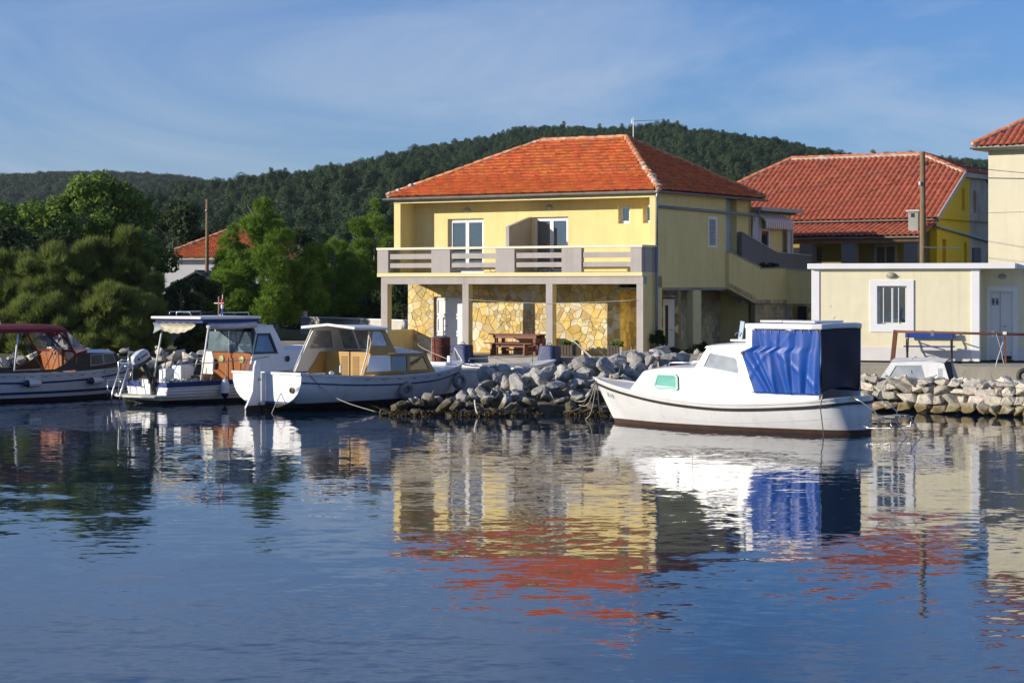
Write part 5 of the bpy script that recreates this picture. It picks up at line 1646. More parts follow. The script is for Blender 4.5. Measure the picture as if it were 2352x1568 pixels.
MB().beam((-0.95, 0.30, 1.93), (-1.02, 0.30, 2.36), 0.10, 0.03).build('wiper_mast', M('pale_blue_paint', (0.36, 0.50, 0.58), 0.5), rr_)
MB().tube([(-0.98, 0.35, 2.12), (-0.90, 0.40, 2.10), (-0.88, 0.40, 2.05)], 0.012, 5).build('horn', steel, rr_)
# hardtop, posts and step
ht = MB().poly([(-1.42, -0.88), (-1.42, 0.88), (-3.10, 0.93), (-3.32, 0.86), (-3.40, 0.5), (-3.40, -0.5), (-3.32, -0.86), (-3.10, -0.93)], 0.12, lambda u, v, w: (u, v, 2.20 + w + 0.035 * (1 - v * v))).build('hardtop', gel, B4, bevel=0.03)
MB().poly([(-2.2, -0.6), (-2.2, 0.6), (-3.0, 0.62), (-3.0, -0.62)], 0.04, lambda u, v, w: (u, v, 2.345 + w)).build('roof_panel', gel, ht, bevel=0.01)
MB().poly([(-1.55, -0.45), (-1.55, 0.45), (-2.1, 0.45), (-2.1, -0.45)], 0.04, lambda u, v, w: (u, v, 2.35 + w)).build('roof_panel', gel, ht, bevel=0.01)
for side in (1, -1):
    MB().plate([(-1.44, 1.82), (-1.44, 2.24), (-1.66, 2.24), (-1.64, 1.20), (-1.56, 1.20)], [], 0.03, lambda u, v, w, side=side: (u, side * (0.86 - w), v)).build('hardtop_cheek', gel, B4, bevel=0.006)
    MB().tube([(-3.25, side * 0.86, 0.72), (-3.27, side * 0.86, 1.5), (-3.27, side * 0.86, 2.22)], 0.02, 7).build('hardtop_post', steel, B4, smooth=True)
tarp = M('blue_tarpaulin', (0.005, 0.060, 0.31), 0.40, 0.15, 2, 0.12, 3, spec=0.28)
tarpd = M('shaded_tarpaulin', (0.003, 0.007, 0.034), 0.5, 0.2, 2, 0.10, 5, spec=0.15)  # darker copy of the blue tarpaulin, with the aft side's shade in its colour
folds = [(0.05, 0.30, 0.05, 0.05), (0.16, 0.22, 0.035, -0.04), (0.24, 0.12, 0.06, 0.05), (0.36, -0.05, 0.03, 0.03), (0.43, 0.10, 0.05, -0.035), (0.55, 0.02, 0.045, 0.045), (0.63, -0.08, 0.03, -0.03), (0.74, -0.05, 0.06, 0.05), (0.86, -0.14, 0.04, -0.04), (0.95, -0.05, 0.05, 0.045), (0.5, 0.9, 0.04, 0.02), (0.3, -0.8, 0.03, 0.018)]
def curtain(side):
    def fn(u, v):
        top = 2.20 - 0.015 * abs(math.sin(u * 30))
        bot = 0.83 + 0.03 * (1 - u) + 0.015 * math.sin(u * 9)
        z = top + (bot - top) * v
        # left border: hangs from the hardtop, then is pulled forward to the window and slants back to the coaming
        if z > 1.82: xl = -1.62
        elif z > 1.72: xl = -1.62 + 0.28 * (1.82 - z) / 0.10
        else: xl = -1.34 - 0.33 * (1.72 - z) / 0.87
        x = xl + (-3.27 - xl) * u
        y = 0.885
        for (c, k, w, am) in folds:
            d = (u - c - k * (v - 0.4)) / w
            y += 0.55 * am * math.exp(-d * d) * (0.35 + 0.75 * min(1, v * 1.4))
        y += 0.010 * math.sin(v * 9 + u * 4) * u * (1 - u) * 2
        return (x, side * y, z)
    return MB().grid(fn, 80, 40).build('side_curtain', tarp, B4, smooth=True)
for side in (1, -1):
    cu = curtain(side)
    for k in range(9):
        xx = -1.72 - k * 0.19
        MB().tube([(xx, side * 0.905, 2.13), (xx + 0.02, side * 0.91, 2.20), (xx + 0.05, side * 0.90, 2.23)], 0.007, 4).build('lacing', rope, cu)
    MB().tube([(-1.64 - 1.6 * q / 12, side * (0.905 + 0.006 * math.sin(q * 2.1)), 0.855 + 0.004 * math.sin(q)) for q in range(13)], 0.012, 5).build('hem', tarp, cu)
def back(u, v):
    y = 0.85 - 1.70 * u
    top = 2.24; bot = 0.88 + 0.10 * math.sin(u * 3.1)
    z = top + (bot - top) * v
    return (-3.28 - 0.02 * math.sin(u * 8 + v * 3) * v - 0.02 * math.sin(u * 5 - v * 6) * v, y, z)
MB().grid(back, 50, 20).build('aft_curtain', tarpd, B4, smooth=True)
# fittings
MB().box(2.55, 2.75, -0.05, 0.05, 0.98, 1.10).build('bow_bitt', M('bitt_metal', (0.25, 0.22, 0.14), 0.6, 0.3, 10, metal=0.4), B4, bevel=0.01)
MB().tube([(2.65, -0.14, 1.06), (2.65, 0.14, 1.06)], 0.03, 7).build('bow_cleat', MATS['bitt_metal'], B4)
MB().tube([(2.62 + 0.10 * math.cos(t) * (1 + 0.2 * math.sin(3 * t)), 0.10 * math.sin(t), 1.03 + 0.012 * t / 3) for t in np.linspace(0, 18, 50)], 0.018, 5).build('rope_coil', rope, B4)
st_ = MB()
for sy in (0.45, -0.45):
    st_.tube([(-3.7, sy, 0.84), (-4.0, sy, 0.72), (-4.35, sy, 0.50), (-4.40, sy, 0.40), (-4.75, sy, 0.38)], 0.013, 7)
st_.tube([(-4.40, -0.85, 0.34), (-4.40, 0.9, 0.34)], 0.013, 7)
st_.tube([(-4.75, -0.45, 0.38), (-4.75, 0.45, 0.38)], 0.013, 7)
st_.tube([(-3.95, 0.45, 0.24), (-4.2, 0.45, 0.16), (-4.70, 0.45, 0.18), (-4.72, 0.45, 0.38)], 0.011, 7)
st_.tube([(-3.95, -0.45, 0.24), (-4.2, -0.45, 0.16), (-4.70, -0.45, 0.18), (-4.72, -0.45, 0.38)], 0.011, 7)
st_.build('stern_ladder', steel, B4, smooth=True)
for y in (-0.25, 0.0, 0.25):
    MB().box(-4.74, -4.42, y - 0.09, y + 0.09, 0.395, 0.425).build('platform_slat', M('teak_grey', (0.30, 0.25, 0.20), 0.8, 0.2, 6), B4)
MB().tube([(-4.72, -0.35, 0.38), (-5.1, -0.35, -0.08)], 0.011, 6).build('ladder_leg', steel, B4)
MB().tube([(-4.72, 0.35, 0.38), (-5.1, 0.35, -0.08)], 0.011, 6).build('ladder_leg', steel, B4)
MB().tube([(-3.4, 1.0, 0.80), (-3.38, 1.05, 0.60), (-3.46, 1.02, -0.1)], 0.012, 5).build('stern_line', ropedark, B4)
MB().box(-1.42, -1.35, 0.86, 0.93, 1.66, 1.72).build('side_light', M('red_lamp_brown', (0.06, 0.01, 0.01), 0.4), B4)
# registration on the bow
tcv = bpy.data.curves.new('registration', 'FONT'); tcv.body = 'BG 1918'; tcv.size = 0.135; tcv.extrude = 0.0; tcv.resolution_u = 3
tob = bpy.data.objects.new('registration_text', tcv); COL.objects.link(tob)
dg = bpy.context.evaluated_depsgraph_get(); dg.update()
tme = bpy.data.meshes.new_from_object(tob.evaluated_get(dg))
bpy.data.objects.remove(tob)
wmax = max(v.co.x for v in tme.vertices)
for v in tme.vertices:
    x = 2.66 - v.co.x * 0.60
    zl = 0.60 - (2.66 - x) * 0.13 + v.co.y
    best, bt = 9, 0.9
    for k in range(120):
        t = 0.75 + 0.25 * k / 119
        e_ = abs(h4.pt(t, zl, 1)[0] - x)
        if e_ < best: best, bt = e_, t
    p = h4.pt(bt, zl, 1, 0.006)
    v.co = (x, p[1], zl)
tme.materials.clear(); tme.materials.append(M('number_blue', (0.16, 0.21, 0.32), 0.6))
rg = bpy.data.objects.new('registration_number', tme); COL.objects.link(rg); rg.parent = B4

# ---- boat with ochre wheelhouse, stern to the camera
B3L, B3D = (-3.97, 56.1, 0.0), 50
B3 = thing('cabin_boat', 'white wooden boat with an ochre wheelhouse and bright white transom, moored at the breakwater', 'boat', B3L, B3D)
h3 = Hull(-3.4, 4.05, [(0, 1.24), (0.2, 1.36), (0.45, 1.38), (0.65, 1.22), (0.82, 0.84), (0.93, 0.42), (1, 0.02)],
          [(0, 0.98), (0.25, 0.86), (0.5, 0.82), (0.75, 0.88), (1, 1.08)],
          [(0, 0.06), (0.06, -0.1), (0.5, -0.4), (0.9, -0.35), (1, -0.2)], [(0, 0.40), (0.4, 0.30), (0.7, 0.45), (0.88, 0.75), (1, 1.0)], rake=0.55, paint=0.21, full=1.0)
h3.skin(B3, gel2, blackaf)
h3.band(B3, 'hull_stripe', navy, lambda t: h3.S(t) - 0.24 + 0.03 * t, 0.0, 1, 0.02, 0.035)
h3.band(B3, 'gunwale', gel2, lambda t: h3.S(t) - 0.02, 0, 1, 0.035, 0.06, transom=True)
h3.band(B3, 'boot_stripe', navy, lambda t: 0.235, 0.0, 0.02, 0.006, 0.04, transom=True)
h3.deck(B3, gel2, 0.40, 1.0, 0.2, 0.30, M('cockpit_grey', (0.58, 0.57, 0.53), 0.7, 0.08))
# rudder and sternpost
sp = MB().poly([(0.0, 0.16), (0.05, 0.16), (0.05, 0.97), (0.0, 0.97)], 0.10, lambda u, v, w: (-3.42 - w, 0.02 + u + 0.0, v))
sp.build('sternpost', gel2, B3, bevel=0.01)
MB().poly([(0.0, -0.3), (0.05, -0.3), (0.05, 0.158), (0.0, 0.158)], 0.10, lambda u, v, w: (-3.42 - w, 0.02 + u, v)).build('skeg', blackaf, B3)
rd_ = MB().poly([(-3.54, -0.25), (-4.02, -0.25), (-4.05, 0.10), (-3.94, 0.28), (-3.82, 0.5), (-3.76, 1.12), (-3.70, 1.27), (-3.58, 1.27), (-3.54, 1.1)], 0.07, lambda u, v, w: (u, 0.05 + w, v))
rud = rd_.build('rudder', gel2, B3, bevel=0.015)
MB().poly([(-3.54, -0.25), (-4.02, -0.25), (-4.05, 0.10), (-4.0, 0.16), (-3.54, 0.16)], 0.076, lambda u, v, w: (u, 0.047 + w, v)).build('rudder_antifouling', blackaf, rud)
for z in (0.2, 0.8):
    MB().box(-3.64, -3.56, 0.03, 0.14, z - 0.03, z + 0.03).build('pintle', zinc, rud)
ex = MB().lathe([(0.075, 0), (0.08, 0.03), (0.05, 0.05), (0.045, -0.02)], (0, 0, 0), 12).build('exhaust_outlet', M('exhaust_brass', (0.22, 0.17, 0.10), 0.5, 0.3, 10), B3)
ex.location = (-3.40, -0.92, 0.55); ex.rotation_euler = (0, rad(-90), 0)
# coachroof with curtained windows
cm = lambda side: (lambda u, v, w: (u, side * (1.02 - 0.16 * (v - 0.85) - 0.045 * max(0, u) ** 1.5 - w), v))
co = [(-0.98, 0.84), (1.92, 0.86), (1.56, 1.37), (-0.60, 1.40), (-0.78, 1.12)]
wa_, wb_ = [(0.12, 0.93), (0.74, 0.93), (0.80, 1.29), (0.18, 1.30)], [(0.86, 0.93), (1.66, 0.94), (1.48, 1.27), (0.92, 1.285)]
for side in (1, -1):
    cs_ = MB().plate(co, [wa_, wb_], 0.04, cm(side)).build('coachroof_side', ochre, B3)
    for wv in (wa_, wb_):
        MB().poly(wv, 0.006, lambda u, v, w, side=side: (u, cm(side)(u, v, 0.02)[1] - side * w, v)).build('window', pane, cs_)
        u0, u1 = min(p[0] for p in wv), max(p[0] for p in wv)
        MB().grid(lambda a, b, u0=u0, u1=u1, side=side: (u0 + (u1 - u0) * a, cm(side)(u0 + (u1 - u0) * a, 1.1, 0.07 + 0.015 * math.sin(a * 38))[1], 0.92 + 0.38 * b), 50, 2).build('curtain', M('pale_curtain', (0.42, 0.48, 0.50), 0.9, 0.08), cs_)
    MB().poly([(-0.86, 0.93), (0.06, 0.93), (0.10, 1.34), (-0.66, 1.35)], 0.012, lambda u, v, w, side=side: (u, cm(side)(u, v, 0)[1] + side * (0.004 + w), v)).build('side_panel', gel2, cs_)
cr_ = MB().grid(lambda u, v: (0.02 + 1.58 * u, (2 * v - 1) * (0.96 - 0.045 * (1.6 * u) ** 1.5), 1.375 + 0.09 * (1 - (2 * v - 1) ** 2) - 0.02 * u), 12, 10)
cr_.grid(lambda u, v: (0.02 + 1.62 * u, (2 * v - 1) * (0.98 - 0.045 * (1.6 * u) ** 1.5), 1.34 + 0.0 * v), 12, 2)
crf = cr_.build('coachroof', gel2, B3, smooth='auto')
MB().grid(lambda u, v: (1.60 + 0.34 * (1 - u), (2 * v - 1) * (0.86 - 0.08 * (1 - u)), 0.85 + 0.53 * u + 0.06 * u * (1 - (2 * v - 1) ** 2)), 6, 8).build('coachroof_front', ochre, B3)
for sy in (-0.6, 0.6):
    MB().tube([(0.45, sy, 1.41), (0.5, sy, 1.46), (1.2, sy, 1.45), (1.25, sy, 1.39)], 0.014, 6).build('grab_rail', steel, B3, smooth=True)
MB().box(0.95, 1.4, -0.25, 0.25, 1.455, 1.50).build('hatch', gel2, crf, bevel=0.02)
# aft bulkhead with louvred doors
bk = MB().poly([(-0.90, 0.62), (0.90, 0.62), (0.90, 1.36), (0.80, 1.42), (-0.80, 1.42), (-0.90, 1.36)], 0.04, lambda u, v, w: (-0.42 + w, u, v)).build('bulkhead', ochre, B3)
MB().box(-0.44, -0.425, -0.012, 0.012, 0.4, 1.42).build('door_joint', M('dark_seam', (0.08, 0.05, 0.02), 0.8), bk)
for yc in (-0.22, 0.20):
    for k in range(12):
        MB().box(-0.436, -0.42, yc - 0.11, yc + 0.11, 0.72 + k * 0.05, 0.745 + k * 0.05).build('louvre', M('ochre_dark', (0.20, 0.11, 0.03), 0.7), bk)
MB().grid(lambda u, v: (-0.42 - 2.0 * u, -1.08 + 2.16 * v, 0.34), 2, 2).build('cockpit_sole', MATS['cockpit_grey'], B3)
# wheelhouse sides, windscreen and roof
pm_ = lambda side: (lambda u, v, w: (u, side * (0.98 - 0.16 * (v - 1.4) - w), v))
tri = [(-0.60, 1.60), (0.02, 1.585), (-0.14, 1.95), (-0.46, 1.97)]
s_ = MB().plate([(-0.72, 1.40), (0.32, 1.38), (-0.02, 2.02), (-0.68, 2.06), (-0.58, 1.7)], [tri], 0.035, pm_(-1)).build('wheelhouse_side', ochre, B3)
MB().poly(tri, 0.006, lambda u, v, w: (u, pm_(-1)(u, v, 0.015)[1] + w, v)).build('side_window', glassM('bluish_pane', haze=0.75, hazecol=(0.52, 0.57, 0.62)), s_)
whitein = M('cream_cabin_lining', (0.78, 0.76, 0.68), 0.6, 0.06, 2)
sp_ = MB().plate([(-1.42, 0.90), (0.32, 0.90), (0.32, 1.40), (-0.02, 2.02), (-0.86, 2.06), (-0.98, 1.85)], [[(-0.98, 1.50), (-0.10, 1.50), (-0.24, 1.96), (-0.78, 1.97)]], 0.035, pm_(1)).build('wheelhouse_side', whitein, B3)
MB().poly([(-0.98, 1.50), (-0.10, 1.50), (-0.24, 1.96), (-0.78, 1.97)], 0.006, lambda u, v, w: (u, pm_(1)(u, v, 0.015)[1] - w, v)).build('side_window', glassM('dusty_pane', haze=0.42, hazecol=(0.7, 0.72, 0.72)), sp_)
hol = [[(-0.88, 0.12), (-0.33, 0.12), (-0.31, 0.90), (-0.80, 0.90)], [(-0.27, 0.12), (0.27, 0.12), (0.25, 0.90), (-0.25, 0.90)], [(0.33, 0.12), (0.88, 0.12), (0.80, 0.90), (0.31, 0.90)]]
ws_ = MB().plate([(-0.97, 0), (0.97, 0), (0.88, 1), (-0.88, 1)], hol, 0.035, lambda u, v, w: (0.32 - 0.34 * v - w, u, 1.40 + 0.64 * v)).build('windscreen', whitein, B3)
for hq in hol:
    MB().poly(hq, 0.006, lambda u, v, w: (0.305 - 0.34 * v - w, u, 1.40 + 0.64 * v)).build('pane', glassM('dusty_pane', haze=0.25, hazecol=(0.7, 0.72, 0.72)), ws_)
rof = MB().grid(lambda u, v: (-1.22 + 1.32 * u, (2 * v - 1) * 0.98, 2.06 + 0.085 * (1 - (2 * v - 1) ** 2) - 0.03 * u), 8, 14)
rof.grid(lambda u, v: (-1.22 + 1.32 * u, (2 * v - 1) * 0.98, 2.02 + 0.085 * (1 - (2 * v - 1) ** 2) - 0.03 * u), 8, 14)
rf3 = rof.build('wheelhouse_roof', gel2, B3, smooth='auto')
MB().beam((-1.23, -0.97, 2.06), (-1.23, 0.0, 2.14), 0.03, 0.06).build('roof_edge', gel2, rf3); MB().beam((-1.23, 0.0, 2.14), (-1.23, 0.97, 2.06), 0.03, 0.06).build('roof_edge', gel2, rf3)
for side in (1, -1):
    MB().beam((-1.22, side * 0.975, 2.05), (0.10, side * 0.975, 2.02), 0.03, 0.05).build('roof_edge', gel2, rf3)
MB().tube([(-1.05, -1.02, 0.86), (-0.80, -0.99, 1.40), (-0.66, -0.93, 1.95)], 0.018, 6).build('side_post', whitep, B3)
MB().tube([(-1.46, 1.02, 0.92), (-1.30, 1.0, 1.25), (-1.0, 0.96, 1.80), (-0.9, 0.93, 2.03)], 0.016, 6).build('side_post', whitep, B3)
MB().box(3.0, 3.25, -0.3, 0.3, 0.98, 1.06).build('bow_locker', gel2, B3, bevel=0.01)
MB().box(3.45, 3.55, -0.05, 0.05, 1.0, 1.22).build('bow_bitt', gel2, B3, bevel=0.01)
MB().tube([(-1.9, -1.12, 0.95), (-1.9, -1.12, 1.13)], 0.03, 8).build('bollard', gel2, B3)
MB().ball((-2.2, -1.1, 0.95), (0.09, 0.05, 0.05), 8, 6).build('fairlead', gel2, B3, smooth=True)
for k in range(8):
    t = 0.30 + k * 0.08
    p = h3.pt(t, h3.S(t) - 0.09, -1, 0.002)
    MB().obox(p, (0.16, 0.01, 0.014), Matrix.Rotation(-0.1 * k * 0.4, 3, 'Z')).build('scupper', M('dark_seam', (0, 0, 0)), B3)

# ---- boat with the navy sheer and the raised hardtop, outboard on the stern
B2L, B2D = (-7.53, 59.38, 0.0), 48
B2 = thing('cabin_boat', 'white clinker boat with navy gunwale, open hardtop and wooden wheelhouse, second from left', 'boat', B2L, B2D)
h2 = Hull(-3.3, 4.2, [(0, 0.86), (0.15, 1.0), (0.4, 1.16), (0.62, 1.10), (0.8, 0.78), (0.93, 0.38), (1, 0.02)],
          [(0, 0.58), (0.3, 0.62), (0.55, 0.74), (0.8, 0.92), (1, 1.12)],
          [(0, -0.1), (0.5, -0.35), (0.9, -0.3), (1, -0.2)], [(0, 0.36), (0.4, 0.30), (0.7, 0.45), (0.88, 0.75), (1, 1.0)], rake=0.55, paint=0.10, full=0.8)
h2.skin(B2, gel2, blackaf)
h2.band(B2, 'sheer_band', navy, lambda t: h2.S(t) - 0.06, 0, 1, 0.03, 0.13, transom=True)
for k in range(4):
    h2.band(B2, 'strake', gel2, lambda t, k=k: 0.15 + (h2.S(t) - 0.24) * (k + 0.6) / 4.4, 0.0, 0.97, 0.022, 0.03)
    h2.band(B2, 'strake_shade', M('strake_shade_grey', (0.16, 0.17, 0.19), 0.8), lambda t, k=k: 0.13 + (h2.S(t) - 0.24) * (k + 0.6) / 4.4, 0.0, 0.97, 0.006, 0.012)  # thin dark line painting in the shade under each strake edge
h2.deck(B2, gel2, 0.40, 1.0, 0.16, 0.18, M('cockpit_light', (0.55, 0.56, 0.56), 0.7, 0.1))
# wheelhouse: sides, wooden aft bulkhead, windows
wm2 = lambda side: (lambda u, v, w: (u, side * (1.03 - 0.14 * (v - 0.7) - w), v))
wside = [(-0.62, 0.70), (2.15, 0.90), (2.15, 1.34), (0.78, 1.36), (0.52, 1.86), (0.40, 2.06), (-0.30, 2.06), (-0.22, 1.85)]
wwin = [(-0.36, 1.31), (0.46, 1.31), (0.26, 1.80), (-0.16, 1.80)]
darkfr = M('dark_window_frame', (0.03, 0.035, 0.05), 0.5)
for side in (1, -1):
    q_ = MB().plate(wside, [wwin], 0.04, wm2(side)).build('wheelhouse_side', gel2, B2)
    MB().plate([(-0.40, 1.27), (0.51, 1.27), (0.29, 1.84), (-0.19, 1.84)], [[(-0.34, 1.33), (0.43, 1.33), (0.25, 1.78), (-0.145, 1.78)]], 0.03, lambda u, v, w, side=side: (u, wm2(side)(u, v, 0)[1] + side * (0.012 - w), v)).build('window_frame', darkfr, q_)
    MB().poly(wwin, 0.006, lambda u, v, w, side=side: (u, wm2(side)(u, v, 0.02)[1] - side * w, v)).build('window', glassM('blue_tint_pane', tint=(0.35, 0.5, 0.6), refl=0.10), q_)
    o = MB().lathe([(0.075, 0), (0.085, 0.02), (0.065, 0.03), (0.055, 0.012), (0.0, 0.010)], (0, 0, 0), 14).build('porthole', M('black_port', (0.012, 0.012, 0.014), 0.3), q_)
    o.location = (0.82, side * 0.985, 1.12); o.rotation_euler = (rad(-90 * side), 0, 0)
MB().grid(lambda u, v: (0.40 + 0.38 * (1 - u), (2 * v - 1) * 0.84, 1.36 + 0.70 * u), 3, 3).build('windscreen', glassM('pale_blue_pane', tint=(0.6, 0.75, 0.8), haze=0.35, hazecol=(0.45, 0.60, 0.66)), B2)
MB().grid(lambda u, v: (0.78 + 1.4 * u, (2 * v - 1) * 0.93, 1.36 + 0.12 * (1 - (2 * v - 1) ** 2) - 0.03 * u), 6, 10).build('trunk_roof', gel2, B2, smooth=True)
MB().grid(lambda u, v: (2.15 + 0.25 * (1 - u), (2 * v - 1) * 0.92, 0.9 + 0.46 * u + 0.1 * u * (1 - (2 * v - 1) ** 2)), 3, 8).build('trunk_front', gel2, B2, smooth=True)
MB().grid(lambda u, v: (-0.32 + 0.95 * u, (2 * v - 1) * 0.88, 2.06 + 0.10 * (1 - (2 * v - 1) ** 2) * (1 - 0.4 * u) - 0.06 * u * u), 8, 10).build('wheelhouse_roof', gel2, B2, smooth=True)
MB().box(0.52, 0.64, -0.86, -0.74, 1.98, 2.06).build('navigation_light', darkfr, B2)
bh = MB().poly([(-0.98, 0.30), (0.98, 0.30), (0.93, 1.30), (-0.93, 1.30)], 0.04, lambda u, v, w: (-0.45 + w, u, v)).build('bulkhead', varnish, B2)
MB().plate(rect(-0.5, 0.1, 0.35, 1.25), [rect(-0.42, 0.02, 0.5, 1.15)], 0.02, lambda u, v, w: (-0.472 + w, u, v)).build('bulkhead_door', varnish, bh)
MB().poly([(-0.95, 1.32), (0.95, 1.32), (0.86, 1.88), (-0.86, 1.88)], 0.008, lambda u, v, w: (-0.43 + w, u, v)).build('aft_window', MATS['pale_blue_pane'], bh)
MB().box(-0.46, -0.42, -0.02, 0.02, 1.3, 1.9).build('window_bar', steel, bh)
for y in (0.3, -0.55):
    o = MB().lathe([(0.09, 0), (0.10, 0.02), (0.0, 0.03)], (0, 0, 0), 12).build('instrument', M('brass_dial', (0.35, 0.38, 0.15), 0.3, 0.2), bh)
    o.location = (-0.46, y, 1.12); o.rotation_euler = (0, rad(-90), 0)
MB().ball((-0.62, 0.70, 1.02), (0.10, 0.14, 0.16), 8, 6).build('wheel_housing', M('teal_glass', (0.10, 0.30, 0.30), 0.2), B2, smooth=True)
# hardtop on posts
ht2 = MB().poly([(-2.34, -1.06), (-0.20, -1.06), (-0.20, 1.06), (-2.34, 1.06)], 0.07, lambda u, v, w: (u, v, 2.25 + w + 0.03 * (1 - v * v))).build('hardtop', gel2, B2, bevel=0.02)
MB().box(-2.22, -0.24, -1.0, 1.0, 2.14, 2.248).build('hardtop_frame', M('navy_canvas', (0.02, 0.04, 0.14), 0.8, 0.15, 4), ht2)
for (xa, xb) in ((-2.28, -1.95),):
    for side in (1, -1):
        MB().tube([(-2.28, side * 1.0, 0.62), (-1.97, side * 0.97, 2.16)], 0.026, 7).build('hardtop_post', whitep, B2, smooth=True)
for side in (1, -1):
    MB().tube([(-0.90, side * 1.06, 0.64), (-0.70, side * 1.04, 1.10)], 0.024, 7).build('stanchion', whitep, B2, smooth=True)
    MB().tube([(-1.98, side * 1.04, 0.60), (-1.82, side * 1.03, 1.08)], 0.016, 6).build('stanchion', steel, B2, smooth=True)
    MB().tube([(-3.25, side * 0.84, 0.60), (-3.02, side * 0.90, 1.04), (-2.0, side * 1.03, 1.08), (-0.6, side * 1.05, 1.13), (0.1, side * 1.05, 1.20)], 0.014, 6).build('guard_rail', steel, B2, smooth=True)
canv = M('cream_canvas', (0.50, 0.47, 0.36), 0.85, 0.15, 4, 0.3, 12)
MB().grid(lambda u, v: (-2.26 + 0.10 * math.sin(math.pi * v) , -0.62 + 1.45 * u, 2.14 - (0.12 + 0.16 * math.sin(u * 3.14) ** 0.7) * v + 0.012 * math.sin(u * 31 + v * 4)), 40, 8).build('rolled_curtain', canv, ht2, smooth=True)
MB().grid(lambda u, v: (-2.18 + 0.05 * math.sin(v * 3), 0.82 + 0.35 * u, 2.14 - 0.30 * v * (0.6 + 0.4 * u)), 8, 8).build('rolled_curtain', M('clear_vinyl_grey', (0.30, 0.32, 0.34), 0.35, 0.2), ht2, smooth=True)
MB().tube([(-2.05, -1.02, 2.06), (-1.2, -1.02, 2.05), (-0.35, -1.0, 2.08)], 0.085, 9).build('rolled_curtain', M('pale_vinyl', (0.48, 0.50, 0.53), 0.5, 0.15, 6), ht2, smooth=True)
MB().tube([(-2.1, 0.25, 2.34), (-2.1, 0.25, 2.42), (-2.06, 0.15, 2.44), (-2.0, -0.2, 2.43), (-2.0, -0.25, 2.34)], 0.014, 6).build('roof_rail', steel, ht2, smooth=True)
MB().tube([(-1.9, 0.8, 2.36), (-1.9, 0.8, 2.44), (-0.8, 0.8, 2.44), (-0.8, 0.8, 2.36)], 0.012, 6).build('roof_rail', steel, ht2, smooth=True)
MB().tube([(-1.5, -0.85, 2.34), (-1.45, -0.85, 2.42), (-0.5, -0.85, 2.42), (-0.45, -0.85, 2.34)], 0.012, 6).build('roof_rail', steel, ht2, smooth=True)
MB().tube([(-1.8, 0.3, 2.40), (-0.9, 0.1, 2.43)], 0.025, 6).build('boat_pole', M('cable_black', (0, 0, 0)), ht2)
mst = MB().tube([(-0.35, 0.55, 2.30), (-0.35, 0.55, 2.85)], 0.025, 6).build('mast', M('mast_wood', (0.24, 0.14, 0.07), 0.7, 0.2), ht2)
MB().tube([(-0.35, 0.35, 2.66), (-0.35, 0.75, 2.66)], 0.012, 5).build('mast_crosstree', whitep, mst)
for k, (c_, z0, z1) in enumerate((((0.55, 0.05, 0.05), 2.62, 2.78), ((0.72, 0.70, 0.70), 2.50, 2.63), ((0.03, 0.06, 0.25), 2.36, 2.51))):
    MB().tube([(-0.33, 0.42 + 0.012 * math.sin(z * 30), z) for z in np.linspace(z0, z1, 5)], [0.03, 0.042, 0.038, 0.045, 0.03], 7).build('furled_flag', M('flag_cloth_%d' % k, c_, 0.9, 0.1, 9), mst, smooth=True)
MB().tube([(-0.33, 0.42, 2.3), (-0.33, 0.42, 2.9)], 0.012, 5).build('flag_staff', whitep, mst)
# seats and boxes in the cockpit
MB().poly([(-0.24, 0.0), (0.24, 0.0), (0.24, 0.42), (0.15, 0.62), (-0.15, 0.62), (-0.24, 0.42)], 0.05, lambda u, v, w: (-1.60 + w + 0.08 * v, -0.42 + u, 0.75 + v)).build('seat_back', M('cream_plastic', (0.66, 0.64, 0.54), 0.5, 0.05), B2, bevel=0.02)
MB().box(-1.95, -1.55, -0.68, -0.16, 0.62, 0.72).build('seat', M('brown_cushion', (0.22, 0.11, 0.05), 0.7), B2, bevel=0.02)
MB().box(-2.05, -1.6, 0.12, 0.52, 0.25, 0.98).build('storage_box', gel2, B2, bevel=0.03)
MB().box(-2.75, -2.45, -0.1, 0.2, 0.3, 0.92).build('storage_box', gel2, B2, bevel=0.03)
MB().grid(lambda u, v: (-2.9 + 1.3 * u, -0.55 + 0.5 * v, 0.60 + 0.05 * math.sin(u * 21) * math.sin(v * 9) + 0.03 * math.sin(u * 47 + v * 13)), 30, 12).build('fishing_net', M('net_teal', (0.14, 0.28, 0.27), 0.9, 0.3, 25, col2=(0.45, 0.44, 0.40)), B2)
# bathing platform, ladder, pushpit
pl2 = MB().poly([(-3.3, -0.90), (-3.72, -0.86), (-3.92, -0.55), (-3.98, 0.0), (-3.92, 0.55), (-3.72, 0.86), (-3.3, 0.90)], 0.05, lambda u, v, w: (u, v, 0.20 + w)).build('bathing_platform', M('platform_cream', (0.62, 0.61, 0.52), 0.7, 0.2, 6), B2, bevel=0.015)
lad = MB()
for y in (0.62, 0.26):
    lad.tube([(-4.02, y, -0.02), (-3.98, y, 0.30), (-3.74, y * 0.96 + 0.02, 0.92), (-3.70, y * 0.9 + 0.04, 1.0)], 0.018, 6)
lad.tube([(-3.70, 0.60, 1.0), (-3.70, 0.27, 1.0)], 0.018, 6)
for z, x in ((0.28, -3.98), (0.60, -3.86)):
    lad.tube([(x, 0.62, z), (x, 0.26, z)], 0.016, 6)
lad.build('ladder', steel, B2, smooth=True)
pu = MB()
pu.tube([(-3.95, 0.86, 0.20), (-3.93, 0.88, 0.62), (-3.5, 0.90, 0.64), (-3.3, 0.88, 0.6)], 0.018, 6)
pu.tube([(-3.55, 0.90, 0.2), (-3.55, 0.90, 1.10), (-3.50, 0.84, 1.16), (-3.45, 0.55, 1.14), (-3.42, 0.50, 1.05), (-3.40, 0.50, 0.58)], 0.018, 6)
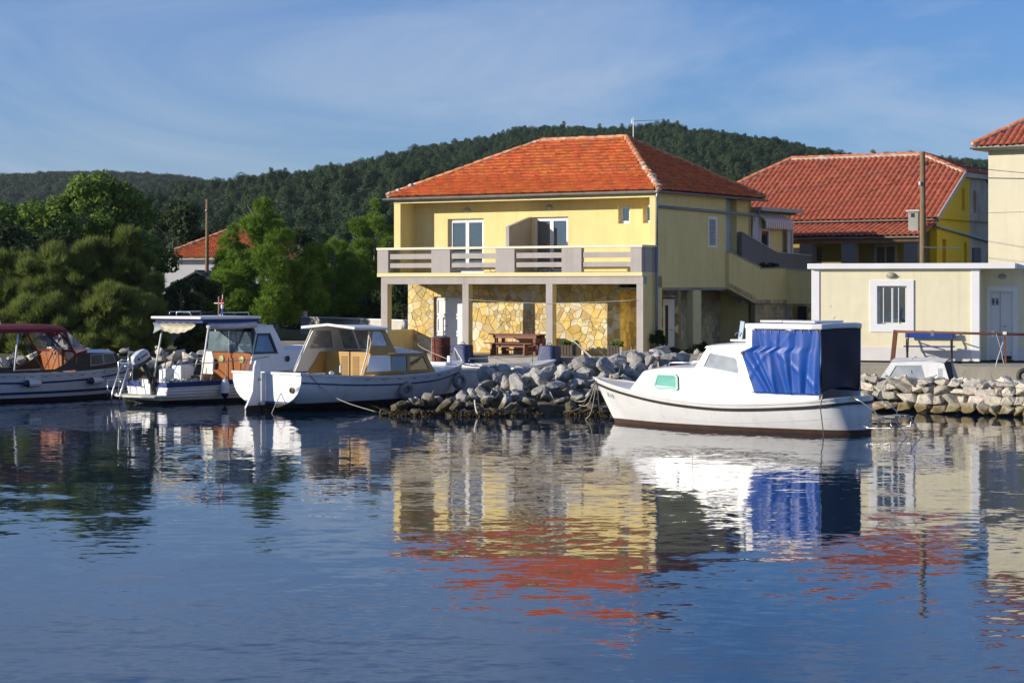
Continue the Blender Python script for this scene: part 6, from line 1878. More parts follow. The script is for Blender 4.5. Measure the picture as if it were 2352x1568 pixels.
pu.tube([(-3.3, 0.80, 0.58), (-3.3, 0.80, 1.5)], 0.018, 6)
pu.build('pushpit', steel, B2, smooth=True)
MB().box(-3.42, -3.32, -0.28, 0.08, 0.26, 0.66).build('motor_bracket', gel2, B2, bevel=0.02)
# outboard motor
OB = thing('outboard_motor', 'tilted white and black outboard motor clamped to the stern of the clinker boat', 'motor', tuple(Vector(B2L) + Matrix.Rotation(rad(B2D), 3, 'Z') @ Vector((-3.42, -0.36, 0.55))), B2D)
OB.scale = (0.86, 0.86, 0.86)
blk = M('motor_black', (0.012, 0.012, 0.013), 0.35, 0.1)
ow = M('motor_white', (0.62, 0.63, 0.66), 0.3, 0.06)
Rt = Matrix.Rotation(rad(-28), 3, 'Y')
def ot(p): return tuple(Rt @ Vector(p))
cw = MB()
for (x, hw_, z0, z1) in ((-0.34, 0.07, 0.86, 1.00), (-0.26, 0.13, 0.82, 1.10), (0.0, 0.15, 0.80, 1.14), (0.22, 0.13, 0.80, 1.10), (0.30, 0.08, 0.82, 1.02)):
    for k in range(10):
        a = math.pi * 2 * k / 10 + 0.314
        cw.v.append(ot((x, hw_ * max(-1, min(1, 1.25 * math.cos(a))), (z0 + z1) / 2 + (z1 - z0) / 2 * max(-1, min(1, 1.25 * math.sin(a))))))
for i in range(4):
    for k in range(10):
        cw.f.append((i * 10 + k, i * 10 + (k + 1) % 10, (i + 1) * 10 + (k + 1) % 10, (i + 1) * 10 + k))
cw.f += [tuple(range(10)), tuple(range(40, 50))[::-1]]
cwl = cw.build('cowling', ow, OB, smooth='auto', bevel=0.01)
for s in (-1, 1):
    b = MB()
    for k in range(6):
        b.add([ot((-0.10 + k * 0.05 + dx, s * 0.157, 0.93 + dz)) for dx, dz in ((0, 0), (0.035, 0), (0.035, 0.07), (0, 0.07))], [(0, 1, 2, 3)])
    b.build('lettering', M('motor_red', (0.45, 0.02, 0.02), 0.5), cwl)
    MB().add([ot((-0.24 + dx, s * 0.157, 0.92 + dz)) for dx, dz in ((0, 0.02), (0.10, 0), (0.08, 0.10), (0.02, 0.10))], [(0, 1, 2, 3)]).build('emblem', blk, cwl)
MB().add([ot(p) for p in [(x, y, z) for z in (0.70, 0.81) for y in (-0.13, 0.13) for x in (-0.30, 0.28)]], [(0, 2, 3, 1), (4, 5, 7, 6), (0, 1, 5, 4), (2, 6, 7, 3), (0, 4, 6, 2), (1, 3, 7, 5)]).build('engine_pan', blk, OB, bevel=0.02)
MB().tube([ot((0, 0, 0.75)), ot((0, 0, 0.35)), ot((-0.02, 0, -0.25))], [0.08, 0.07, 0.055], 9).build('leg', blk, OB, smooth=True)
MB().tube([ot((-0.02, 0, -0.22)), ot((-0.04, 0, -0.42))], [0.045, 0.06], 8).build('gearcase', blk, OB, smooth=True)
pr3 = MB()
for k in range(3):
    a = k * 2.094
    pr3.add([ot((-0.14, 0.02 * math.cos(a), -0.40 + 0.02 * math.sin(a))), ot((-0.12, 0.12 * math.cos(a + 0.4), -0.40 + 0.12 * math.sin(a + 0.4))), ot((-0.17, 0.12 * math.cos(a - 0.4), -0.40 + 0.12 * math.sin(a - 0.4)))], [(0, 1, 2)])
pr3.build('propeller', blk, OB)
MB().tube([ot((0.2, 0, 0.82)), ot((0.45, 0.02, 0.84)), ot((0.72, 0.04, 0.86))], [0.025, 0.03, 0.02], 7).build('tiller', blk, OB, smooth=True)
MB().box(-0.06, 0.10, -0.12, 0.12, 0.0, 0.22).build('clamp', blk, OB, bevel=0.01)

# ---- boat with the red canopy at the left edge
B1L, B1D = (-13.19, 59.24, 0.0), 45
B1 = thing('cabin_boat', 'blue striped white boat with a dark red canopy at the left edge', 'boat', B1L, B1D)
h1 = Hull(-3.6, 3.3, [(0, 0.9), (0.2, 1.04), (0.45, 1.10), (0.65, 0.98), (0.82, 0.66), (0.93, 0.32), (1, 0.02)],
          [(0, 0.84), (0.3, 0.78), (0.55, 0.77), (0.8, 0.83), (1, 0.96)],
          [(0, -0.1), (0.5, -0.35), (0.9, -0.3), (1, -0.2)], [(0, 0.34), (0.4, 0.28), (0.7, 0.42), (0.88, 0.75), (1, 1.0)], rake=0.6, paint=0.10)
h1.skin(B1, gel2, blackaf)
h1.band(B1, 'hull_stripe', navy, lambda t: h1.S(t) - 0.27 + 0.06 * t * t, 0.0, 0.985, 0.012, 0.05)
h1.band(B1, 'boot_stripe', navy, lambda t: 0.22 + 0.02 * t, 0.0, 0.97, 0.010, 0.07)
h1.band(B1, 'gunwale', gel2, lambda t: h1.S(t) - 0.02, 0, 1, 0.035, 0.06, transom=True)
h1.deck(B1, gel2, 0.58, 1.0, 0.16, 0.15, M('varnish_well', (0.20, 0.07, 0.02), 0.5, 0.2, 4))
browncan = M('brown_canvas', (0.060, 0.050, 0.036), 0.85, 0.15, 4, 0.15, 20)
redcan = M('maroon_canvas', (0.17, 0.012, 0.022), 0.85, 0.12, 3, 0.15, 20)
dm = lambda side: (lambda u, v, w: (u, side * (1.00 - 0.20 * (v - 0.78) - 0.055 * max(0, u) ** 1.6 - w), v))
dod = [(-2.6, 0.80), (-0.3, 0.775), (2.25, 0.87), (2.12, 1.25), (0.90, 1.29), (0.62, 1.20), (0.30, 1.0), (-0.05, 0.86), (-1.3, 0.85), (-2.2, 1.05), (-2.6, 1.2)]
for side in (1, -1):
    q_ = MB().poly(dod, 0.02, dm(side)).build('canvas_dodger', browncan, B1)
    for wv in ([(1.16, 0.93), (1.60, 0.965), (1.60, 1.22), (1.20, 1.215)], [(1.65, 0.97), (2.06, 1.01), (1.98, 1.225), (1.65, 1.225)]):
        uc, vc = sum(p[0] for p in wv) / 4, sum(p[1] for p in wv) / 4
        big = [(uc + (u - uc) * 1.08, vc + (v - vc) * 1.12) for u, v in wv]
        MB().plate(big, [wv], 0.012, lambda u, v, w, side=side: (u, dm(side)(u, v, 0)[1] + side * (0.003 + w), v)).build('window_rim', M('cream_trim', (0.55, 0.50, 0.38), 0.7), q_)
        MB().poly(wv, 0.004, lambda u, v, w, side=side: (u, dm(side)(u, v, 0)[1] + side * (0.003 + w), v)).build('window', M('smoked_vinyl', (0.07, 0.06, 0.045), 0.25, 0.15), q_)
MB().grid(lambda u, v: (0.72 + 1.42 * u, (2 * v - 1) * (0.90 - 0.055 * (0.72 + 1.4 * u) ** 1.6), 1.27 + 0.10 * (1 - (2 * v - 1) ** 2) - 0.03 * u), 8, 10).build('cuddy_roof', gel2, B1, smooth=True)
MB().grid(lambda u, v: (2.14 + 0.14 * (1 - u), (2 * v - 1) * 0.72, 0.86 + 0.40 * u), 3, 4).build('cuddy_front', browncan, B1)
MB().beam((0.62, -0.92, 1.24), (1.02, -0.90, 1.33), 0.05, 0.06).build('canvas_roll', redcan, B1)
MB().grid(lambda u, v: (0.72 - 0.10 * u, -0.9 + 1.8 * v, 1.22 + 0.14 * u), 2, 4).build('canvas_roll', redcan, B1)
# wooden cabin front facing aft
wb1 = MB().poly([(-0.62, 0.20), (0.62, 0.20), (0.88, 0.62), (0.93, 1.20), (0.6, 1.38), (-0.6, 1.38), (-0.93, 1.20), (-0.88, 0.62)], 0.04, lambda u, v, w: (0.66 + w, u, v)).build('cabin_bulkhead', varnish, B1)
MB().box(0.60, 0.665, -0.30, 0.30, 0.3, 1.40).build('companion_door', M('varnish_door', (0.36, 0.13, 0.028), 0.3, 0.15, 4, coat=0.4, stretch=(3, 3, 0.4)), wb1, bevel=0.008)
MB().box(0.56, 0.70, -0.36, 0.36, 1.402, 1.43).build('door_ledge', whitep, wb1)
MB().lathe([(0.02, 0), (0.03, 0.05), (0.018, 0.1)], (0.58, 0.02, 1.22), 8).build('padlock', steel, wb1)
MB().box(0.60, 0.66, -0.78, -0.45, 0.55, 0.62).build('locker_rail', varnish, wb1)
o = ring(wb1, (0.52, -0.62, 0.98), 0.15, 0.018, (1, 0, 0.3), M('black_iron', (0, 0, 0)), 'steering_wheel')
o = ring(wb1, (0.60, -0.62, 0.98), 0.11, 0.025, (1, 0, 0.3), steel, 'dial_rim')
MB().grid(lambda u, v: (0.66 - 3.6 * u, -0.60 + 1.20 * v, 0.24), 4, 2).build('cockpit_sole', MATS['varnish_well'], B1)
for side in (1, -1):
    MB().box(-2.9, 0.3, side * 0.55 - 0.13, side * 0.55 + 0.13, 0.24, 0.56).build('side_bench', varnish, B1)
# canopy on a bent tube frame with clear front
can = MB()
for zo in (0.0, -0.02):
    can.grid(lambda u, v, zo=zo: (-2.6 + 2.92 * u, (2 * v - 1) * 1.0, 1.97 + zo + 0.13 * (1 - abs(2 * v - 1) ** 3) - 0.10 * max(0, 0.15 - u) / 0.15 - 0.03 * max(0, u - 0.8) / 0.2), 16, 14)
for side in (1, -1):
    can.grid(lambda u, v, side=side: (-2.6 + 2.92 * u, side * (1.0 + 0.015 * v), 1.97 - 0.10 * v - 0.10 * max(0, 0.15 - u) / 0.15 - 0.03 * max(0, u - 0.8) / 0.2), 16, 2)
can.build('canopy', redcan, B1, smooth='auto')
clear = glassM('clear_vinyl', haze=0.45, hazecol=(0.50, 0.54, 0.60), refl=0.10)
cf = MB().grid(lambda u, v: (0.32 + 0.72 * (1 - v), (2 * u - 1) * 0.94, 1.36 + 0.58 * v + 0.06 * v * (1 - (2 * u - 1) ** 2)), 12, 4).build('clear_windscreen', clear, B1, smooth=True)
for y in (-0.35, 0.35):
    MB().tube([(1.03, y, 1.37), (0.68, y, 1.68), (0.32, y, 2.01)], 0.035, 4).build('windscreen_band', browncan, cf)
for side in (1, -1):
    MB().add([(0.32, side * 0.96, 1.93), (1.05, side * 0.92, 1.36), (0.66, side * 0.94, 1.24), (0.20, side * 0.97, 1.90)], [(0, 1, 2, 3)]).build('clear_side', clear, B1)
    MB().tube([(0.25, side * 0.98, 1.90), (0.45, side * 0.96, 1.5), (0.66, side * 0.93, 1.22)], 0.03, 5).build('canopy_strap', redcan, B1)
fm_ = M('frame_grey', (0.10, 0.11, 0.13), 0.4, 0.1, metal=0.4)
for side in (1, -1):
    y = side * 1.0
    MB().tube([(-0.42, y, 0.84), (-1.20, y * 0.98, 1.88)], 0.014, 6).build('canopy_bow', fm_, B1)
    MB().tube([(-0.42, y, 0.84), (0.22, y * 0.98, 1.88)], 0.014, 6).build('canopy_bow', fm_, B1)
    MB().tube([(-0.95, y * 0.99, 1.52), (-0.35, y * 0.98, 1.90)], 0.012, 6).build('canopy_bow', fm_, B1)
    MB().tube([(-1.34, y, 0.84), (-1.22, y * 0.98, 1.84)], 0.026, 7).build('canopy_post', whitep, B1, smooth=True)
    MB().tube([(-2.5, y, 1.0), (-1.6, y * 0.98, 1.88)], 0.012, 6).build('canopy_bow', fm_, B1)
nl = MB().tube([(-1.15, 0.0, 2.10), (-1.22, 0.0, 2.25), (-1.30, 0.0, 2.34)], 0.012, 5).build('light_stalk', whitep, B1)
MB().lathe([(0.03, 0), (0.05, 0.02), (0.05, 0.08), (0.03, 0.10)], (-1.30, 0.0, 2.33), 10).build('anchor_light', whitep, nl)
MB().ball((-1.2, 0.0, 2.18), 0.04, 8, 6).build('light_knuckle', whitep, nl, smooth=True)
for k in range(14):
    t = 0.08 + k * 0.062
    p = h1.pt(t, h1.S(t) - 0.10, -1, 0.002)
    q = h1.pt(t + 0.02, h1.S(t + .02) - 0.10, -1, 0.002)
    MB().beam(p, q, 0.008, 0.014).build('scupper', M('dark_seam', (0, 0, 0)), B1)

# ---- fenders, tyres and lines
def on(hull, L, D, t, z, side, off):
    p = hull.pt(t, z, side, off)
    return tuple(Vector(L) + Matrix.Rotation(rad(D), 3, 'Z') @ Vector(p))
def along(D): return (math.cos(rad(D)), math.sin(rad(D)), 0.0)
for t, lb in ((0.40, 'white fender with navy end slung flat amidships on the red canopy boat'), (0.72, 'white fender with navy end slung flat near the bow of the red canopy boat')):
    p = on(h1, B1L, B1D, t, 0.50, -1, 0.11)
    f = cyl_fender('boat_fender', lb, p, along(B1D + (6 if t < .5 else 14)), 0.50, 0.10, True, group='fenders')
    for dx in (-0.27, 0.27):
        b = MB().tube([tuple(Vector(along(B1D)) * dx), tuple(Vector(along(B1D)) * dx + Vector((0.0, 0.06, 0.30)))], 0.010, 5).build('lanyard', rope, f)
p = on(h2, B2L, B2D, 0.235, 0.40, -1, 0.12)
f = cyl_fender('boat_fender', 'white fender with navy tip hanging upright on the clinker boat', p, (0, 0, 1), 0.42, 0.115, True, group='fenders')
MB().tube([(0, 0, 0.22), (0.03, 0.05, 0.50), (0.02, 0.10, 0.70)], 0.012, 5).build('lanyard', rope, f)
tyre_m = M('white_painted_tyre', (0.30, 0.30, 0.30), 0.8, 0.5, 6, 0.2, 15, stain=(0.03, 0.03, 0.03), stain_scale=4, stain_amt=0.9)
for t, lb in ((0.50, 'worn white painted tyre hung amidships on the ochre wheelhouse boat'), (0.885, 'worn white painted tyre hung at the bow of the ochre wheelhouse boat')):
    p = on(h3, B3L, B3D, t, 0.42 if t < 0.6 else 0.55, -1, 0.13 if t < .6 else 0.20)
    o = thing('tyre_fender', lb, 'tyre', p, 0, 'tyre fenders')
    n_ = (math.sin(rad(B3D)), -math.cos(rad(B3D)), -0.15)
    if t > 0.6: n_ = (math.sin(rad(B3D - 0)) * 0.9, -math.cos(rad(B3D)) - 0.1, 0)
    ring(o, (0, 0, 0), 0.165, 0.075, n_, tyre_m, 'tyre')
    MB().tube([(0, 0, 0.20), (-0.02, 0.03, 0.36), (-0.06, 0.10, 0.48)], 0.012, 5).build('lanyard', rope, o)
def line(label, pts, mat=rope, r=0.012):
    P = [Vector(p) for p in pts]
    out = []
    for i in range(len(P) - 1):
        for k in range(6):
            t = k / 6
            p0, p1, p2, p3 = P[max(i - 1, 0)], P[i], P[i + 1], P[min(i + 2, len(P) - 1)]
            out.append(0.5 * ((2 * p1) + (p2 - p0) * t + (2 * p0 - 5 * p1 + 4 * p2 - p3) * t * t + (3 * p1 - p0 - 3 * p2 + p3) * t ** 3))
    out.append(P[-1])
    return tag(MB().tube(out, r, 5).build('mooring_line', mat, smooth=True), label, 'rope')
s3 = on(h3, B3L, B3D, 0.0, 0.96, -1, -0.1)
line('mooring line slanting from the white transom down into the water', [s3, (X(650, 53.2), 53.2, Z(895, 53.2)), (X(622, 52.6), 52.6, -0.05)])
s3b = on(h3, B3L, B3D, 0.03, 0.95, -1, 0.03)
line('knotted mooring line from the ochre boat stern to the breakwater rocks', [s3b, (X(745, 53.2), 53.2, Z(895, 53.2)), (X(790, 52.8), 52.8, Z(922, 52.8)), (X(866, 52.4), 52.4, Z(946, 52.4))])
b4b = on(h4, B4L, B4D, 0.985, 0.95, 1, 0.0)
for k, (px_, py_, Y_) in enumerate(((1330, 930, 51.2), (1295, 945, 50.8), (1345, 962, 50.2), (1382, 965, 49.9), (1312, 915, 52.3))):
    line(('uppermost', 'lowest', 'middle', 'steepest', 'slackest')[k] + ' of the mooring lines from the bow of the blue tarpaulin boat', [b4b, (X((1365 + px_) / 2 + 4, Y_ - 0.5), Y_ - 0.5, Z((880 + py_) / 2 + 22, Y_ - 0.5)), (X(px_, Y_), Y_, Z(py_, Y_))], ropedark if k % 2 else rope, 0.011)
# ------------------------------------------------------------------ rocks
import bmesh
def rock_material(name, base, c2, algae=(0.085, 0.065, 0.025), line=0.22):
    m = M(name, base, 0.95, 0.28, 3.0, 1.0, 6, col2=c2, stain=(0.17, 0.14, 0.10), stain_scale=2.6, stain_amt=0.75, island=0.28)
    n, l = m.node_tree.nodes, m.node_tree.links
    b = n['Principled BSDF']
    src = b.inputs['Base Color'].links[0].from_socket
    g = n.new('ShaderNodeNewGeometry')
    sx = n.new('ShaderNodeSeparateXYZ'); l.new(g.outputs['Position'], sx.inputs[0])
    nz = n.new('ShaderNodeTexNoise'); nz.inputs['Scale'].default_value = 3.0; nz.inputs['Detail'].default_value = 5
    l.new(g.outputs['Position'], nz.inputs['Vector'])
    mm = n.new('ShaderNodeMath'); mm.operation = 'MULTIPLY_ADD'; mm.inputs[1].default_value = 0.5; mm.inputs[2].default_value = -0.25
    l.new(nz.outputs['Fac'], mm.inputs[0])
    ad = n.new('ShaderNodeMath'); ad.operation = 'ADD'
    l.new(sx.outputs['Z'], ad.inputs[0]); l.new(mm.outputs[0], ad.inputs[1])
    mr = n.new('ShaderNodeMapRange')
    mr.inputs['From Min'].default_value = line - 0.07; mr.inputs['From Max'].default_value = line + 0.10
    mr.inputs['To Min'].default_value = 0.92; mr.inputs['To Max'].default_value = 0.0
    l.new(ad.outputs[0], mr.inputs['Value'])
    mx = n.new('ShaderNodeMixRGB'); mx.inputs['Color2'].default_value = (*algae, 1)
    l.new(mr.outputs['Result'], mx.inputs['Fac']); l.new(src, mx.inputs['Color1'])
    l.new(mx.outputs['Color'], b.inputs['Base Color'])
    return m
limest = rock_material('breakwater_limestone', (0.26, 0.253, 0.24), (0.40, 0.385, 0.355), line=0.36)
palelime = rock_material('pale_limestone', (0.46, 0.42, 0.34), (0.54, 0.50, 0.42), (0.16, 0.12, 0.04), 0.20)
def rock_meshes(mat, n, seed, flat=0.8, boxy=0.0):
    out = []
    r = random.Random(seed)
    for i in range(n):
        bm = bmesh.new()
        pts = []
        while len(pts) < 15:
            p = Vector((r.uniform(-1, 1), r.uniform(-1, 1), r.uniform(-1, 1)))
            q = Vector([math.copysign(abs(c) ** (1 - 0.45 * boxy), c) for c in p])
            if boxy or p.length > 0.45:
                s = max(abs(q.x), abs(q.y), abs(q.z)) if boxy else q.length
                q = q / s * r.uniform(0.82, 1.0)
                pts.append(Vector((q.x * 0.5, q.y * 0.5, q.z * 0.5 * flat)))
        for p in pts: bm.verts.new(p)
        res = bmesh.ops.convex_hull(bm, input=bm.verts)
        bmesh.ops.delete(bm, geom=[g for g in res['geom_interior'] if isinstance(g, bmesh.types.BMVert)], context='VERTS')
        bmesh.ops.dissolve_limit(bm, angle_limit=rad(14), verts=bm.verts, edges=bm.edges)
        bmesh.ops.bevel(bm, geom=list(bm.edges), offset=0.045, segments=1, affect='EDGES', profile=0.5)
        bmesh.ops.triangulate(bm, faces=bm.faces)
        bmesh.ops.subdivide_edges(bm, edges=[e for e in bm.edges if e.calc_length() > 0.30], cuts=1)
        bmesh.ops.triangulate(bm, faces=bm.faces)
        for v in bm.verts:
            v.co *= r.uniform(0.935, 1.035)
        bmesh.ops.recalc_face_normals(bm, faces=bm.faces)
        me = bpy.data.meshes.new('rock'); bm.to_mesh(me); bm.free()
        me.materials.append(mat)
        out.append(me)
    return out
rocksA = rock_meshes(limest, 12, 1)
rocksB = rock_meshes(palelime, 12, 2, 0.85, 0.6)
mounds = [(-2.1, 52.1, 1.5, 1.0, 0.38), (-0.6, 52.2, 2.0, 1.3, 0.50), (0.9, 53.8, 2.0, 2.2, 0.88), (2.2, 55.8, 2.1, 2.8, 1.10), (3.6, 58.5, 2.1, 3.2, 1.28), (5.0, 61.5, 2.2, 3.2, 1.12), (6.2, 66, 2.0, 3.2, 0.75), (2.6, 52.6, 2.0, 1.6, 0.62), (-0.1, 56.6, 1.5, 2.2, 0.92)]
def mound_z(x, y):
    z = -0.7
    for (cx, cy, rx, ry, h) in mounds:
        d = ((x - cx) / rx) ** 2 + ((y - cy) / ry) ** 2
        z = max(z, h - (h + 0.7) * d ** 1.15 if d < 1 else -0.7)
    return z
BW = thing('rubble_breakwater', 'heap of grey limestone boulders forming a breakwater between the boats', 'breakwater', (0, 0, 0))
core = MB().grid(lambda u, v: (lambda x, y: (x, y, mound_z(x, y) - 0.34))(-4.2 + 12.6 * u, 50 + 19.5 * v), 48, 60)
core.build('rubble_core', M('rubble_dark', (0.12, 0.11, 0.09), 0.95, 0.3, 3), BW, smooth=True)
r = random.Random(11)
ok = lambda x, y, z: z > -0.30 and x > -4.6 + (y - 53.5) * 0.80 + 0.25 * (y > 54)
ok = lambda x, y, z: z > -0.30 and x > -4.6 + (y - 53.5) * 0.80 + 0.25 * (y > 54)
nrock = 0
def lay(x0, x1, y0, y1, step, smin, smax, cond):
    global nrock
    y = y0
    row = 0
    while y < y1:
        x = x0 + (step / 2 if row % 2 else 0)
        while x < x1:
            xx, yy = x + r.uniform(-.35, .35) * step, y + r.uniform(-.35, .35) * step
            z = mound_z(xx, yy)
            if cond(xx, yy, z) and nrock < 298:
                s = r.uniform(smin, smax) * (1.3 if r.random() < 0.15 else 1)
                share('rock', r.choice(rocksA), BW, (xx, yy, z - 0.02 + r.uniform(-.05, .10)), (r.uniform(-.7, .7), r.uniform(-.7, .7), r.random() * 6.28), (s * r.uniform(0.9, 1.3), s * r.uniform(0.8, 1.1), s * r.uniform(0.7, 1.0)))
                nrock += 1
            x += step
        y += step * 0.87
        row += 1
lay(-4, 4.6, 50.4, 53.0, 0.38, 0.26, 0.54, lambda x, y, z: ok(x, y, z) and z > -0.24)
lay(-2.4, 6.2, 53.0, 57.6, 0.52, 0.38, 0.78, lambda x, y, z: ok(x, y, z) and z > 0.05)
lay(1.5, 7.5, 57.6, 66.0, 0.72, 0.55, 0.92, lambda x, y, z: ok(x, y, z) and z > 0.35)

# seaweed fringe on the waterline stones
wd_ = M('brown_weed', (0.07, 0.045, 0.012), 0.8, 0.3, 8, island=0.4)
blw = []
for k in range(60):
    x = r.uniform(-3.6, 3.4)
    y = 51.2 + 0.05 * x
    for q in range(40):
        if mound_z(x, y) > -0.22: break
        y += 0.06
    blw.append((x, y + 0.05, 0.04, r.uniform(.12, .25), r.uniform(.06, .12), r.uniform(.06, .12)))
v, f_ = leaf_quads(blw, 5000, 0.035, 0.3)
wo_ = raw('seaweed', v, f_, wd_, BW); wo_['kind'] = 'stuff'

# dry stone mole at the right
DW = thing('stone_mole', 'dry stacked pale stone mole in front of the hut platform', 'breakwater', (0, 0, 0))
a0, a1 = Vector((7.7, 54.75, 0)), Vector((16.2, 47.9, 0))
dv = (a1 - a0).normalized(); nv = Vector((dv.y, -dv.x, 0))
if nv.y > 0: nv = -nv
Lw = (a1 - a0).length
MB().poly([(0, -0.6), (Lw, -0.6), (Lw, 0.52), (0, 0.58)], 1.5, lambda u, v, w: tuple(a0 + dv * u - nv * (0.18 + w) + Vector((0, 0, v)))).build('rubble_core', MATS['rubble_dark'], DW)
zc = 0.02
cnt = 0
for row, hgt in enumerate((0.24, 0.24, 0.22, 0.17)):
    u = r.uniform(-0.2, 0.1)
    while u < Lw and cnt < 250:
        w_ = r.uniform(0.24, 0.56)
        h_ = hgt * r.uniform(0.85, 1.25)
        p = a0 + dv * (u + w_ / 2) + nv * (0.02 - 0.07 * row + r.uniform(-.05, .06)) + Vector((0, 0, zc + hgt / 2 + r.uniform(-.03, .03)))
        share('stone', r.choice(rocksB), DW, p, (r.uniform(-.18, .18), r.uniform(-.2, .2), math.atan2(dv.y, dv.x) + r.uniform(-.3, .3) + (math.pi if r.random() < .5 else 0)), (w_ * 1.16, 0.46, h_ * 1.28))
        cnt += 1
        u += w_ * 0.96
    zc += hgt * 0.93
u = 0
while u < Lw and cnt < 297:
    s = r.uniform(0.26, 0.46)
    p = a0 + dv * u - nv * (0.35 + r.uniform(0, 0.8)) + Vector((0, 0, 0.66 + s * 0.12 + r.uniform(-.06, .06)))
    share('stone', r.choice(rocksB), DW, p, (r.uniform(-.6, .6), r.uniform(-.6, .6), r.random() * 6.28), (s * 1.15, s, s * 0.9))
    u += s * 0.42
    cnt += 1
# small rock heaps behind the blue tarpaulin boat and along the left shore
HP = thing('rock_heap', 'small heap of pale rocks below the potted plant on the quay corner', 'rocks', (0, 0, 0))
for k in range(26):
    x, y = r.uniform(5.0, 6.9), r.uniform(66.8, 69.4)
    s = r.uniform(0.28, 0.5)
    share('rock', r.choice(rocksB), HP, (x, y, 0.62 + 0.35 * r.random() * (1 - abs(x - 6.0))), (r.uniform(-.6, .6), r.uniform(-.6, .6), r.random() * 6.28), (s * 1.15, s, s * 0.9))
SH = thing('shore_rocks', 'row of pale rocks along the shore under the tamarisks', 'rocks', (0, 0, 0))
for k in range(120):
    t = r.random()
    x = -27 + 16.5 * t
    y = 77.4 + 0.10 * (x + 27) * 0.2 + r.uniform(-0.7, 0.9)
    s = r.uniform(0.22, 0.55)
    share('rock', r.choice(rocksB if r.random() < .7 else rocksA), SH, (x, y, 0.12 + 0.36 * (y - 76.7) + r.uniform(-.08, .08)), (r.uniform(-.5, .5), r.uniform(-.5, .5), r.random() * 6.28), (s * 1.25, s, s * 0.85))

# ------------------------------------------------------------------ things on the quay and the porch
def hx(px, yl):
    """house local x on the line y = yl seen at photo column px"""
    k = (px - 1176) / 4900
    ox, oy = hw(0, yl)
    cx, cy = math.cos(HA), math.sin(HA)
    return (k * oy - ox) / (cx - k * cy)
def qplace(px, yl):
    return hw(hx(px, yl), yl)
x, y = qplace(1012, -2.15)
BR = thing('oil_drum', 'rusty red oil drum with a thin pole on the quay edge', 'barrel', (x, y, 0.25))
MB().lathe([(0.33, 0), (0.36, 0.02), (0.355, 0.30), (0.38, 0.32), (0.38, 0.36), (0.355, 0.38), (0.355, 0.62), (0.38, 0.64), (0.38, 0.68), (0.355, 0.70), (0.36, 0.98), (0.34, 1.0)], (0, 0, 0), 20).build('drum', M('rusty_red', (0.17, 0.045, 0.025), 0.8, 0.35, 5, 0.3, 20, stain=(0.05, 0.035, 0.03), stain_scale=2, stain_amt=0.8), BR, smooth='auto')
MB().tube([(0.1, 0, 0.9), (0.1, 0, 1.75)], 0.022, 6).build('pole', M('black_iron', (0, 0, 0)), BR)
MB().grid(lambda u, v: ((0.36 * v) * math.cos(6.283 * u), (0.36 * v) * math.sin(6.283 * u), 1.06 - 0.06 * v * v + 0.05 * math.sin(u * 25) * v * (1 - v)), 16, 5).build('net_cover', M('net_grey', (0.10, 0.11, 0.12), 0.9, 0.4, 12), BR)
MB().tube([(-0.3, -0.3, 1.0), (-0.32, -0.32, 0.5), (-0.30, -0.34, 0.0)], 0.02, 5).build('rope', rope, BR)
def covered(label, px, yl, w, h, z):
    x, y = qplace(px, yl)
    o = thing('covered_winch', label, 'cover', (x, y, z), HDEG, 'covered machines on the quay')
    c = M('navy_cover', (0.015, 0.035, 0.13), 0.55, 0.15, 3, 0.2, 6)
    def fn(u, v):
        a = 6.283 * u
        sx, sy = math.copysign(abs(math.cos(a)) ** 0.45, math.cos(a)), math.copysign(abs(math.sin(a)) ** 0.45, math.sin(a))
        rr = (1.06 - 0.16 * v + 0.05 * math.sin(a * 5 + v * 3) * (1 - v)) * (1 if v < 0.98 else 0.0)
        return (w / 2 * sx * rr, w * 0.42 * sy * rr, h * min(1, v * 1.03))
    MB().grid(fn, 40, 12).build('cover', c, o, smooth='auto')
    MB().tube([(-0.1, 0, h), (-0.05, 0, h + 0.06), (0.05, 0, h + 0.06), (0.1, 0, h)], 0.014, 5).build('handle', M('black_iron', (0, 0, 0)), o)
covered('navy covered machine beside the rusty drum', 1063, -2.15, 0.72, 0.78, 0.25)
covered('navy covered machine in front of the picnic table pillar', 1262, -2.15, 0.74, 0.80, 0.25)
# picnic table with two benches
wood_red = M('red_brown_wood', (0.20, 0.065, 0.04), 0.6, 0.2, 5, 0.1, 20, stretch=(0.5, 6, 6))
x, y = qplace(1192, 0.15)
TB = thing('picnic_table', 'red brown wooden table on the porch', 'table', (x, y, 0.585), HDEG)
for k in range(4):
    MB().box(-1.12, 1.12, -0.36 + k * 0.182, -0.36 + k * 0.182 + 0.17, 0.74, 0.78).build('top_plank', wood_red, TB, bevel=0.006)
for sx in (-0.85, 0.85):
    for sy in (-0.24, 0.24):
        MB().box(sx - 0.05, sx + 0.05, sy - 0.05, sy + 0.05, 0, 0.738).build('leg', wood_red, TB)
for sy in (-0.30, 0.30):
    MB().box(-0.95, 0.95, sy - 0.015, sy + 0.015, 0.62, 0.738).build('apron', wood_red, TB)
MB().box(-0.8, 0.8, -0.03, 0.03, 0.16, 0.22).build('stretcher', wood_red, TB)
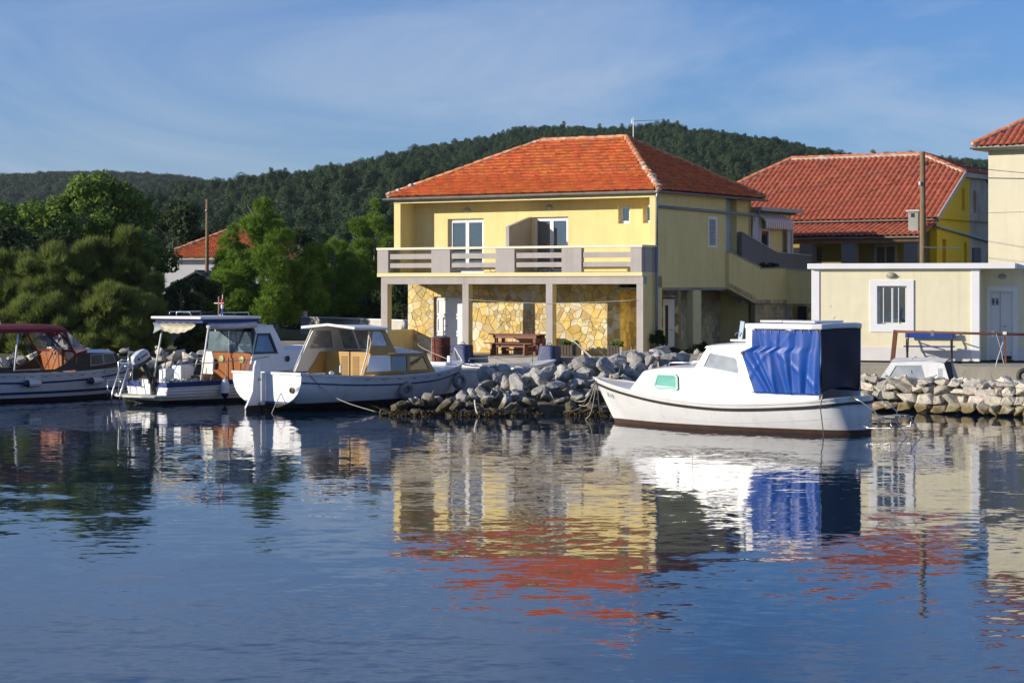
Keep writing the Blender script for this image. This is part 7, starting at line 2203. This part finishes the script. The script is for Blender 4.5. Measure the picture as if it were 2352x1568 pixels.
for lb, px, yl in (('red brown bench on the quay side of the porch table', 1170, -0.55), ('red brown bench on the wall side of the porch table', 1200, 0.62)):
    x, y = qplace(px, yl)
    o = thing('wooden_bench', lb, 'bench', (x, y, 0.585), HDEG, 'benches at the porch table')
    for k in range(2):
        MB().box(-1.05, 1.05, -0.16 + k * 0.165, -0.16 + k * 0.165 + 0.155, 0.42, 0.46).build('seat_plank', wood_red, o, bevel=0.006)
    for sx in (-0.72, 0.72):
        MB().poly([(-0.16, 0), (0.16, 0), (0.13, 0.418), (-0.13, 0.418)], 0.06, lambda u, v, w, sx=sx: (sx - 0.03 + w, u, v)).build('leg', wood_red, o)
    MB().box(-0.68, 0.68, -0.02, 0.02, 0.30, 0.418).build('apron', wood_red, o)
slatw = M('dark_slat_wood', (0.07, 0.055, 0.045), 0.8, 0.25, 5)
def planter(label, px, yl, w):
    x, y = qplace(px, yl)
    o = thing('planter_box', label, 'planter', (x, y, 0.585), HDEG, 'slatted planters on the porch')
    n = int(w / 0.125)
    for k in range(n):
        MB().box(-w / 2 + k * 0.125, -w / 2 + k * 0.125 + 0.095, -0.2, -0.175, 0.02, 0.40).build('slat', slatw, o)
        MB().box(-w / 2 + k * 0.125, -w / 2 + k * 0.125 + 0.095, 0.175, 0.2, 0.02, 0.40).build('slat', slatw, o)
    MB().box(-w / 2, w / 2 - 0.03, -0.17, 0.17, 0.03, 0.36).build('liner', M('planter_liner', (0.3, 0.29, 0.26), 0.8), o)
    bl = [(r.uniform(-w / 2 + .1, w / 2 - .1), r.uniform(-.1, .1), 0.42 + r.uniform(0, .08), 0.13, 0.12, 0.10) for _ in range(7)]
    v, f = leaf_quads(bl, 500, 0.05, 0.3)
    raw('plants', v, f, lf_broad, o)
planter('slatted planter of greenery right of the third porch pillar', 1310, 0.2, 0.80)
planter('slatted planter of greenery near the right end of the porch', 1418, 0.3, 0.62)
x, y = qplace(1512, -0.25)
PT = thing('potted_plant', 'big green plant in a terracotta pot by the downpipe', 'plant', (x, y, 0.585))
MB().lathe([(0.17, 0), (0.24, 0.36), (0.275, 0.36), (0.275, 0.44), (0.23, 0.44), (0.22, 0.40)], (0, 0, 0), 18).build('pot', M('terracotta', (0.30, 0.10, 0.05), 0.85, 0.15, 5), PT, smooth='auto')
bl = [(r.uniform(-.22, .22), r.uniform(-.2, .2), 0.55 + r.uniform(0, .42), 0.15, 0.15, 0.12) for _ in range(14)]
v, f = leaf_quads(bl, 900, 0.075, 0.25, aspect=0.35)
raw('leaves', v, f, lf_dark, PT)
MB().tube([(0, 0, 0.4), (0.02, 0, 0.6), (-0.05, 0.02, 0.9)], [0.025, 0.02, 0.01], 6).build('stem', bark, PT)
for lb, px, yl, w, h, mt in (('low dark plant at the foot of the side porch pillar', 1592, 2.2, 0.55, 0.42, lf_dark), ('yellow green flowering bush behind the blue tarpaulin boat', 1660, 4.6, 0.9, 0.55, M('yellow_green_leaves', (0.22, 0.24, 0.03), 0.7, 0.2, 4, col2=(0.34, 0.30, 0.04), island=0.3, transl=0.3)), ('dark spiky plant between the side porch pillar and the flowering bush', 1615, 3.0, 0.6, 0.55, lf_dark), ('small dark plant just right of the terracotta pot', 1556, 0.9, 0.4, 0.35, lf_dark)):
    wx, wy_ = hw(1.0 + 0.02, yl); k = (px - 1176) / 4900
    x = k * wy_
    o = thing('garden_plant', lb, 'plant', (x, wy_, 0.52), 0, 'plants beside the house')
    bl = [(r.uniform(-w / 2, w / 2), r.uniform(-w / 3, w / 3), r.uniform(0.08, h), 0.14, 0.13, 0.10) for _ in range(12)]
    v, f = leaf_quads(bl, 700, 0.05, 0.3)
    raw('foliage', v, f, mt, o)
    MB().tube([(0, 0, 0), (0.02, 0, h * 0.7)], 0.02, 5).build('stem', bark, o)
wx, wy_ = hw(0.07, 9.4)
o = thing('trailing_plant', 'dark trailing plant on top of the yellow stair parapet', 'plant', (wx, wy_, 0.6 + 3.26), HDEG)
v, f = leaf_quads([(r.uniform(-.1, .1), r.uniform(-.9, .5), r.uniform(0, .15), .14, .2, .09) for _ in range(9)], 500, 0.05, 0.3)
raw('foliage', v, f, lf_dark, o)
MB().tube([(0, -0.5, 0), (0, 0.3, 0.05)], 0.02, 5).build('stem', bark, o)

# ------------------------------------------------------------------ small boats behind the stones
def dinghy(label, loc, deg, L, Bm, hgt, cat='boat', extras=True, mat=gel2):
    o = thing('dinghy', label, cat, loc, deg)
    h = Hull(-L / 2, L / 2, [(0, Bm * 0.8), (0.3, Bm), (0.6, Bm * 0.92), (0.85, Bm * 0.5), (1, 0.02)], [(0, hgt), (0.5, hgt * 0.92), (1, hgt * 1.25)], [(0, -0.08), (0.5, -0.15), (1, -0.1)], [(0, 0.35), (0.5, 0.3), (1, 1.0)], rake=0.35, paint=0.08)
    h.skin(o, mat, blackaf, n=16)
    h.band(o, 'gunwale', gel, lambda t: h.S(t) - 0.01, 0, 1, 0.03, 0.05, transom=True, n=18)
    h.deck(o, gel, 0.72, 1.0, 0.06, 0.15, M('cockpit_light', (0, 0, 0)), n=10)
    for xx in (-L * 0.28, 0.0):
        MB().box(xx - 0.13, xx + 0.13, -Bm * 0.9, Bm * 0.9, hgt * 0.72, hgt * 0.78).build('thwart', gel, o, bevel=0.01)
    return o, h
d1, hd1 = dinghy('white dinghy with a raised bow post behind the stone mole', (13.0, 54.6, 0), 172, 4.2, 0.8, 0.55)
MB().box(1.95, 2.08, -0.07, 0.07, 0.5, 1.02).build('bow_post', gel, d1, bevel=0.01)
MB().box(-0.2, 0.7, -0.5, 0.5, 0.52, 0.72).build('engine_box', gel, d1, bevel=0.02)
MB().tube([(2.0, 0.0, 0.9), (2.3, 0.1, 0.75), (3.0, 0.2, 0.6)], 0.014, 5).build('painter', rope, d1)
d2, hd2 = dinghy('white boat lying behind the boulder heap below the porch', (-0.5, 64.2, 0), 38, 4.6, 0.85, 0.70)
MB().tube([(-1.6, -0.82, 0.85), (-1.6, -0.82, 1.02), (0.8, -0.78, 1.02), (0.8, -0.78, 0.85)], 0.014, 6).build('guard_rail', steel, d2, smooth=True)
MB().poly([(-0.9, -0.5), (1.0, -0.45), (1.0, 0.45), (-0.9, 0.5)], 0.12, lambda u, v, w: (u, v, 0.70 + w)).build('deck_box', gel, d2, bevel=0.03)
d3 = thing('cabin_boat', 'small white cabin boat half hidden behind the stone mole', 'boat', (10.7, 56.0, 0.08), 158)
hh3 = Hull(-2.4, 2.4, [(0, 0.75), (0.3, 0.88), (0.6, 0.82), (0.85, 0.45), (1, 0.02)], [(0, 0.5), (0.5, 0.5), (1, 0.72)], [(0, -0.08), (0.5, -0.2), (1, -0.1)], [(0, 0.35), (0.5, 0.3), (1, 1.0)], rake=0.4, paint=0.08)
hh3.skin(d3, gel2, blackaf, n=16)
hh3.deck(d3, gel, 0.62, 1.0, 0.10, 0.12, MATS['cockpit_light'], n=10)
hh3.band(d3, 'gunwale', navy, lambda t: hh3.S(t) - 0.03, 0, 1, 0.03, 0.06, transom=True, n=18)
MB().plate([(-0.95, 0.45), (1.0, 0.5), (0.62, 1.08), (-0.45, 1.12), (-0.75, 1.06)], [[(-0.28, 0.68), (0.68, 0.68), (0.50, 0.98), (-0.18, 1.0)]], 0.03, lambda u, v, w: (u, 0.68 - 0.1 * (v - 0.5) - w, v)).build('cabin_side', gel, d3)
MB().plate([(-0.95, 0.45), (1.0, 0.5), (0.62, 1.08), (-0.45, 1.12), (-0.75, 1.06)], [[(-0.28, 0.68), (0.68, 0.68), (0.50, 0.98), (-0.18, 1.0)]], 0.03, lambda u, v, w: (u, -0.68 + 0.1 * (v - 0.5) + w, v)).build('cabin_side', gel, d3)
for s in (1, -1):
    MB().poly([(-0.28, 0.68), (0.68, 0.68), (0.50, 0.98), (-0.18, 1.0)], 0.006, lambda u, v, w, s=s: (u, s * (0.66 - 0.1 * (v - 0.5) - w), v)).build('side_window', MATS['milky_pane'], d3)
MB().grid(lambda u, v: (-0.78 + 1.42 * u, (2 * v - 1) * 0.64, 1.08 + 0.08 * (1 - (2 * v - 1) ** 2) + 0.03 * math.sin(u * 3.14)), 8, 10).build('cabin_roof', gel, d3, smooth=True)
MB().grid(lambda u, v: (0.62 + 0.38 * (1 - u), (2 * v - 1) * 0.63, 0.5 + 0.60 * u), 3, 6).build('cabin_front', gel, d3)
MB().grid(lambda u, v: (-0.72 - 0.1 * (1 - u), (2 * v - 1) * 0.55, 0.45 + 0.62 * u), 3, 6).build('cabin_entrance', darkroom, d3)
MB().tube([(0.1, -0.62, 0.9), (0.1, -0.5, 1.14), (0.1, 0.0, 1.20), (0.1, 0.5, 1.14), (0.1, 0.66, 0.8)], 0.010, 5).build('lashing', rope, d3)
o = thing('tyre_fender', 'black tyre hanging on the platform edge at the right margin', 'tyre', (X(2349, 57.5), 57.25, 0.72), 0, 'tyre fenders')
ring(o, (0, 0, 0), 0.16, 0.07, (0.25, 0.95, 0), blackrub, 'tyre')
MB().tube([(0, 0, 0.2), (0.02, 0.15, 0.30)], 0.012, 5).build('lanyard', rope, o)
bo = on(h3, B3L, B3D, 0.97, 1.05, -1, 0.0)
line('white hose looping from the ochre boat bow past the navy cover', [bo, (X(1045, 61), 61, Z(800, 61)), (X(1060, 62), 62, Z(835, 62)), (X(1140, 62), 62, Z(843, 62))], MATS['rope_white'], 0.022)
line('thin line strung between the porch pillars', [(*hw(-7.6, -0.95), 0.6 + 2.05), (*hw(-4.0, -0.95), 0.6 + 1.92), (*hw(-0.2, -0.95), 0.6 + 2.05)], MATS['rope_white'], 0.007)
line('line from the rusty drum to the ochre boat coachroof', [(*qplace(1000, -2.2), 1.15), (X(960, 68), 68, Z(792, 68)), on(h3, B3L, B3D, 0.9, 1.0, -1, 0.0)], rope, 0.010)
line('rope knotted round the low left rocks of the breakwater', [(-0.9, 51.5, 0.38), (-0.86, 51.25, 0.15), (-0.80, 51.2, 0.05)], MATS['rope_white'], 0.022)

# ------------------------------------------------------------------ light sea haze
hz_ = MB().box(-1000, 1000, -160, 1700, -3.4, 110)
hm_ = bpy.data.materials.new('sea_haze'); hm_.use_nodes = True
hn, hl = hm_.node_tree.nodes, hm_.node_tree.links
hn.remove(hn['Principled BSDF'])
pv = hn.new('ShaderNodeVolumePrincipled')
pv.inputs['Color'].default_value = (0.72, 0.84, 1.0, 1)
pv.inputs['Density'].default_value = 0.00006
hl.new(pv.outputs['Volume'], hn['Material Output'].inputs['Volume'])
tag(hz_.build('haze', hm_), 'thin bluish haze over the harbour and hill', 'haze', kind='stuff')
